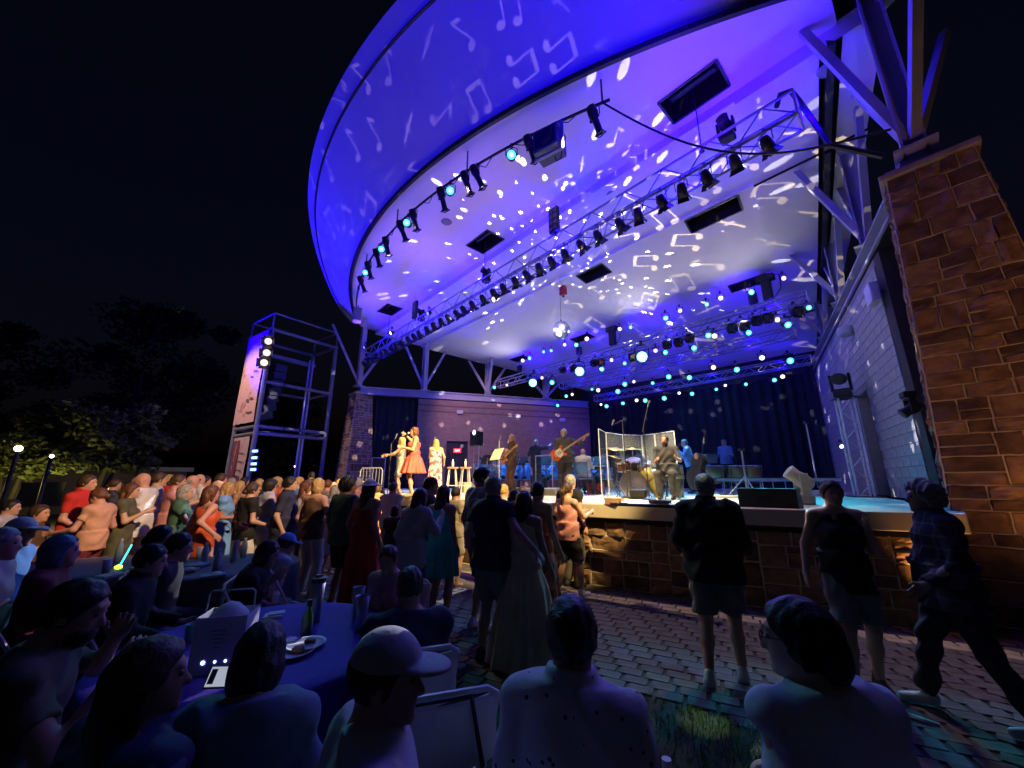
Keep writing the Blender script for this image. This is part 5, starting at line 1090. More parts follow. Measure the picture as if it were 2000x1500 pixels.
for i, (px, py, Y, hr, hcx) in enumerate(orch):
    lab = f'{hcx}-haired orchestra player in blue shirt, {nth(i + 1)} from the left upstage'
    if i < 4: o, J = on_stage(lab, px, py, Y, [150, 165, 120, 100][i], pose='sit', top='longshirt', topc='skyblue', botc='black', hair=hr, hairc=hcx, lod=2, rh=(-.05, .32, -.12), lh=(-.02, .36, -.2), seed=100 + i, group='seated orchestra players'); protoO[i] = o
    else:
        p = at_y(px, py, Y); o = copy_tree(protoO[i % 4]); tag(o, lab, 'person', 'seated orchestra players'); o.location = (p.x, p.y, ZS); o.rotation_euler = (0, 0, R([120, 100, 140, 160, 90][i % 5]))
        for ch in o.children:
            if ch.name.startswith('hair'): ch.material_slots[0].link = 'OBJECT'; ch.material_slots[0].material = hairm(hcx)
# ---- chairs for the orchestra, keyboard player
def stage_chair(loc, rz, label, group=None):
    t = thing('stacking_chair', label, 'chair', loc, rz, group); m_ = mat('blue_plastic', (.10, .22, .48), .5)
    MB().box((0, 0, .44), (.42, .40, .035)).build('seat', m_, t, bevel=.012); MB().box((0, -.21, .72), (.40, .03, .32)).build('backrest', m_, t, bevel=.012)
    for sx in (-1, 1):
        for sy, top in ((1, .43), (-1, .86)): MB().tube([(sx * .19, sy * .19, 0), (sx * .19, sy * .185 - (.02 if sy < 0 else 0), top)], .011, 5).build('leg', DARKM(), t)
    return t
ch0 = None
for i, (px, py, Y, hr, hcx) in enumerate(orch):
    p = at_y(px, py, Y); rz = R([150, 165, 120, 100][i] if i < 4 else [120, 100, 140, 160, 90][i % 5]); lab = f'blue stacking chair of the orchestra player seated {nth(i + 1)} from the left'
    if ch0 is None: ch0 = stage_chair((p.x, p.y, ZS), rz, lab, 'orchestra chairs')
    else: c = copy_tree(ch0); c.location = (p.x, p.y, ZS); c.rotation_euler = (0, 0, rz); tag(c, lab, 'chair', 'orchestra chairs')
# ---- music stands
ms0 = None
def music_stand(loc, rz, label, group=None, lit=False):
    t = thing('music_stand', label, 'music stand', loc, rz, group)
    d = MB().box((0, 0, 1.08), (.5, .02, .34), Matrix.Rotation(R(-28), 3, 'X')).build('desk', BLACK() if not lit else mat('score_lit_tint', (.75, .7, .5), .7), t); MB().bar((-.25, .08, .93), (.25, .08, .93), .05, .015).build('ledge', BLACK(), t)  # the lit desk carries its yellow light as a pale colour
    MB().tube([(0, 0, .1), (0, 0, 1.05)], .012, 6).build('shaft', DARKM(), t)
    for k in range(3): a = k * 2.094; MB().tube([(0, 0, .16), (.26 * math.cos(a), .26 * math.sin(a), .01)], .009, 5).build('foot', DARKM(), t)
    return t
sp0 = None
for i, (px, Y) in enumerate(((952, 13.2), (1000, 14.2), (1022, 14), (1066, 13.9), (1092, 13.6), (1146, 13.8), (1172, 14.0), (1214, 13.6), (1250, 13.0), (1385, 12.6), (1365, 13.0))):
    p = at_y(px, 900, Y); lab = f'black music stand among the orchestra, {nth(i + 1)} from the left'
    if sp0 is None: sp0 = music_stand((p.x, p.y, ZS), R(-40), lab, 'orchestra music stands')
    else: c = copy_tree(sp0); c.location = (p.x, p.y, ZS); c.rotation_euler = (0, 0, R(-40 + 25 * math.sin(i * 2.1))); tag(c, lab, 'music stand', 'orchestra music stands')
p = at_y(970, 900, 10.6); music_stand((p.x, p.y, ZS), R(-60), 'music stand with a score coloured as if brightly lit beside the white-haired guitarist', lit=True)
p = at_y(1062, 900, 12.2); t = thing('conductor_rail', 'thin metal lectern rail beside the conductor', 'rail', (p.x, p.y, ZS), TH)
for x in (-.35, .35): MB().tube([(x, 0, 0), (x, 0, 1.15)], .014, 6).build('post', ALU(), t)
MB().tube([(-.35, 0, 1.15), (.35, 0, 1.15)], .016, 6).build('top_rail', ALU(), t)
p = at_y(1040, 950, 11.6); t = thing('podium', 'low grey podium box in front of the conductor', 'podium', (p.x, p.y, ZS), TH)
MB().box((0, 0, .09), (2.6, .9, .18)).build('platform', mat('podium_grey', (.35, .33, .28), .7), t, bevel=.01); MB().box((0, -.452, .09), (2.5, .006, .12)).build('kick_panel', mat('podium_panel', (.2, .19, .17), .7), t)
# ---- guitars
def outline(pts, n=4):                       # closed smooth outline
    out = []; m = len(pts)
    for i in range(m):
        p0, p1, p2, p3 = (Vector((*pts[(i + k) % m], 0)) for k in (-1, 0, 1, 2))
        for j in range(n):
            t = j / n; q = .5 * ((2 * p1) + (p2 - p0) * t + (2 * p0 - 5 * p1 + 4 * p2 - p3) * t * t + (3 * p1 - p0 - 3 * p2 + p3) * t ** 3); out.append((q.x, q.y))
    return out
def guitar(label, loc, rz, roll, body, guard, scale=1.0, neck=.62):
    t = thing('electric_guitar', label, 'guitar', loc, rz); t.rotation_euler = (R(90), roll, rz); t.scale = (scale,) * 3
    o = outline([(-.20, .0), (-.17, .13), (-.04, .14), (.05, .10), (.15, .155), (.19, .12), (.13, .03), (.13, -.03), (.19, -.13), (.14, -.16), (.05, -.10), (-.04, -.15), (-.17, -.14)])
    MB().prism(o, -.022, .022).build('body', body, t, bevel=.008)
    MB().prism(outline([(-.06, .08), (.10, .10), (.12, .02), (.10, -.09), (.0, -.12), (-.06, -.05)]), .0235, .027).build('pickguard', guard, t)
    MB().box((.10 + neck / 2, 0, .022), (neck, .048, .022)).build('neck', mat('maple', (.45, .26, .10), .5), t)
    MB().prism([(.10 + neck, -.03), (.10 + neck + .18, -.05), (.10 + neck + .2, .01), (.10 + neck, .03)], .008, .026).build('headstock', mat('maple', (.45, .26, .10)), t)
    for x in (.0, .06): MB().box((x, 0, .031), (.02, .08, .01)).build('pickup', BLACK(), t)
    MB().box((-.1, 0, .03), (.03, .08, .012)).build('bridge', ALU(), t)
    for k in range(4): MB().tube([(-.1, -.018 + .012 * k, .038), (.12 + neck, -.014 + .0095 * k, .036)], .0012, 4).build('string', ALU(), t)
def hold(o, J, fwd, up, side=0):
    M_ = Matrix.Rotation(o.rotation_euler.z, 4, 'Z'); return Vector(o.location) + (M_ @ Vector((side, fwd, up)))
guitar('amber hollow guitar slung on the white-haired guitarist', hold(g1_, jg, .24, 1.02, .08), R(118 + 180), R(-22), mat('amber_sunburst', (.50, .16, .03), .25, var=.5, scale=7), mat('amber_guard', (.35, .12, .03), .3))
guitar('red sunburst bass guitar with white guard held by the bass player', hold(b1_, jb, .30, 1.08, .12), R(165 + 180), R(-32), mat('red_sunburst', (.55, .09, .02), .25, var=.4, scale=6), mat('cream_guard', (.7, .68, .58), .4), .98, .70)
# ---- microphones
def mic_stand(label, px, Y, h, boom=None, rz=0):
    p = at_y(px, 900, Y); t = thing('microphone_stand', label, 'microphone stand', (p.x, p.y, ZS), rz)
    MB().tube([(0, 0, .05), (0, 0, h)], .011, 6).build('shaft', ALU() if boom is None else DARKM(), t); MB().lathe([(.14, 0), (.14, .02), (.02, .05)], 14).build('base', DARKM(), t)
    top = Vector((0, 0, h))
    if boom: e = top + Vector(boom); MB().tube([top - Vector(boom) * .25, e], .008, 5).build('boom', DARKM(), t); top = e
    MB().tube([top, top + Vector((.05, -.02, .13))], [.014, .022], 7).build('microphone', mat('mic_metal', (.3, .3, .32), .4, .6), t)
mic_stand('silver microphone stand left of the backing singers', 762, 10.4, 1.35, (.12, -.1, .12)); mic_stand('microphone stand between the red dress and the blonde singer', 838, 11.4, 1.4, (.12, -.05, .1))
mic_stand('tall boom microphone over the left side of the drum kit', 1221, 8.9, 1.75, (-.25, 0, -.12)); mic_stand('tallest boom microphone over the right side of the drum kit', 1262, 8.2, 1.5, (.15, .05, .45)); mic_stand('plain microphone stand beside the guitarist', 975, 11.0, 1.5)
p = at_y(798, 846, 9.45); t = thing('hand_microphone', 'hand microphone at the lead singer\'s mouth', 'microphone', p); MB().tube([(0, 0, 0), (-.12, 0, -.09)], [.024, .014], 8).build('handle', BLACK(), t); MB().lathe([(.001, -.03), (.026, -.01), (.028, .01), (.001, .035)], 10).build('grille', ALU(), t)
# ---- stools with bottles, wedges, cases at the left
for k, px in enumerate((884, 909)):
    p = at_y(px, 916, 11.4); t = thing('bar_stool', f'wooden bar stool with a water bottle, {"left" if k == 0 else "right"} of the pair behind the singers', 'stool', (p.x, p.y, ZS), R(20 * k), 'bar stools')
    MB().lathe([(.001, .72), (.17, .72), (.175, .75), (.16, .765), (.001, .765)], 16).build('seat', mat('stool_wood', (.30, .17, .08), .5), t)
    for j in range(4): a = R(45 + 90 * j); MB().tube([(.12 * math.cos(a), .12 * math.sin(a), .72), (.21 * math.cos(a), .21 * math.sin(a), 0)], .014, 6).build('leg', ALU(), t)
    MB().tube([(.18 * math.cos(a), .18 * math.sin(a), .25) for a in [R(10 * i) for i in range(37)]], .009, 5).build('foot_ring', ALU(), t)
    b = thing('water_bottle', f'clear water bottle standing on the {"left" if k == 0 else "right"} bar stool', 'bottle', (p.x, p.y, ZS + .766)); MB().lathe([(.033, 0), (.035, .12), (.03, .16), (.014, .19), (.014, .2)], 12).build('bottle', mat('bottle_frost', (.75, .72, .75), .3), b, True); MB().lathe([(.016, .2), (.016, .225)], 10).build('lid', mat('white_lid', (.7, .7, .7)), b)
def wedge(label, px, py, sz, rz, mt=None):
    p = at_z(px, py, ZS); t = thing('floor_monitor', label, 'speaker', p, rz); w_, d_, h_ = sz; mt = mt or mat('monitor_black', (.022, .022, .024), .6, bump=.1)
    MB().add([(x * w_ / 2, y, z) for x in (-1, 1) for (y, z) in ((-d_ / 2, 0), (d_ / 2, 0), (d_ / 2, h_), (-d_ * .05, h_), (-d_ / 2, h_ * .25))], [(4, 3, 2, 1, 0), (5, 6, 7, 8, 9), (0, 1, 6, 5), (1, 2, 7, 6), (2, 3, 8, 7), (3, 4, 9, 8), (4, 0, 5, 9)]).build('cabinet', mt, t, bevel=.012)
    MB().add([(-w_ * .45, -d_ * .49, h_ * .3), (w_ * .45, -d_ * .49, h_ * .3), (w_ * .45, -d_ * .08, h_ * .97), (-w_ * .45, -d_ * .08, h_ * .97)], [(0, 1, 2, 3)]).build('grille', DARKM(), t).location = (0, -.012, .012)
    MB().box((0, d_ / 2 + .004, h_ * .45), (.2, .012, .1)).build('handle_recess', BLACK(), t)
tanb = mat('monitor_tan', (.42, .38, .30), .6, bump=.1)
wedge('pale floor monitor nearest the bar stools', 888, 945, (.62, .5, .32), TH + R(180), tanb); wedge('pale floor monitor at the stage lip behind the couple', 912, 962, (.62, .5, .34), TH + R(170), tanb)
wedge('large black floor monitor at the right of the stage lip', 1506, 990, (.74, .46, .27), TH + R(185)); wedge('small dark floor monitor at the left of the stage lip', 735, 966, (.5, .42, .28), TH + R(160))
p = at_z(745, 955, ZS); t = thing('equipment_rack', 'tall dark equipment rack with pale frame at the left of the stage', 'rack', (p.x - .6, p.y + 1.2, ZS), R(10)); MB().box((0, 0, .75), (.62, .6, 1.44)).build('case', BLACK(), t)
m = MB()
for x in (-.33, .33): m.tube([(x, -.31, 0), (x, -.31, 1.55)], .018)
m.tube([(-.33, -.31, 1.55), (.33, -.31, 1.55)], .018); m.build('frame', ALU(), t)
p = at_z(722, 960, ZS); t = thing('crowd_barrier', 'short metal barrier beside the far pillar', 'barrier', (p.x, p.y, ZS), R(-20)); m = MB().tube([(-.5, 0, 0), (-.5, 0, .75), (-.42, 0, .85), (.42, 0, .85), (.5, 0, .75), (.5, 0, 0)], .02); m.build('frame', ALU(), t)
for i in range(6): MB().tube([(-.36 + .145 * i, 0, .08), (-.36 + .145 * i, 0, .84)], .008, 5).build('rail', ALU(), t)
# ---- red box, floor LED, wooden blocks, cable
p = at_z(1164, 965, ZS); t = thing('road_box', 'red equipment box with black lid beside the clear shield', 'box', p, TH); MB().box((0, 0, .15), (.42, .34, .3)).build('box', mat('box_red', (.55, .03, .025), .45), t, bevel=.015); MB().box((0, 0, .325), (.43, .35, .045)).build('lid', BLACK(), t, bevel=.01); MB().tube([(-.1, -.17, .2), (-.08, -.2, .14), (.08, -.2, .14), (.1, -.17, .2)], .01).build('handle', BLACK(), t)
p = at_z(1248, 975, ZS); t = thing('floor_led_light', 'low light with glowing blue diodes on the floor by the bass drum', 'stage light', p, TH + R(15)); MB().box((0, 0, .12), (.34, .2, .16)).build('housing', BLACK(), t, bevel=.03)
for i in range(5): MB().lathe([(.001, 0), (.02, 0)], 8, (-.12 + .06 * i, -.02, .203)).build('diode', LENS['blue'], t)
MB().bar((-.2, 0, .02), (.2, 0, .02), .12, .03).build('bracket', DARKM(), t)
for k, (px, py) in enumerate(((1198, 985), (1288, 990))):
    p = at_z(px, py, ZS); t = thing('wood_block', f'{"left" if k == 0 else "right"} pale wooden block lying at the stage lip before the drums', 'block', p, TH + R(8)); MB().box((0, 0, .025), (.22, .16, .05)).build('lower_board', mat('pine', (.45, .28, .15), .7), t); MB().box((.01, .01, .075), (.3, .12, .045)).build('upper_board', mat('pine', (.45, .28, .15)), t)
a0, a1 = toL(at_z(1190, 988, ZS)), toL(at_z(1400, 996, ZS)); t = thing('lip_strip', 'long dark batten lying along the stage lip before the drums', 'batten', L(a0[0], a0[1] , ZS), math.atan2((L(*a1[:2]) - L(*a0[:2])).y, (L(*a1[:2]) - L(*a0[:2])).x)); MB().box(((L(*a1[:2]) - L(*a0[:2])).length / 2, .08, .02), ((L(*a1[:2]) - L(*a0[:2])).length, .1, .04)).build('batten', BLACK(), t); MB().box((.2, .08, .045), (.1, .08, .01)).build('clip', DARKM(), t)
# ---- drum kit
CHR = mat('chrome', (.7, .7, .72), .15, .95, var=.03); SHELL = mat('brown_drum_wrap', (.13, .06, .035), .25, .1, var=.3, scale=10); HEADM = mat('drum_head', (.72, .70, .62), .5, var=.04)
def drum(name, label, loc, r, d, axis, mt, tiltz=0, lugs=8, cat='drum', legs=0):
    t = thing(name, label, cat, loc, tiltz); rot = Matrix.Rotation(axis, 3, 'X')
    sh_ = MB().lathe([(r, -d / 2), (r * 1.005, 0), (r, d / 2)], 28, rot=rot).build('shell', mt, t, True)
    for k in (-1, 1):
        MB().lathe([(r * 1.0, k * d / 2 - .02), (r * 1.04, k * d / 2 - .018), (r * 1.04, k * d / 2 + .018), (r * .99, k * d / 2 + .02)], 28, rot=rot).build('hoop', CHR, t); MB().lathe([(.001, k * (d / 2 + .006)), (r * .99, k * (d / 2 + .006))], 28, rot=rot).build('drum_head', HEADM, t)
    for i in range(lugs): a = 2 * math.pi * i / lugs; MB().tube([rot @ Vector((r * 1.03 * math.cos(a), r * 1.03 * math.sin(a), -d / 2)), rot @ Vector((r * 1.03 * math.cos(a), r * 1.03 * math.sin(a), d / 2))], .007, 5).build('tension_rod', CHR, t)
    for i in range(legs): a = 2 * math.pi * (i + .3) / legs; MB().tube([(r * 1.06 * math.cos(a), r * 1.06 * math.sin(a), .1), (r * 1.1 * math.cos(a), r * 1.1 * math.sin(a), -loc[2] + ZS)], .009, 5).build('leg', CHR, t)
    return t
KX = at_z(1243, 972, ZS); kd = lambda dx, dy, z: (KX.x + dx, KX.y + dy, ZS + z)
t = drum('bass_drum', 'bass drum with cream front head and brown shell', kd(0, 0.05, .31), .29, .42, R(90), SHELL, R(-28))
MB().lathe([(.001, 0), (.055, 0)], 16, (.1, -.222, -.1), Matrix.Rotation(R(90), 3, 'X')).build('port_hole', M_VOID, t)
for s in (-1, 1): MB().tube([(s * .26, -.12, -.1), (s * .4, -.2, -.31)], .011).build('spur', CHR, t)
drum('rack_tom', 'black rack tom mounted above the bass drum', kd(.06, .18, .76), .15, .22, R(25), BLACK(), R(-20), 6); drum('rack_tom', 'brown rack tom left of the black one', kd(-.22, .25, .74), .14, .2, R(25), SHELL, R(-30), 6); drum('snare_drum', 'chrome snare drum between the toms and the drummer', kd(.25, .55, .66), .17, .14, R(6), CHR, 0, 8, legs=3); drum('floor_tom', 'floor tom on chrome legs behind the tilted drum', kd(.62, .35, .5), .2, .38, 0, SHELL, 0, 8, legs=3)
def cymbal(label, dx, dy, h, r, tilt, rz):
    t = thing('cymbal', label, 'cymbal', kd(dx, dy, 0), rz); c = MB().lathe([(.001, .03), (.04, .028), (.06, .008), (r, -.012), (r, -.015), (.05, .0)], 28, (0, 0, h), Matrix.Rotation(tilt, 3, 'X')).build('disc', mat('brass_bronze', (.62, .48, .20), .28, .85, var=.12, scale=20), t, True)
    MB().tube([(0, 0, .3), (0, 0, h - .01)], .011).build('stand', CHR, t); MB().lathe([(.015, h + .02), (.012, h + .05)], 8).build('wing_nut', CHR, t)
    for k in range(3): a = 2.094 * k; MB().tube([(0, 0, .38), (.24 * math.cos(a), .24 * math.sin(a), .01)], .009, 5).build('foot', CHR, t)
cymbal('largest bronze cymbal at the left of the drum kit', -.28, .45, 1.16, .25, R(14), R(20)); cymbal('wide ride cymbal in the middle of the drum kit', .22, .75, 1.18, .28, R(6), 0); cymbal('lower cymbal left of the rack toms', -.34, .35, .95, .2, R(18), R(60)); cymbal('small cymbal in front of the drummer', .52, .6, .8, .16, R(3), 0)
# hand drums before the kit
for k, (dx, dy, lean, rz, lab, c) in enumerate(((.52, -.12, R(-26), R(55), 'long olive hand drum leaning left in front of the drummer', (.20, .17, .05)), (.92, -.05, 0, 0, 'upright dark hand drum at the right end of the kit', (.035, .032, .02)), (1.1, .25, 0, 0, 'second upright hand drum standing further back, violet light put into its colour', (.05, .05, .07)))):  # the last shell carries violet light in its base colour
    t = thing('conga_drum', lab, 'drum', kd(dx, dy, .02 if k == 0 else 0), rz); rot = Matrix.Rotation(lean, 3, 'X')
    MB().lathe([(.10, 0), (.12, .2), (.155, .48), (.14, .72)], 20, rot=rot).build('shell', mat('conga_' + str(k), c, .3, var=.2), t, True); MB().lathe([(.15, .70), (.152, .74), (.14, .745)], 20, rot=rot).build('hoop', CHR, t); MB().lathe([(.001, .746), (.142, .746)], 20, rot=rot).build('drum_head', HEADM, t)
    MB().lathe([(.158, .42), (.160, .47), (.157, .5)], 20, rot=rot).build('band', mat('brass_band', (.5, .4, .18), .3, .8), t)
    for i in range(6): a = math.pi * i / 3; MB().tube([rot @ Vector((.158 * math.cos(a), .158 * math.sin(a), .5)), rot @ Vector((.153 * math.cos(a), .153 * math.sin(a), .72))], .006, 4).build('tuning_rod', CHR, t)
# clear shield
GL = mat('clear_acrylic', (.75, .85, .9), .06, var=.02, alpha=.13, spec=1.0); EDGE = mat('acrylic_edge', (.8, .88, .92), .2, emit=None)
t = thing('drum_shield', 'folding clear acrylic shield of five panels around the drum kit', 'screen', (0, 0, 0)); sx_ = [(1172, 838, 984, 8.9), (1186, 843, 968, 9.6), (1220, 843, 0, 10.1), (1257, 844, 0, 10.2), (1283, 841, 0, 9.9), (1323, 835, 0, 9.3)]
sp_ = [at_y(x, 900, Y) for x, _, _, Y in sx_]
for i in range(5):
    A_, B_ = Vector((sp_[i].x, sp_[i].y, 0)), Vector((sp_[i + 1].x, sp_[i + 1].y, 0)); d_ = (B_ - A_).normalized(); A2, B2 = A_ + d_ * .012, B_ - d_ * .012; HT = 1.55
    pn = MB().bar((A2 + B2) / 2 + Vector((0, 0, ZS + .005)), (A2 + B2) / 2 + Vector((0, 0, ZS + HT)), .012, (B2 - A2).length, up=Vector((-d_.y, d_.x, 0)).cross(Vector((0, 0, 1)))).build('panel', GL, t)
    m = MB(); 
    for q in (A2, B2): m.tube([q + Vector((0, 0, ZS + .005)), q + Vector((0, 0, ZS + HT))], .011, 5)
    m.tube([A2 + Vector((0, 0, ZS + HT)), B2 + Vector((0, 0, ZS + HT))], .008, 5); m.build('panel_edge', EDGE, pn)
# ---- keyboard and its stand
p = at_y(1146, 905, 11.6); t = thing('electric_keyboard', 'black keyboard on a crossed stand before the white-shirted player', 'keyboard', (p.x, p.y, ZS), R(-30)); MB().box((0, 0, .74), (1.15, .32, .09)).build('case', BLACK(), t, bevel=.01); MB().box((0, -.06, .79), (1.05, .16, .012)).build('keys', mat('ivory_keys', (.7, .7, .68), .4), t)
for s in (-1, 1): MB().bar((-.4 * s, -.05 * s, .0), (.4 * s, -.05 * s, .69), .04, .04).build('stand_leg', DARKM(), t)
stage_chair((at_y(1138, 900, 10.9).x, at_y(1138, 900, 10.9).y, ZS), R(-30), 'chair of the white-shirted keyboard player'); 
p = at_y(1297, 900, 8.4); t = thing('drum_throne', 'round drum stool under the drummer', 'stool', (p.x, p.y, ZS)); MB().lathe([(.001, .43), (.17, .43), (.18, .47), (.16, .5), (.001, .5)], 18).build('seat', BLACK(), t); MB().tube([(0, 0, .05), (0, 0, .43)], .02).build('post', CHR, t)
for k in range(3): a = 2.094 * k; MB().tube([(0, 0, .2), (.26 * math.cos(a), .26 * math.sin(a), .01)], .012, 5).build('foot', CHR, t)
# ---- double bass, timpani
p = at_y(1352, 905, 11.7); t = thing('double_bass', 'dark double bass leaning on the blue-shirted player', 'double bass', (p.x, p.y, ZS + .1), R(70)); t.rotation_euler = (R(100), R(-8), R(110))
MB().prism(outline([(-.30, 0), (-.27, .03), (.0, .0)][:0] + [(0, .0), (-.18, .12), (-.32, .34), (-.24, .56), (-.17, .68), (-.23, .88), (-.14, 1.06), (0, 1.1), (.14, 1.06), (.23, .88), (.17, .68), (.24, .56), (.32, .34), (.18, .12)]), -.1, .1).build('body', mat('bass_wood', (.11, .05, .02), .3, var=.3), t, bevel=.02); MB().box((0, 1.36, .1), (.06, .62, .05)).build('neck', mat('ebony', (.02, .015, .012), .4), t); MB().tube([(0, 1.66, .1), (0, 1.78, .08), (0, 1.82, .02), (0, 1.78, -.02)], .035).build('scroll', MATS['bass_wood'], t); MB().box((0, .42, .14), (.16, .02, .1)).build('bridge', mat('maple', (.45, .26, .1)), t); MB().tube([(0, 0, 0), (0, -.1, 0)], .01).build('endpin', ALU(), t)
for k, px in enumerate((1390, 1436, 1466)):
    p = at_y(px, 900, 12.6 - .1 * k); t = thing('timpani_drum', f'copper kettledrum, {nth(k + 1)} from the left of the set of three', 'drum', (p.x, p.y, ZS), 0, 'kettledrums'); r = (.34, .32, .28)[k]
    MB().lathe([(.05, .28), (r * .55, .32), (r * .88, .48), (r, .72), (r, .82)], 24).build('kettle', mat('copper', (.42, .22, .12), .3, .85, var=.2), t, True); MB().lathe([(.001, .83), (r * 1.0, .83)], 24).build('drum_head', HEADM, t); MB().lathe([(r, .80), (r * 1.05, .81), (r * 1.05, .84), (r * 1.0, .85)], 24).build('hoop', CHR, t)
    for i in range(4): a = math.pi * i / 2 + .4; MB().tube([(r * 1.04 * math.cos(a), r * 1.04 * math.sin(a), .8), (r * .95 * math.cos(a), r * .95 * math.sin(a), .02)], .014, 6).build('leg', CHR, t)
# ---- riser frames at the right rear, tripod stands
p0, p1 = at_y(1400, 926, 10.5), at_y(1640, 924, 10.2); t = thing('riser_frame', 'metal riser frame with upright bars at the right rear of the stage', 'frame', (p0.x, p0.y, ZS), math.atan2(p1.y - p0.y, p1.x - p0.x)); ln_ = (p1 - p0).length
for z in (.42, .38): MB().tube([(0, 0, z), (ln_, 0, z)], .02).build('rail', ALU(), t)
for i in range(10): MB().tube([(ln_ * (i + .5) / 10, 0, 0), (ln_ * (i + .5) / 10, 0, .4)], .013, 5).build('upright', ALU(), t)
MB().box((ln_ / 2, .5, .44), (ln_, .95, .05)).build('platform', DARKM(), t)
for k, (px, Y, h, lab) in enumerate(((1451, 9.0, 1.05, 'silver tripod stand in front of the riser frame'), (1588, 10.5, 1.9, 'tall slim stand near the right wing drape'))):
    p = at_y(px, 900, Y); t = thing('tripod_stand', lab, 'stand', (p.x, p.y, ZS)); MB().tube([(0, 0, .2), (0, 0, h)], .018).build('pole', ALU(), t)
    for j in range(3): a = .5 + 2.094 * j; MB().tube([(0, 0, .48), (.42 * math.cos(a), .42 * math.sin(a), .01)], .014, 5).build('leg', ALU(), t)
    MB().box((0, 0, h + .03), (.12, .08, .06)).build('head', DARKM(), t)
p = at_z(1420, 985, ZS); t = thing('floor_tray', 'teal-lit shallow tray on the rear floor', 'tray', at_y(1420, 947, 9.2), TH); t.location.z = ZS; MB().box((0, 0, .03), (.9, .5, .06)).build('tray', mat('tray_grey', (.4, .42, .42), .5), t, bevel=.015); MB().box((0, 0, .07), (.3, .2, .03)).build('plug_box', BLACK(), t)
# ---- white moving light by the monitor; right-hand truss tower with a moving light on top
p = at_z(1572, 985, ZS); moving_head('moving_head_light', 'white moving head light standing on the stage lip beside the black monitor', p, TH + R(-60), 1, 'off', R(130), mat('cream_shell', (.62, .56, .44), .45), s=.8)
p = at_z(1687, 962, ZS); t = thing('truss_tower', 'upright silver truss tower against the right block wall', 'truss tower', (*L(9.15, 4.9).xy, ZS), TH + R(20)); HT = 2.4; h = .15
for x in (-h, h):
    for y in (-h, h): MB().tube([(x, y, .02), (x, y, HT)], .024).build('chord', mat('bright_alu', (.8, .82, .86), .35, .1), t)
nb = 7; me1 = MB().tube([(-h, -h, 0), (h, -h, HT / nb)], .013, 5).mesh('brace', ALU()); me2 = MB().tube([(-h, h, 0), (-h, -h, HT / nb)], .013, 5).mesh('brace', ALU())
for i in range(nb):
    for me in (me1, me2): o = bpy.data.objects.new('brace', me); col.objects.link(o); o.parent = t; o.location = (0, 0, HT / nb * i); o.scale = ((1 if i % 2 == 0 else -1) if me is me1 else 1, 1, 1)
MB().box((0, 0, .01), (.6, .6, .02)).build('base_plate', DARKM(), t); MB().box((0, 0, HT + .012), (.45, .45, .024)).build('top_plate', DARKM(), t)
moving_head('moving_head_light', 'black moving head light on top of the right truss tower', Vector(t.location) + Vector((0, 0, HT + .026)), TH, 1, 'off', R(80), s=1.0)
p = at_y(1772, 765, 5.9); moving_head('moving_head_light', 'black moving light clamped to the shadowed edge of the right pillar', p, TH + R(-70), -1, 'off', R(60), s=.55)
p = at_y(1640, 862, 9.0); t = fixture('wash', 'white', p, R(40), R(70), 'side_light', 'small white lamp clamped low by the right wing', None); t.scale = (.5,) * 3
for k, (px, py, Y, lab) in enumerate(((1688, 800, 9.2, 'short black downpipe'),)): pass
p = at_y(930, 893, 13.6); t = thing('light_tree', 'slim lamp tower with a glaring white lamp beside the exit door', 'lamp stand', (p.x, p.y, ZS), TH); HT = at_y(931, 843, 13.6).z - ZS
for x in (-.14, .14): MB().tube([(x, 0, 0), (x, 0, HT - .5)], .018).build('upright', ALU(), t)
for i in range(6): MB().tube([(-.14, 0, .25 + i * .27), (.14, 0, .25 + i * .27)], .014).build('rung', ALU(), t)
MB().box((0, 0, HT - .25), (.4, .3, .5)).build('lamp_housing', BLACK(), t, bevel=.02); MB().lathe([(.001, 0), (.09, 0)], 14, (0.06, -.16, HT - .05), Matrix.Rotation(R(90), 3, 'X')).build('lens', LENS['white'], t)
# ================================================================ plaza, lawn, tower, tables, trees
# ---- pavers: running bond with a band of light painted as paler courses along the stage
PAV = [mat('paver_slate', (.085, .083, .085), .9, var=.3, scale=9, bump=.2), mat('paver_grey', (.11, .107, .105), .9, var=.3, scale=9, bump=.2), mat('paver_umber', (.10, .088, .08), .9, var=.3, scale=9, bump=.2)]
LIT_STRIP = mat('paver_painted_lit', (.42, .36, .27), .85, var=.2, scale=9, bump=.4)
setting('paving_bed', MB().prism([(-24, -14), (13.5, -14), (13.5, .2), (-24, .2)], -.05, .004), mat('paving_sand', (.05, .045, .04), .95), frame=ROOT)
pv = thing('paving', None, None, *ROOT); del_keys = [k for k in ('label', 'category') if k in pv]; pv['kind'] = 'structure'
def paver_mesh(w_, d_, m_):
    m = MB(); x, y = w_ / 2 - .006, d_ / 2 - .006; c = .005
    m.add([(-x, -y, 0), (x, -y, 0), (x, y, 0), (-x, y, 0), (-x + c, -y + c, .012), (x - c, -y + c, .012), (x - c, y - c, .012), (-x + c, y - c, .012)], [(0, 1, 5, 4), (1, 2, 6, 5), (2, 3, 7, 6), (3, 0, 4, 7), (4, 5, 6, 7)]); return m.mesh('paver', m_)
PW, PD = .21, .14; pm = {(k, i): paver_mesh(PW if k < 2 else PW * 1.1, PD if k < 2 else .22, mm) for k in (0, 1) for i, mm in enumerate(PAV)}; pmp = paver_mesh(.27, .22, LIT_STRIP); rp = random.Random(5)
camL = toL((0, 0, 0)); def_list = []
def lawn_edge(p):                                       # world: True where the grass is
    x, y = p.x, p.y; return (y < 3.62 - .22 * max(0, x - .6) - .10 * x * x * (x > 0) + .12 * math.sin(x * 1.7) and x < 2.15 and x > -7.5)
rows_b = []
n_rows = 64
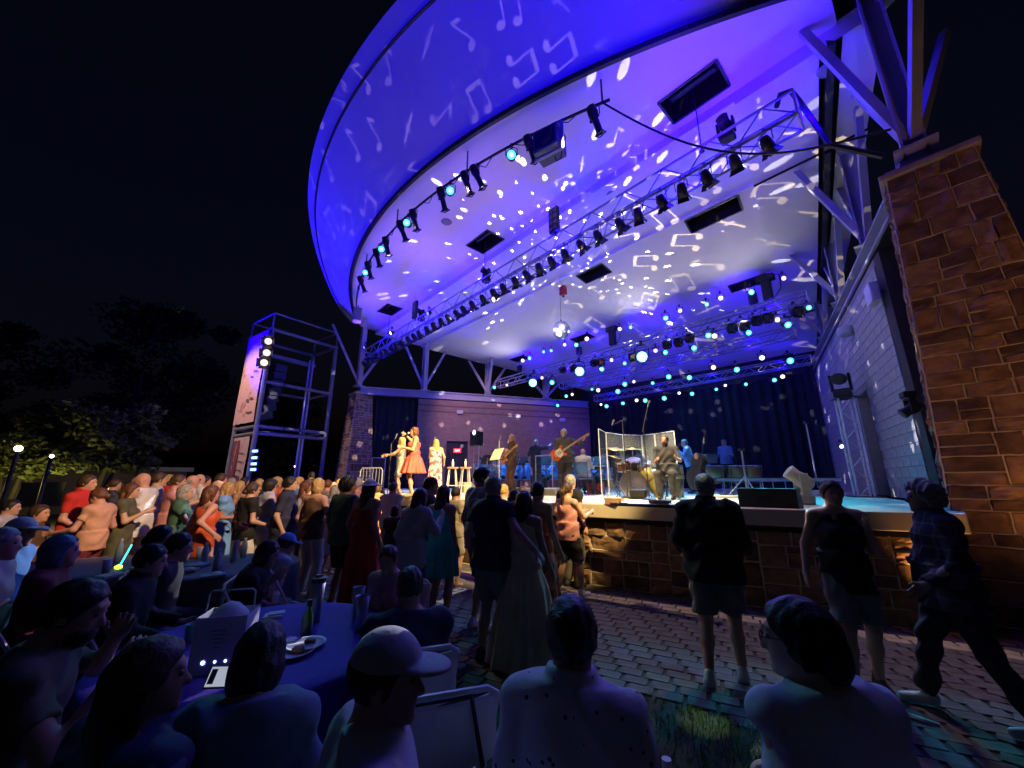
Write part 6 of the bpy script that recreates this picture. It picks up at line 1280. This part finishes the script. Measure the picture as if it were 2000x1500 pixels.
for j in range(n_rows):                                 # courses follow the curve of the stage
    off = .16 + PD * j
    a = -13.0 if j > 6 else -4.0
    a += (PW / 2 if j % 2 else 0)
    while a < 12.4:
        a += PW; cur = abs(a) if abs(a) < 10.5 else 10.5
        b = edge_b(cur) + .1 - off + (rp.uniform(-.004, .004)); W_ = L(a, b)
        if W_.y < .3 or W_.y > 9.5 or abs(W_.x) > 1.45 * W_.y + .6 or lawn_edge(W_): continue
        def_list.append((W_.length, a, b, math.atan(.042 * cur * (1 if a > 0 else -1)) if abs(a) < 10.5 else 0, j))
def_list.sort(key=lambda q: q[0]); rest = MB()
for k, (dist, a, b, an, j) in enumerate(def_list):
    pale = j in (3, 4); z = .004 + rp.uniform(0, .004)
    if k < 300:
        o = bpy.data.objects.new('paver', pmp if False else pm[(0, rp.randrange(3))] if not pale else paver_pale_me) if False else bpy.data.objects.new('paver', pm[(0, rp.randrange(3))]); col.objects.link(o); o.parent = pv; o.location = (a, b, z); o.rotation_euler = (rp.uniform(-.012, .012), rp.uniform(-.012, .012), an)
        if pale: o.material_slots[0].link = 'OBJECT'; o.material_slots[0].material = LIT_STRIP
    else:
        ca, sa = math.cos(an), math.sin(an); x, y, c = PW / 2 - .004, PD / 2 - .004, .005; q = [(-x, -y, 0), (x, -y, 0), (x, y, 0), (-x, y, 0), (-x + c, -y + c, .012), (x - c, -y + c, .012), (x - c, y - c, .012), (-x + c, y - c, .012)]
        rest_ = rest if not pale else None
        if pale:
            if 'lit_rest' not in globals(): lit_rest = MB()
            rest_ = lit_rest
        rest_.add([(a + u_ * ca - v_ * sa, b + u_ * sa + v_ * ca, z + w_) for u_, v_, w_ in q], [(0, 1, 5, 4), (1, 2, 6, 5), (2, 3, 7, 6), (3, 0, 4, 7), (4, 5, 6, 7)])
tag(rest.build('paver_field', PAV[1], pv), kind='stuff')
if 'lit_rest' in globals(): tag(lit_rest.build('lit_strip_pavers', LIT_STRIP, pv), kind='stuff')
# ---- lawn: blades of grass
GR = mat('grass_blade', (.03, .115, .012), .7, var=.5, scale=3)
m = MB(); rg_ = random.Random(9)
for i in range(46000):
    y = .55 + 3.4 * rg_.random() ** 1.1; x = rg_.uniform(-1.35 * y - .3, 2.2)
    if x > 1.35 * y + .3 or not lawn_edge(Vector((x, y, 0))): continue
    h = rg_.uniform(.025, .065); a = rg_.uniform(0, 6.28); lx, ly = rg_.gauss(0, .018), rg_.gauss(0, .018); wx, wy = .0028 * math.cos(a), .0028 * math.sin(a)
    m.add([(x - wx, y - wy, 0), (x + wx, y + wy, 0), (x + lx * .5 + wx * .7, y + ly * .5 + wy * .7, h * .6), (x + lx * .5 - wx * .7, y + ly * .5 - wy * .7, h * .6), (x + lx * 1.5, y + ly * 1.5, h)], [(0, 1, 2, 3), (3, 2, 4)])
gs = m.build('lawn_grass', GR); tag(gs, 'short green lawn under the tables in front of the paving', 'grass', kind='stuff'); gs.location.z = .008
lx = [(-7.5, .0)] + [(-7.5, 3.5)]; pts_ = []
for i in range(60):
    x = -7.5 + 9.65 * i / 59; y = 3.62 - .22 * max(0, x - .6) - .10 * x * x * (x > 0) + .12 * math.sin(x * 1.7); pts_.append((x, y))
setting('lawn_soil', MB().prism([(-7.5, -1)] + pts_ + [(2.15, -1)], .0045, .012), M_GROUND)
# ---- left speaker tower with banner
C = Vector((-12.35, 18.5, 0)); th = R(35); e1 = Vector((math.sin(th), math.cos(th), 0)); e2 = Vector((-math.cos(th), math.sin(th), 0))
tw = thing('speaker_tower', 'tall steel frame loudspeaker tower left of the stage', 'tower', C); D1, D2, HH = 3.5, 2.5, 9.35
M_TW = mat('tower_steel', (.20, .20, .22), .5, var=.15, scale=2)
cr = [Vector((0, 0, 0)), e1 * D1, e1 * D1 + e2 * D2, e2 * D2]
for c in cr: MB().tube([c, c + Vector((0, 0, HH))], .11, 10).build('post', M_TW, tw)
for z in (3.9, 4.24, 6.47, 9.25):
    for i in range(4):
        if z == 3.9 and i in (1, 2): continue
        MB().tube([cr[i] + Vector((0, 0, z)), cr[(i + 1) % 4] + Vector((0, 0, z))], .085, 8).build('crossbar', M_TW, tw)
for i in range(4): MB().tube([cr[i] + Vector((0, 0, 9.35)), cr[i] + Vector((0, 0, 10.15))], .04, 6).build('guard_post', M_TW, tw); MB().tube([cr[i] + Vector((0, 0, 10.15)), cr[(i + 1) % 4] + Vector((0, 0, 10.15))], .045, 6).build('guard_rail', M_TW, tw)
for dx in (2.55, 2.75): MB().tube([e1 * dx + e2 * .9 + Vector((0, 0, .2)), e1 * dx + e2 * .9 + Vector((0, 0, 8.4))], .045, 6).build('ladder_rail', ALU(), tw)
for dx, z in ((.9, 6.47), (2.0, 4.24), (1.2, 4.24)): MB().tube([e1 * dx + Vector((0, 0, z)), e1 * (dx + .06) + Vector((0, 0, z))], .115, 10).build('pipe_collar', DARKM(), tw)
MB().bar(e1 * .3 + e2 * 1.2 + Vector((0, 0, 8.2)), e1 * 3.0 + e2 * 1.2 + Vector((0, 0, 8.2)), .2, .2).build('hanging_beam', M_TW, tw)
la = thing('line_array', 'curved hanging line of dark loudspeakers inside the tower', 'speaker', C + e1 * .95 + e2 * 1.0 + Vector((0, 0, 4.7)), -th)
for i in range(7): o = MB().box((0, 0, 0), (.95, .6, .4)).build('cabinet', mat('array_black', (.02, .02, .026), .5), la, bevel=.02); o.location = (-.02 * (6 - i) ** 1.6 * .4, -.02 * (6 - i) ** 1.5, .2 + i * .43); o.rotation_euler = (R(3.2 * (6 - i)), 0, 0)
bn = thing('tower_banner', 'tall pink printed banner hung on the side of the speaker tower', 'banner', C + Vector((0, 0, 0)))
def banner(u0, u1, z0, z1, m_, nm, out=.13):
    n_ = Vector((-e1.x, -e1.y, 0)); rows = []
    for j in range(9):
        z = z0 + (z1 - z0) * j / 8; rows.append([e2 * (u0 + (u1 - u0) * i / 12) + n_ * (out + .02 * math.sin(i * 1.1 + j * .7)) + Vector((0, 0, z)) for i in range(13)])
    return MB().grid(rows).build(nm, m_, bn, smooth=True)
banner(.12, 2.45, 4.45, 9.2, pattern_mat('pink_banner', (.62, .36, .33), (.45, .2, .22), 'blot', 1.2, .62), 'upper_banner'); banner(.25, 2.0, .9, 3.75, pattern_mat('pink_banner2', (.6, .38, .36), (.5, .3, .3), 'blot', 2, .6), 'lower_banner'); banner(1.2, 1.95, 1.0, 3.6, mat('maroon_stripe', (.22, .06, .09), .8), 'dark_stripe', .16)
for k, (u0, z0, wd, hg) in enumerate(((.5, 7.0, .5, .12), (.9, 6.75, .35, .1), (.55, 5.6, .4, .1), (1.0, 5.5, .3, .16), (.4, 4.9, .7, .08), (.5, 2.9, .6, .06), (.5, 2.5, .6, .06), (.5, 2.1, .6, .06))):
    n_ = Vector((-e1.x, -e1.y, 0)); q = [e2 * u + n_ * .165 + Vector((0, 0, z)) for u, z in ((u0, z0), (u0 + wd, z0 + .05), (u0 + wd, z0 + .05 + hg), (u0, z0 + hg))]; MB().add(q, [(0, 1, 2, 3)]).build('printed_line', mat('print_ink', (.16, .10, .14), .8), bn)
for k, (px, py) in enumerate(((527, 661), (524, 683), (519, 702))):
    p = at_y(px, py, 18.2); t = fixture('par', 'warm', p + Vector((0, 0, .3)), R(70), R(70), 'tower_spotlight', f'glaring warm spotlight on the corner of the speaker tower, {("top", "middle", "bottom")[k]} of three', 'tower spotlights'); t.scale = (1.5,) * 3
for k, py in enumerate((881, 894, 906, 917)):
    p = at_y(498 - k * 1.2, py, 17.8); t = thing('tower_led', f'blue glowing light bar at the foot of the speaker tower, {nth(k + 1)} from the top', 'light', p, -th, 'blue light bars on the tower foot'); MB().box((0, 0, 0), (.34, .12, .10)).build('lens', mat('blue_bar', (.1, .15, 1), .3, emit=(.06, .12, 1), estr=14), t, bevel=.02); MB().box((0, .08, 0), (.38, .06, .18)).build('housing', BLACK(), t)
lamp('POINT', at_y(508, 900, 17.2), None, (.02, .04, 1), 90, radius=.2); lamp('SPOT', C + e1 * 1.2 - e2 * 3 + Vector((1.5, -3, 3)), C + e1 * 2 + Vector((0, 0, 6)), (.35, .3, .8), 120, 70, .6, .2)
lamp('SPOT', C + Vector((-3.5, -3.2, 9.5)), C + e2 * 1.2 + Vector((0, 0, 5.5)), (1, .72, .62), 1500, 60, .6, .2)
# ---- tables
def round_table(label, x, y, r, h, m_, drop=.42):
    t = thing('round_table', label, 'table', (x, y, 0)); MB().lathe([(.001, h - .03), (r, h - .03), (r, h - .004), (.001, h - .004)], 36).build('table_top', mat('table_board', (.3, .28, .25), .6), t)
    for k in range(4): a = R(45 + 90 * k); MB().tube([(r * .6 * math.cos(a), r * .6 * math.sin(a), h - .03), (r * .66 * math.cos(a), r * .66 * math.sin(a), 0)], .016).build('leg', ALU(), t)
    c = thing('tablecloth', label.replace('round table', 'cloth of the round table').replace('table with', 'cloth under'), 'tablecloth', (x, y, 0)); n = 72; rows = []
    for f in (.02, .3, .6, .85, 1.0): rows.append([(r * f * math.cos(2 * math.pi * i / n), r * f * math.sin(2 * math.pi * i / n), h + .002) for i in range(n + 1)])
    for g_ in (.04, .3, .65, 1.0): rows.append([((r + .012 + g_ * (.035 + .03 * math.sin(i * .9) + .02 * math.sin(i * 2.3))) * math.cos(2 * math.pi * i / n), (r + .012 + g_ * (.035 + .03 * math.sin(i * .9) + .02 * math.sin(i * 2.3))) * math.sin(2 * math.pi * i / n), h - drop * g_) for i in range(n + 1)])
    MB().grid([list(reversed(q)) for q in rows]).build('cloth', m_, c, smooth=True); return c
VIOC = mat('violet_cloth', (.045, .012, .30), .75, var=.1, scale=3, bump=.15, bscale=60); DKC = mat('dark_grey_cloth', (.10, .10, .125), .8, var=.15, scale=3, bump=.15)
round_table('round table with vivid violet cloth and drinks, front left', -1.45, 2.55, .74, .74, VIOC); round_table('round table with dark cloth, bottles and a flower vase', -3.2, 4.7, .70, .74, DKC); round_table('round table with dark cloth and a glow stick, further left', -4.75, 4.55, .68, .74, DKC)
ZT = .745
def item(name, label, cat, px, py, z=ZT): return thing(name, label, cat, at_z(px, py, z))
# white tin box lamp
t = item('tin_box_lantern', 'white tin box with wire handle and three blue diodes on the violet table', 'lantern', 432, 1302); t.rotation_euler.z = R(14); wm = mat('white_tin', (.62, .64, .68), .4, var=.06)
m = MB()
for s in (-1, 1): m.box((s * .11, 0, .125), (.006, .17, .25)); m.box((0, s * .085, .125), (.226, .006, .25))
m.box((0, 0, .005), (.22, .17, .008)); m.build('box', wm, t)
MB().tube([(-.11, 0, .25), (-.105, 0, .34), (-.09, 0, .352), (.09, 0, .352), (.105, 0, .34), (.11, 0, .25)], .0045, 6).build('handle', ALU(), t); MB().lathe([(.001, .30), (.04, .285), (.085, .24), (.09, .2)], 14).build('liner', mat('white_liner', (.6, .62, .66), .8), t, True)
for i, x in enumerate((-.05, .0, .045)): MB().lathe([(.001, 0), (.008 if i == 0 else .005, 0)], 10, (x, -.0895, .055), Matrix.Rotation(R(90), 3, 'X')).build('diode', mat('blue_diode', (.2, .3, 1), .3, emit=(.25, .3, 1), estr=18), t)
for i in range(5): MB().box((-.005 + .008 * (i % 2), -.0895, .19 - i * .018), (.07 - .01 * i, .002, .006)).build('printed_mark', mat('pale_print', (.3, .32, .36), .6), t)
def tumbler(label, px, py, h, r, c, lid=None):
    t = item('tumbler', label, 'tumbler', px, py); MB().lathe([(r * .72, 0), (r * .78, h * .4), (r, h), (r * .95, h), (r * .9, h * .9)], 18).build('cup', mat('tumbler_' + label.split()[1], c, .35, .5, var=.08), t, True)
    if lid: MB().lathe([(r * 1.02, h), (r * 1.02, h + .03), (r * .5, h + .035), (r * .5, h + .05), (.001, h + .05)], 16).build('lid', mat('lid_dark', (.02, .02, .03), .4), t)
    else: MB().lathe([(r * .93, h - .012), (.001, h - .012)], 16).build('lid', mat('clear_lid', (.25, .3, .4), .2), t)
tumbler('tall steel tumbler at the right of the violet table, behind', 697, 1205, .19, .042, (.32, .38, .46)); tumbler('front steel tumbler at the right of the violet table', 703, 1232, .2, .045, (.34, .42, .46)); tumbler('large grey flask with black lid on the violet table', 614, 1215, .24, .045, (.3, .33, .38), True)
t = item('wine_bottle', 'small green bottle with dark cap on the violet table', 'bottle', 597, 1243); MB().lathe([(.03, 0), (.032, .1), (.014, .15), (.013, .17)], 14).build('glass', mat('green_glass', (.06, .16, .07), .15), t, True); MB().lathe([(.016, .165), (.016, .2)], 10).build('cap', BLACK(), t)
for k, (px, py) in enumerate(((596, 1263), (572, 1278))): t = item('paper_plate', f'{"upper" if k == 0 else "lower"} white paper plate on the violet table', 'plate', px, py); MB().lathe([(.001, .004), (.07, .004), (.105, .018), (.107, .02), (.07, .0), (.001, .0)], 24).build('plate', mat('white_paper', (.6, .6, .64), .7), t, True); MB().box((.02, .01, .02), (.05, .03, .025)).build('leftover', mat('crumbs', (.2, .12, .08), .9), t)
t = item('napkin', 'folded pale napkin near the far edge of the violet table', 'napkin', 535, 1204); MB().box((0, 0, .006), (.12, .1, .012), Matrix.Rotation(R(20), 3, 'Z')).build('napkin', MATS['white_paper'], t); MB().box((.01, .01, .018), (.10, .07, .01), Matrix.Rotation(R(28), 3, 'Z')).build('fold', MATS['white_paper'], t)
t = item('teal_cup', 'teal plastic cup by the black-shirted man', 'cup', 372, 1255); MB().lathe([(.03, 0), (.038, .1), (.035, .1), (.03, .02)], 16).build('cup', mat('teal_plastic', (.06, .3, .32), .35), t, True); MB().lathe([(.001, .08), (.033, .08)], 16).build('drink', mat('drink', (.05, .1, .12), .2), t)
# phone in the hands of the slate tee woman
t = thing('phone', 'glowing phone held by the woman in slate blue', 'phone', at_y(447, 1322, 1.75)); t.rotation_euler = (R(48), R(6), R(18)); MB().box((0, 0, 0), (.15, .075, .009)).build('case', BLACK(), t, bevel=.003); MB().box((0, 0, .0055), (.138, .066, .002)).build('screen', mat('phone_screen', (.5, .55, .6), .3, emit=(.55, .6, .7), estr=.55), t); MB().box((-.055, 0, .007), (.02, .05, .001)).build('menu_bar', mat('phone_bar', (.1, .1, .12), .3), t)
# second table
def bottle(label, px, py, h=.21, c=(.35, .5, .52)):
    t = item('water_bottle', label, 'bottle', px, py); MB().lathe([(.031, 0), (.034, h * .55), (.03, h * .75), (.013, h * .92), (.013, h * .95)], 12).build('bottle', mat('bottle_' + str(c), c, .15, var=.05), t, True); MB().lathe([(.016, h * .94), (.016, h * 1.06)], 10).build('lid', mat('white_lid', (.7, .7, .7)), t); MB().lathe([(.0345, h * .3), (.0350, h * .5)], 12).build('paper_label', mat('bottle_label', (.3, .4, .5), .5), t)
bottle('water bottle at the left of the vase table', 397, 1100); bottle('water bottle nearest the front of the vase table', 421, 1116); bottle('water bottle right of the vase', 474, 1088); bottle('water bottle beside the glow stick', 228, 1098, .24)
for k, (px, py, hh) in enumerate(((362, 1098, .12), (388, 1092, .13), (205, 1120, .13))): t = item('paper_cup', f'white paper cup on the dark cluttered tables, {nth(k + 1)} from the {"right" if 0 else "front"}' if 0 else ('white paper cup at the left of the vase table', 'tall white paper cup behind the vase table bottles', 'white paper cup by the glow stick')[k], 'cup', px, py); MB().lathe([(.028, 0), (.038, hh), (.034, hh), (.027, .01)], 14).build('cup', MATS['white_paper'], t, True); MB().lathe([(.037, hh - .004), (.04, hh), (.037, hh + .004)], 14).build('rim', MATS['white_paper'], t)
t = item('flower_vase', 'white vase of wilting red flowers on the dark table', 'vase', 455, 1098); MB().lathe([(.03, 0), (.035, .08), (.025, .2), (.03, .24)], 14).build('vase', mat('vase_white', (.5, .5, .48), .4), t, True); m = MB(); r9 = random.Random(4); fl = MB()
for i in range(14): a, q = r9.uniform(0, 6.28), r9.uniform(.05, .17); tip = Vector((q * math.cos(a), q * math.sin(a), .24 + r9.uniform(.08, .2))); m.tube([(0, 0, .22), tip * .6 + Vector((0, 0, .12)), tip], .003, 4); MB().lathe([(.001, -.02), (.022, -.005), (.026, .012), (.001, .02)], 7, tip).build('bloom', mat('bloom_red', (.3, .06, .05), .8, var=.5), t)
m.build('stems', mat('stem_green', (.05, .1, .03), .7), t)
t = item('glow_stick', 'cyan and yellow glow stick lying on the far left table', 'glow stick', 232, 1112); MB().tube([(0, 0, .03), (.06, .02, .24)], .007, 7).build('tube', mat('glow_cyan', (.1, .8, .8), .3, emit=(.05, .9, .85), estr=2.5), t); MB().lathe([(.001, -.02), (.03, -.01), (.034, .01), (.001, .03)], 10, (-.01, 0, .02)).build('ball', mat('glow_yellow', (.6, .9, .1), .3, emit=(.6, 1, .05), estr=2.5), t)
for k, (px, py, c) in enumerate(((385, 1108, (.3, .3, .32)), (362, 1118, (.4, .36, .3)), (415, 1128, (.2, .3, .3)), (280, 1112, (.35, .33, .3)), (215, 1128, (.4, .4, .38)))):
    t = item('food_tray', ('grey food tray behind the front bottle', 'tan food tray left on the vase table', 'green food tray at the front of the vase table', 'pale tray between the two dark tables', 'pale tray before the glow stick')[k], 'tray', px, py); MB().box((0, 0, .018), (.2, .14, .03), Matrix.Rotation(R(20 * k), 3, 'Z')).build('tray', mat('tray_' + str(k), c, .7), t, bevel=.008); MB().lathe([(.001, .055), (.04, .045), (.055, .034)], 9, (.02, .01, 0)).build('crumpled_wrap', mat('wrap_paper', (.5, .5, .5), .8), t)
t = item('clear_cup', 'clear bottle with white cap at the bottom right edge of the grass', 'bottle', 1302, 1488, .42) ; MB().lathe([(.036, -.25), (.036, -.08), (.02, -.02), (.02, .0)], 14).build('bottle', mat('bottle_dull', (.3, .4, .45), .2), t, True); MB().lathe([(.021, -.015), (.021, .012)], 14).build('lid', mat('white_lid', (.7, .7, .7)), t)
st_ = thing('side_stool', 'low stool under the capped bottle, at the bottom edge', 'stool', at_z(1302, 1488, .42)); st_.location.z = 0; MB().lathe([(.001, .14), (.17, .14), (.17, .165), (.001, .165)], 20).build('seat', mat('stool_grey', (.2, .2, .22), .6), st_)
for k in range(3): a = 2.1 * k; MB().tube([(.12 * math.cos(a), .12 * math.sin(a), .14), (.15 * math.cos(a), .15 * math.sin(a), 0)], .012).build('leg', DARKM(), st_)
# ---- folding chairs
def folding_chair(label, loc, rz, m_=None):
    m_ = m_ or mat('beige_chair_plastic', (.6, .58, .56), .5, var=.05); fr = mat('beige_chair_tube', (.6, .58, .57), .4, .2); t = thing('folding_chair', label, 'chair', loc, rz, 'folding chairs')
    MB().box((0, .02, .445), (.40, .40, .022)).build('seat', m_, t, bevel=.01)
    MB().grid([[(x, -.235 - .05 * (1 - (x / .21) ** 2) * 1 - .02 * (z - .6), z) for x in [-.21 + .42 * i / 10 for i in range(11)]] for z in (.64, .68, .74, .80, .835, .85)]).build('backrest', m_, t, smooth=True).modifiers.new('thick', 'SOLIDIFY').thickness = .014
    for s in (-1, 1):
        MB().tube([(s * .215, .24, .0), (s * .215, .0, .44), (s * .215, -.235, .84)], .0125, 7).build('frame_leg', fr, t); MB().tube([(s * .195, -.27, 0), (s * .195, .12, .43)], .0125, 7).build('rear_leg', fr, t)
    MB().tube([(-.215, -.235, .84), (-.17, -.25, .872), (.17, -.25, .872), (.215, -.235, .84)], .0125, 7).build('top_rail', fr, t); MB().tube([(-.2, .16, .14), (.2, .16, .14)], .009).build('front_rung', fr, t); MB().tube([(-.19, -.22, .06), (.19, -.22, .06)], .009).build('rear_rung', fr, t); return t
p = at_y(852, 1252, 1.92); fc0 = folding_chair('empty beige folding chair with a dark bag slung on it, beside the violet table', (p.x, p.y, 0), R(18)); bgp = thing('slung_bag', 'dark bag hanging over the beige folding chair back', 'bag', Vector((p.x, p.y, 0)), R(18))
MB().grid([[(x, -.30 - .05 * math.sin((x + .2) * 7) - .05 * math.sin(f * 3.1), .66 - f * .24 + .05 * x) for x in [-.2 + .4 * i / 10 for i in range(11)]] for f in [i / 8 for i in range(9)]]).build('bag', mat('bag_navy', (.012, .012, .03), .8, bump=.2), bgp, smooth=True).modifiers.new('thick', 'SOLIDIFY').thickness = .07; MB().tube([(-.15, -.31, .64), (-.12, -.28, .87), (.1, -.28, .87), (.14, -.31, .66)], .01).build('strap', BLACK(), bgp)
seats_ = [(1112, 1.42, -18, 'man in white sprigged shirt'), (1572, 1.40, 12, 'man in dark-rimmed glasses'), (742, 1.25, -62, 'man in the cap'), (512, 1.48, 12, 'woman bent over her phone'), (288, 1.32, -22, 'long-haired woman in blue print'), (135, 1.62, -52, 'bearded man in olive'), (292, 2.85, -62, 'man in black shirt'), (118, 2.9, -50, 'person with blue-tinted hair'), (518, 3.5, -70, 'woman in black'), (803, 2.3, 20, 'man in navy shirt'), (763, 3.2, 165, 'smiling woman'), (40, 3.6, -75, 'boy in white cap'), (556, 4.1, -35, 'person in pale blue cap'), (78, 5.6, -70, 'child in brown'), (314, 3.75, -50, 'woman between the tables'), (347, 3.3, -60, 'person with bowed head'), (4, 3.0, -60, 'spectator cut off at the left edge'), (22, 6.4, -60, 'person in white in the shadows')]  # blue-tinted hair: teal light put into the hair colour
for px, Y, fc, who in seats_:
    p = at_y(px, 1150, Y); c = copy_tree(fc0); c.location = (p.x, p.y, 0); c.rotation_euler = (0, 0, R(fc)); tag(c, f'beige folding chair under the {who}', 'chair', 'folding chairs')
for k, (px, py, Y) in enumerate(((75, 1035, 4.6), (10, 1120, 2.6), (120, 1000, 6.2))):
    p = at_y(px, py, Y); c = copy_tree(fc0); c.location = (p.x, p.y, 0); c.rotation_euler = (0, 0, R(-50)); tag(c, ('empty beige folding chair behind the boy in the cap', 'empty beige folding chair at the left edge', 'empty beige folding chair behind the red polo man')[k], 'chair', 'folding chairs')
# ---- cable on the paving at the right
a_, b_ = at_z(1700, 1370, .02), at_z(1835, 1418, .02); t = thing('ground_cable', 'pale cable curling over the paving at the right man\'s feet', 'cable', a_); MB().tube([(0, 0, .01), (b_ - a_) * .3 + Vector((0, -.06, .012)), (b_ - a_) * .65 + Vector((0, -.07, .012)), (b_ - a_)], .018, 6).build('cable', mat('cable_pale', (.4, .42, .45), .5), t)
# ---- pillar uplight
t = thing('ground_floodlight', 'small amber floodlight at the foot of the right pillar', 'floodlight', L(12.45, -1.35, 0), TH); MB().box((0, 0, .1), (.26, .16, .18), Matrix.Rotation(R(35), 3, 'X')).build('housing', BLACK(), t); MB().bar((-.15, 0, .03), (.15, 0, .03), .05, .05).build('bracket', DARKM(), t)
# ---- trees and lights beyond the lawn at the left
LEAF = [mat('leaf_dark', (.014, .024, .009), .7, var=.4, scale=2), mat('leaf_olive', (.075, .085, .02), .7, var=.4, scale=2)]; BARK = mat('bark', (.06, .045, .03), .95, bump=.6)
def tree(label, x, y, h, cw, ch, n, seed, lm, trunk_h, multi=1):
    r = random.Random(seed); t = thing('tree', label, 'tree', (x, y, 0)); tr = MB()
    for k in range(multi):
        a = r.uniform(0, 6.28); tip = Vector((cw * .35 * math.cos(a) * (multi > 1), cw * .35 * math.sin(a) * (multi > 1), h * .72)); mid = tip * .45 + Vector((r.uniform(-.15, .15), r.uniform(-.15, .15), 0)); tr.tube([(0, 0, 0), mid, tip], [.03 * h * (.6 if multi > 1 else 1), .018 * h, .008 * h], 7)
        for j in range(5): f = r.uniform(.4, .95); b0 = mid + (tip - mid) * f; a2 = r.uniform(0, 6.28); e = b0 + Vector((cw * .4 * math.cos(a2), cw * .4 * math.sin(a2), ch * .15)); tr.tube([b0, (b0 + e) / 2 + Vector((0, 0, .1)), e], [.009 * h, .006 * h, .003 * h], 5)
    tr.build('trunk', BARK, t); lf = MB(); cl = [(r.gauss(0, .42) * cw, r.gauss(0, .42) * cw, h - ch / 2 + r.uniform(-.5, .5) * ch, r.uniform(.18, .4) * cw) for _ in range(26)]
    for i in range(n):
        c = cl[r.randrange(26)]; d = Vector((r.gauss(0, 1), r.gauss(0, 1), r.gauss(0, 1))).normalized() * c[3] * r.random() ** .4; p = Vector((c[0], c[1], c[2])) + Vector((d.x, d.y, d.z * .7)); s_ = r.uniform(.06, .13) * (1 + h / 12); u_ = Vector((r.gauss(0, 1), r.gauss(0, 1), r.gauss(0, .6))).normalized(); v_ = u_.cross(Vector((r.gauss(0, 1), r.gauss(0, 1), r.gauss(0, 1)))).normalized()
        lf.add([p - u_ * s_, p + v_ * s_ * .45, p + u_ * s_, p - v_ * s_ * .45], [(0, 1, 2, 3)])
    lf.build('crown', lm, t)
tree('small multi-stemmed tree lit from below at the left', *at_z(185, 955, .0).xy.to_tuple() if False else (-17.5, 16.5), 4.6, 2.1, 2.6, 7000, 1, LEAF[1], 1.6, 4); tree('slim tree with lit trunk at the far left', -19.5, 15.5, 4.2, 2.0, 2.2, 6000, 2, LEAF[1], 1.5, 3)
tree('large dark tree rising behind the lit small trees', -27, 27, 13, 5.5, 8.5, 9000, 3, LEAF[0], 4); tree('dark tree at the left horizon', -38, 26, 12, 5.5, 8, 7000, 4, LEAF[0], 4); tree('lower dark tree right of the large one', -21, 33, 9, 4.2, 6, 6000, 5, LEAF[0], 3)
bl = thing('low_building', 'low tan building glimpsed behind the trees at the left', 'building', (-26, 20.5, 0), R(40)); MB().box((0, 0, 1.1), (14, 3, 2.2)).build('wall', mat('tan_stucco', (.22, .17, .09), .85), bl); MB().box((0, 0, 2.32), (14.6, 3.8, .24)).build('roof_edge', mat('roof_tan', (.4, .36, .25), .8), bl)
for i in range(4): MB().box((-5 + 3.2 * i, -1.52, 1.0), (1.6, .06, 1.2)).build('window', M_LENS_OFF, bl)
LW = mat('lamp_globe', (1, .9, .7), .4, emit=(1, .85, .55), estr=12)
for k, (px, py, Y, r_) in enumerate(((36, 876, 12, .09), (101, 891, 12, .05), (459, 864, 22, .2), (462, 893, 30, .1), (578, 911, 32, .12))):
    p = at_y(px, py, Y); t = thing('lamp_post', ('bright lamp at the far left among the trees', 'small lamp between the trees', 'warm yellow lamp just left of the speaker tower', 'tiny white lamp low beside the tower', 'small lamp on the horizon right of the tower')[k], 'lamp', (p.x, p.y, 0)); MB().tube([(0, 0, 0), (0, 0, p.z - r_)], .05).build('post', DARKM(), t); MB().lathe([(.001, -r_)] + [(r_ * math.sin(a), -r_ * math.cos(a)) for a in [math.pi * i / 8 for i in range(1, 8)]] + [(.001, r_)], 12, (0, 0, p.z)).build('globe', LW, t, True)
lamp('POINT', (-17.0, 14.6, 1.2), None, (1, .9, .25), 70, radius=.15, name='tree_uplight'); lamp('POINT', (-18.6, 13.8, 1.4), None, (1, .88, .25), 55, radius=.15, name='tree_uplight')
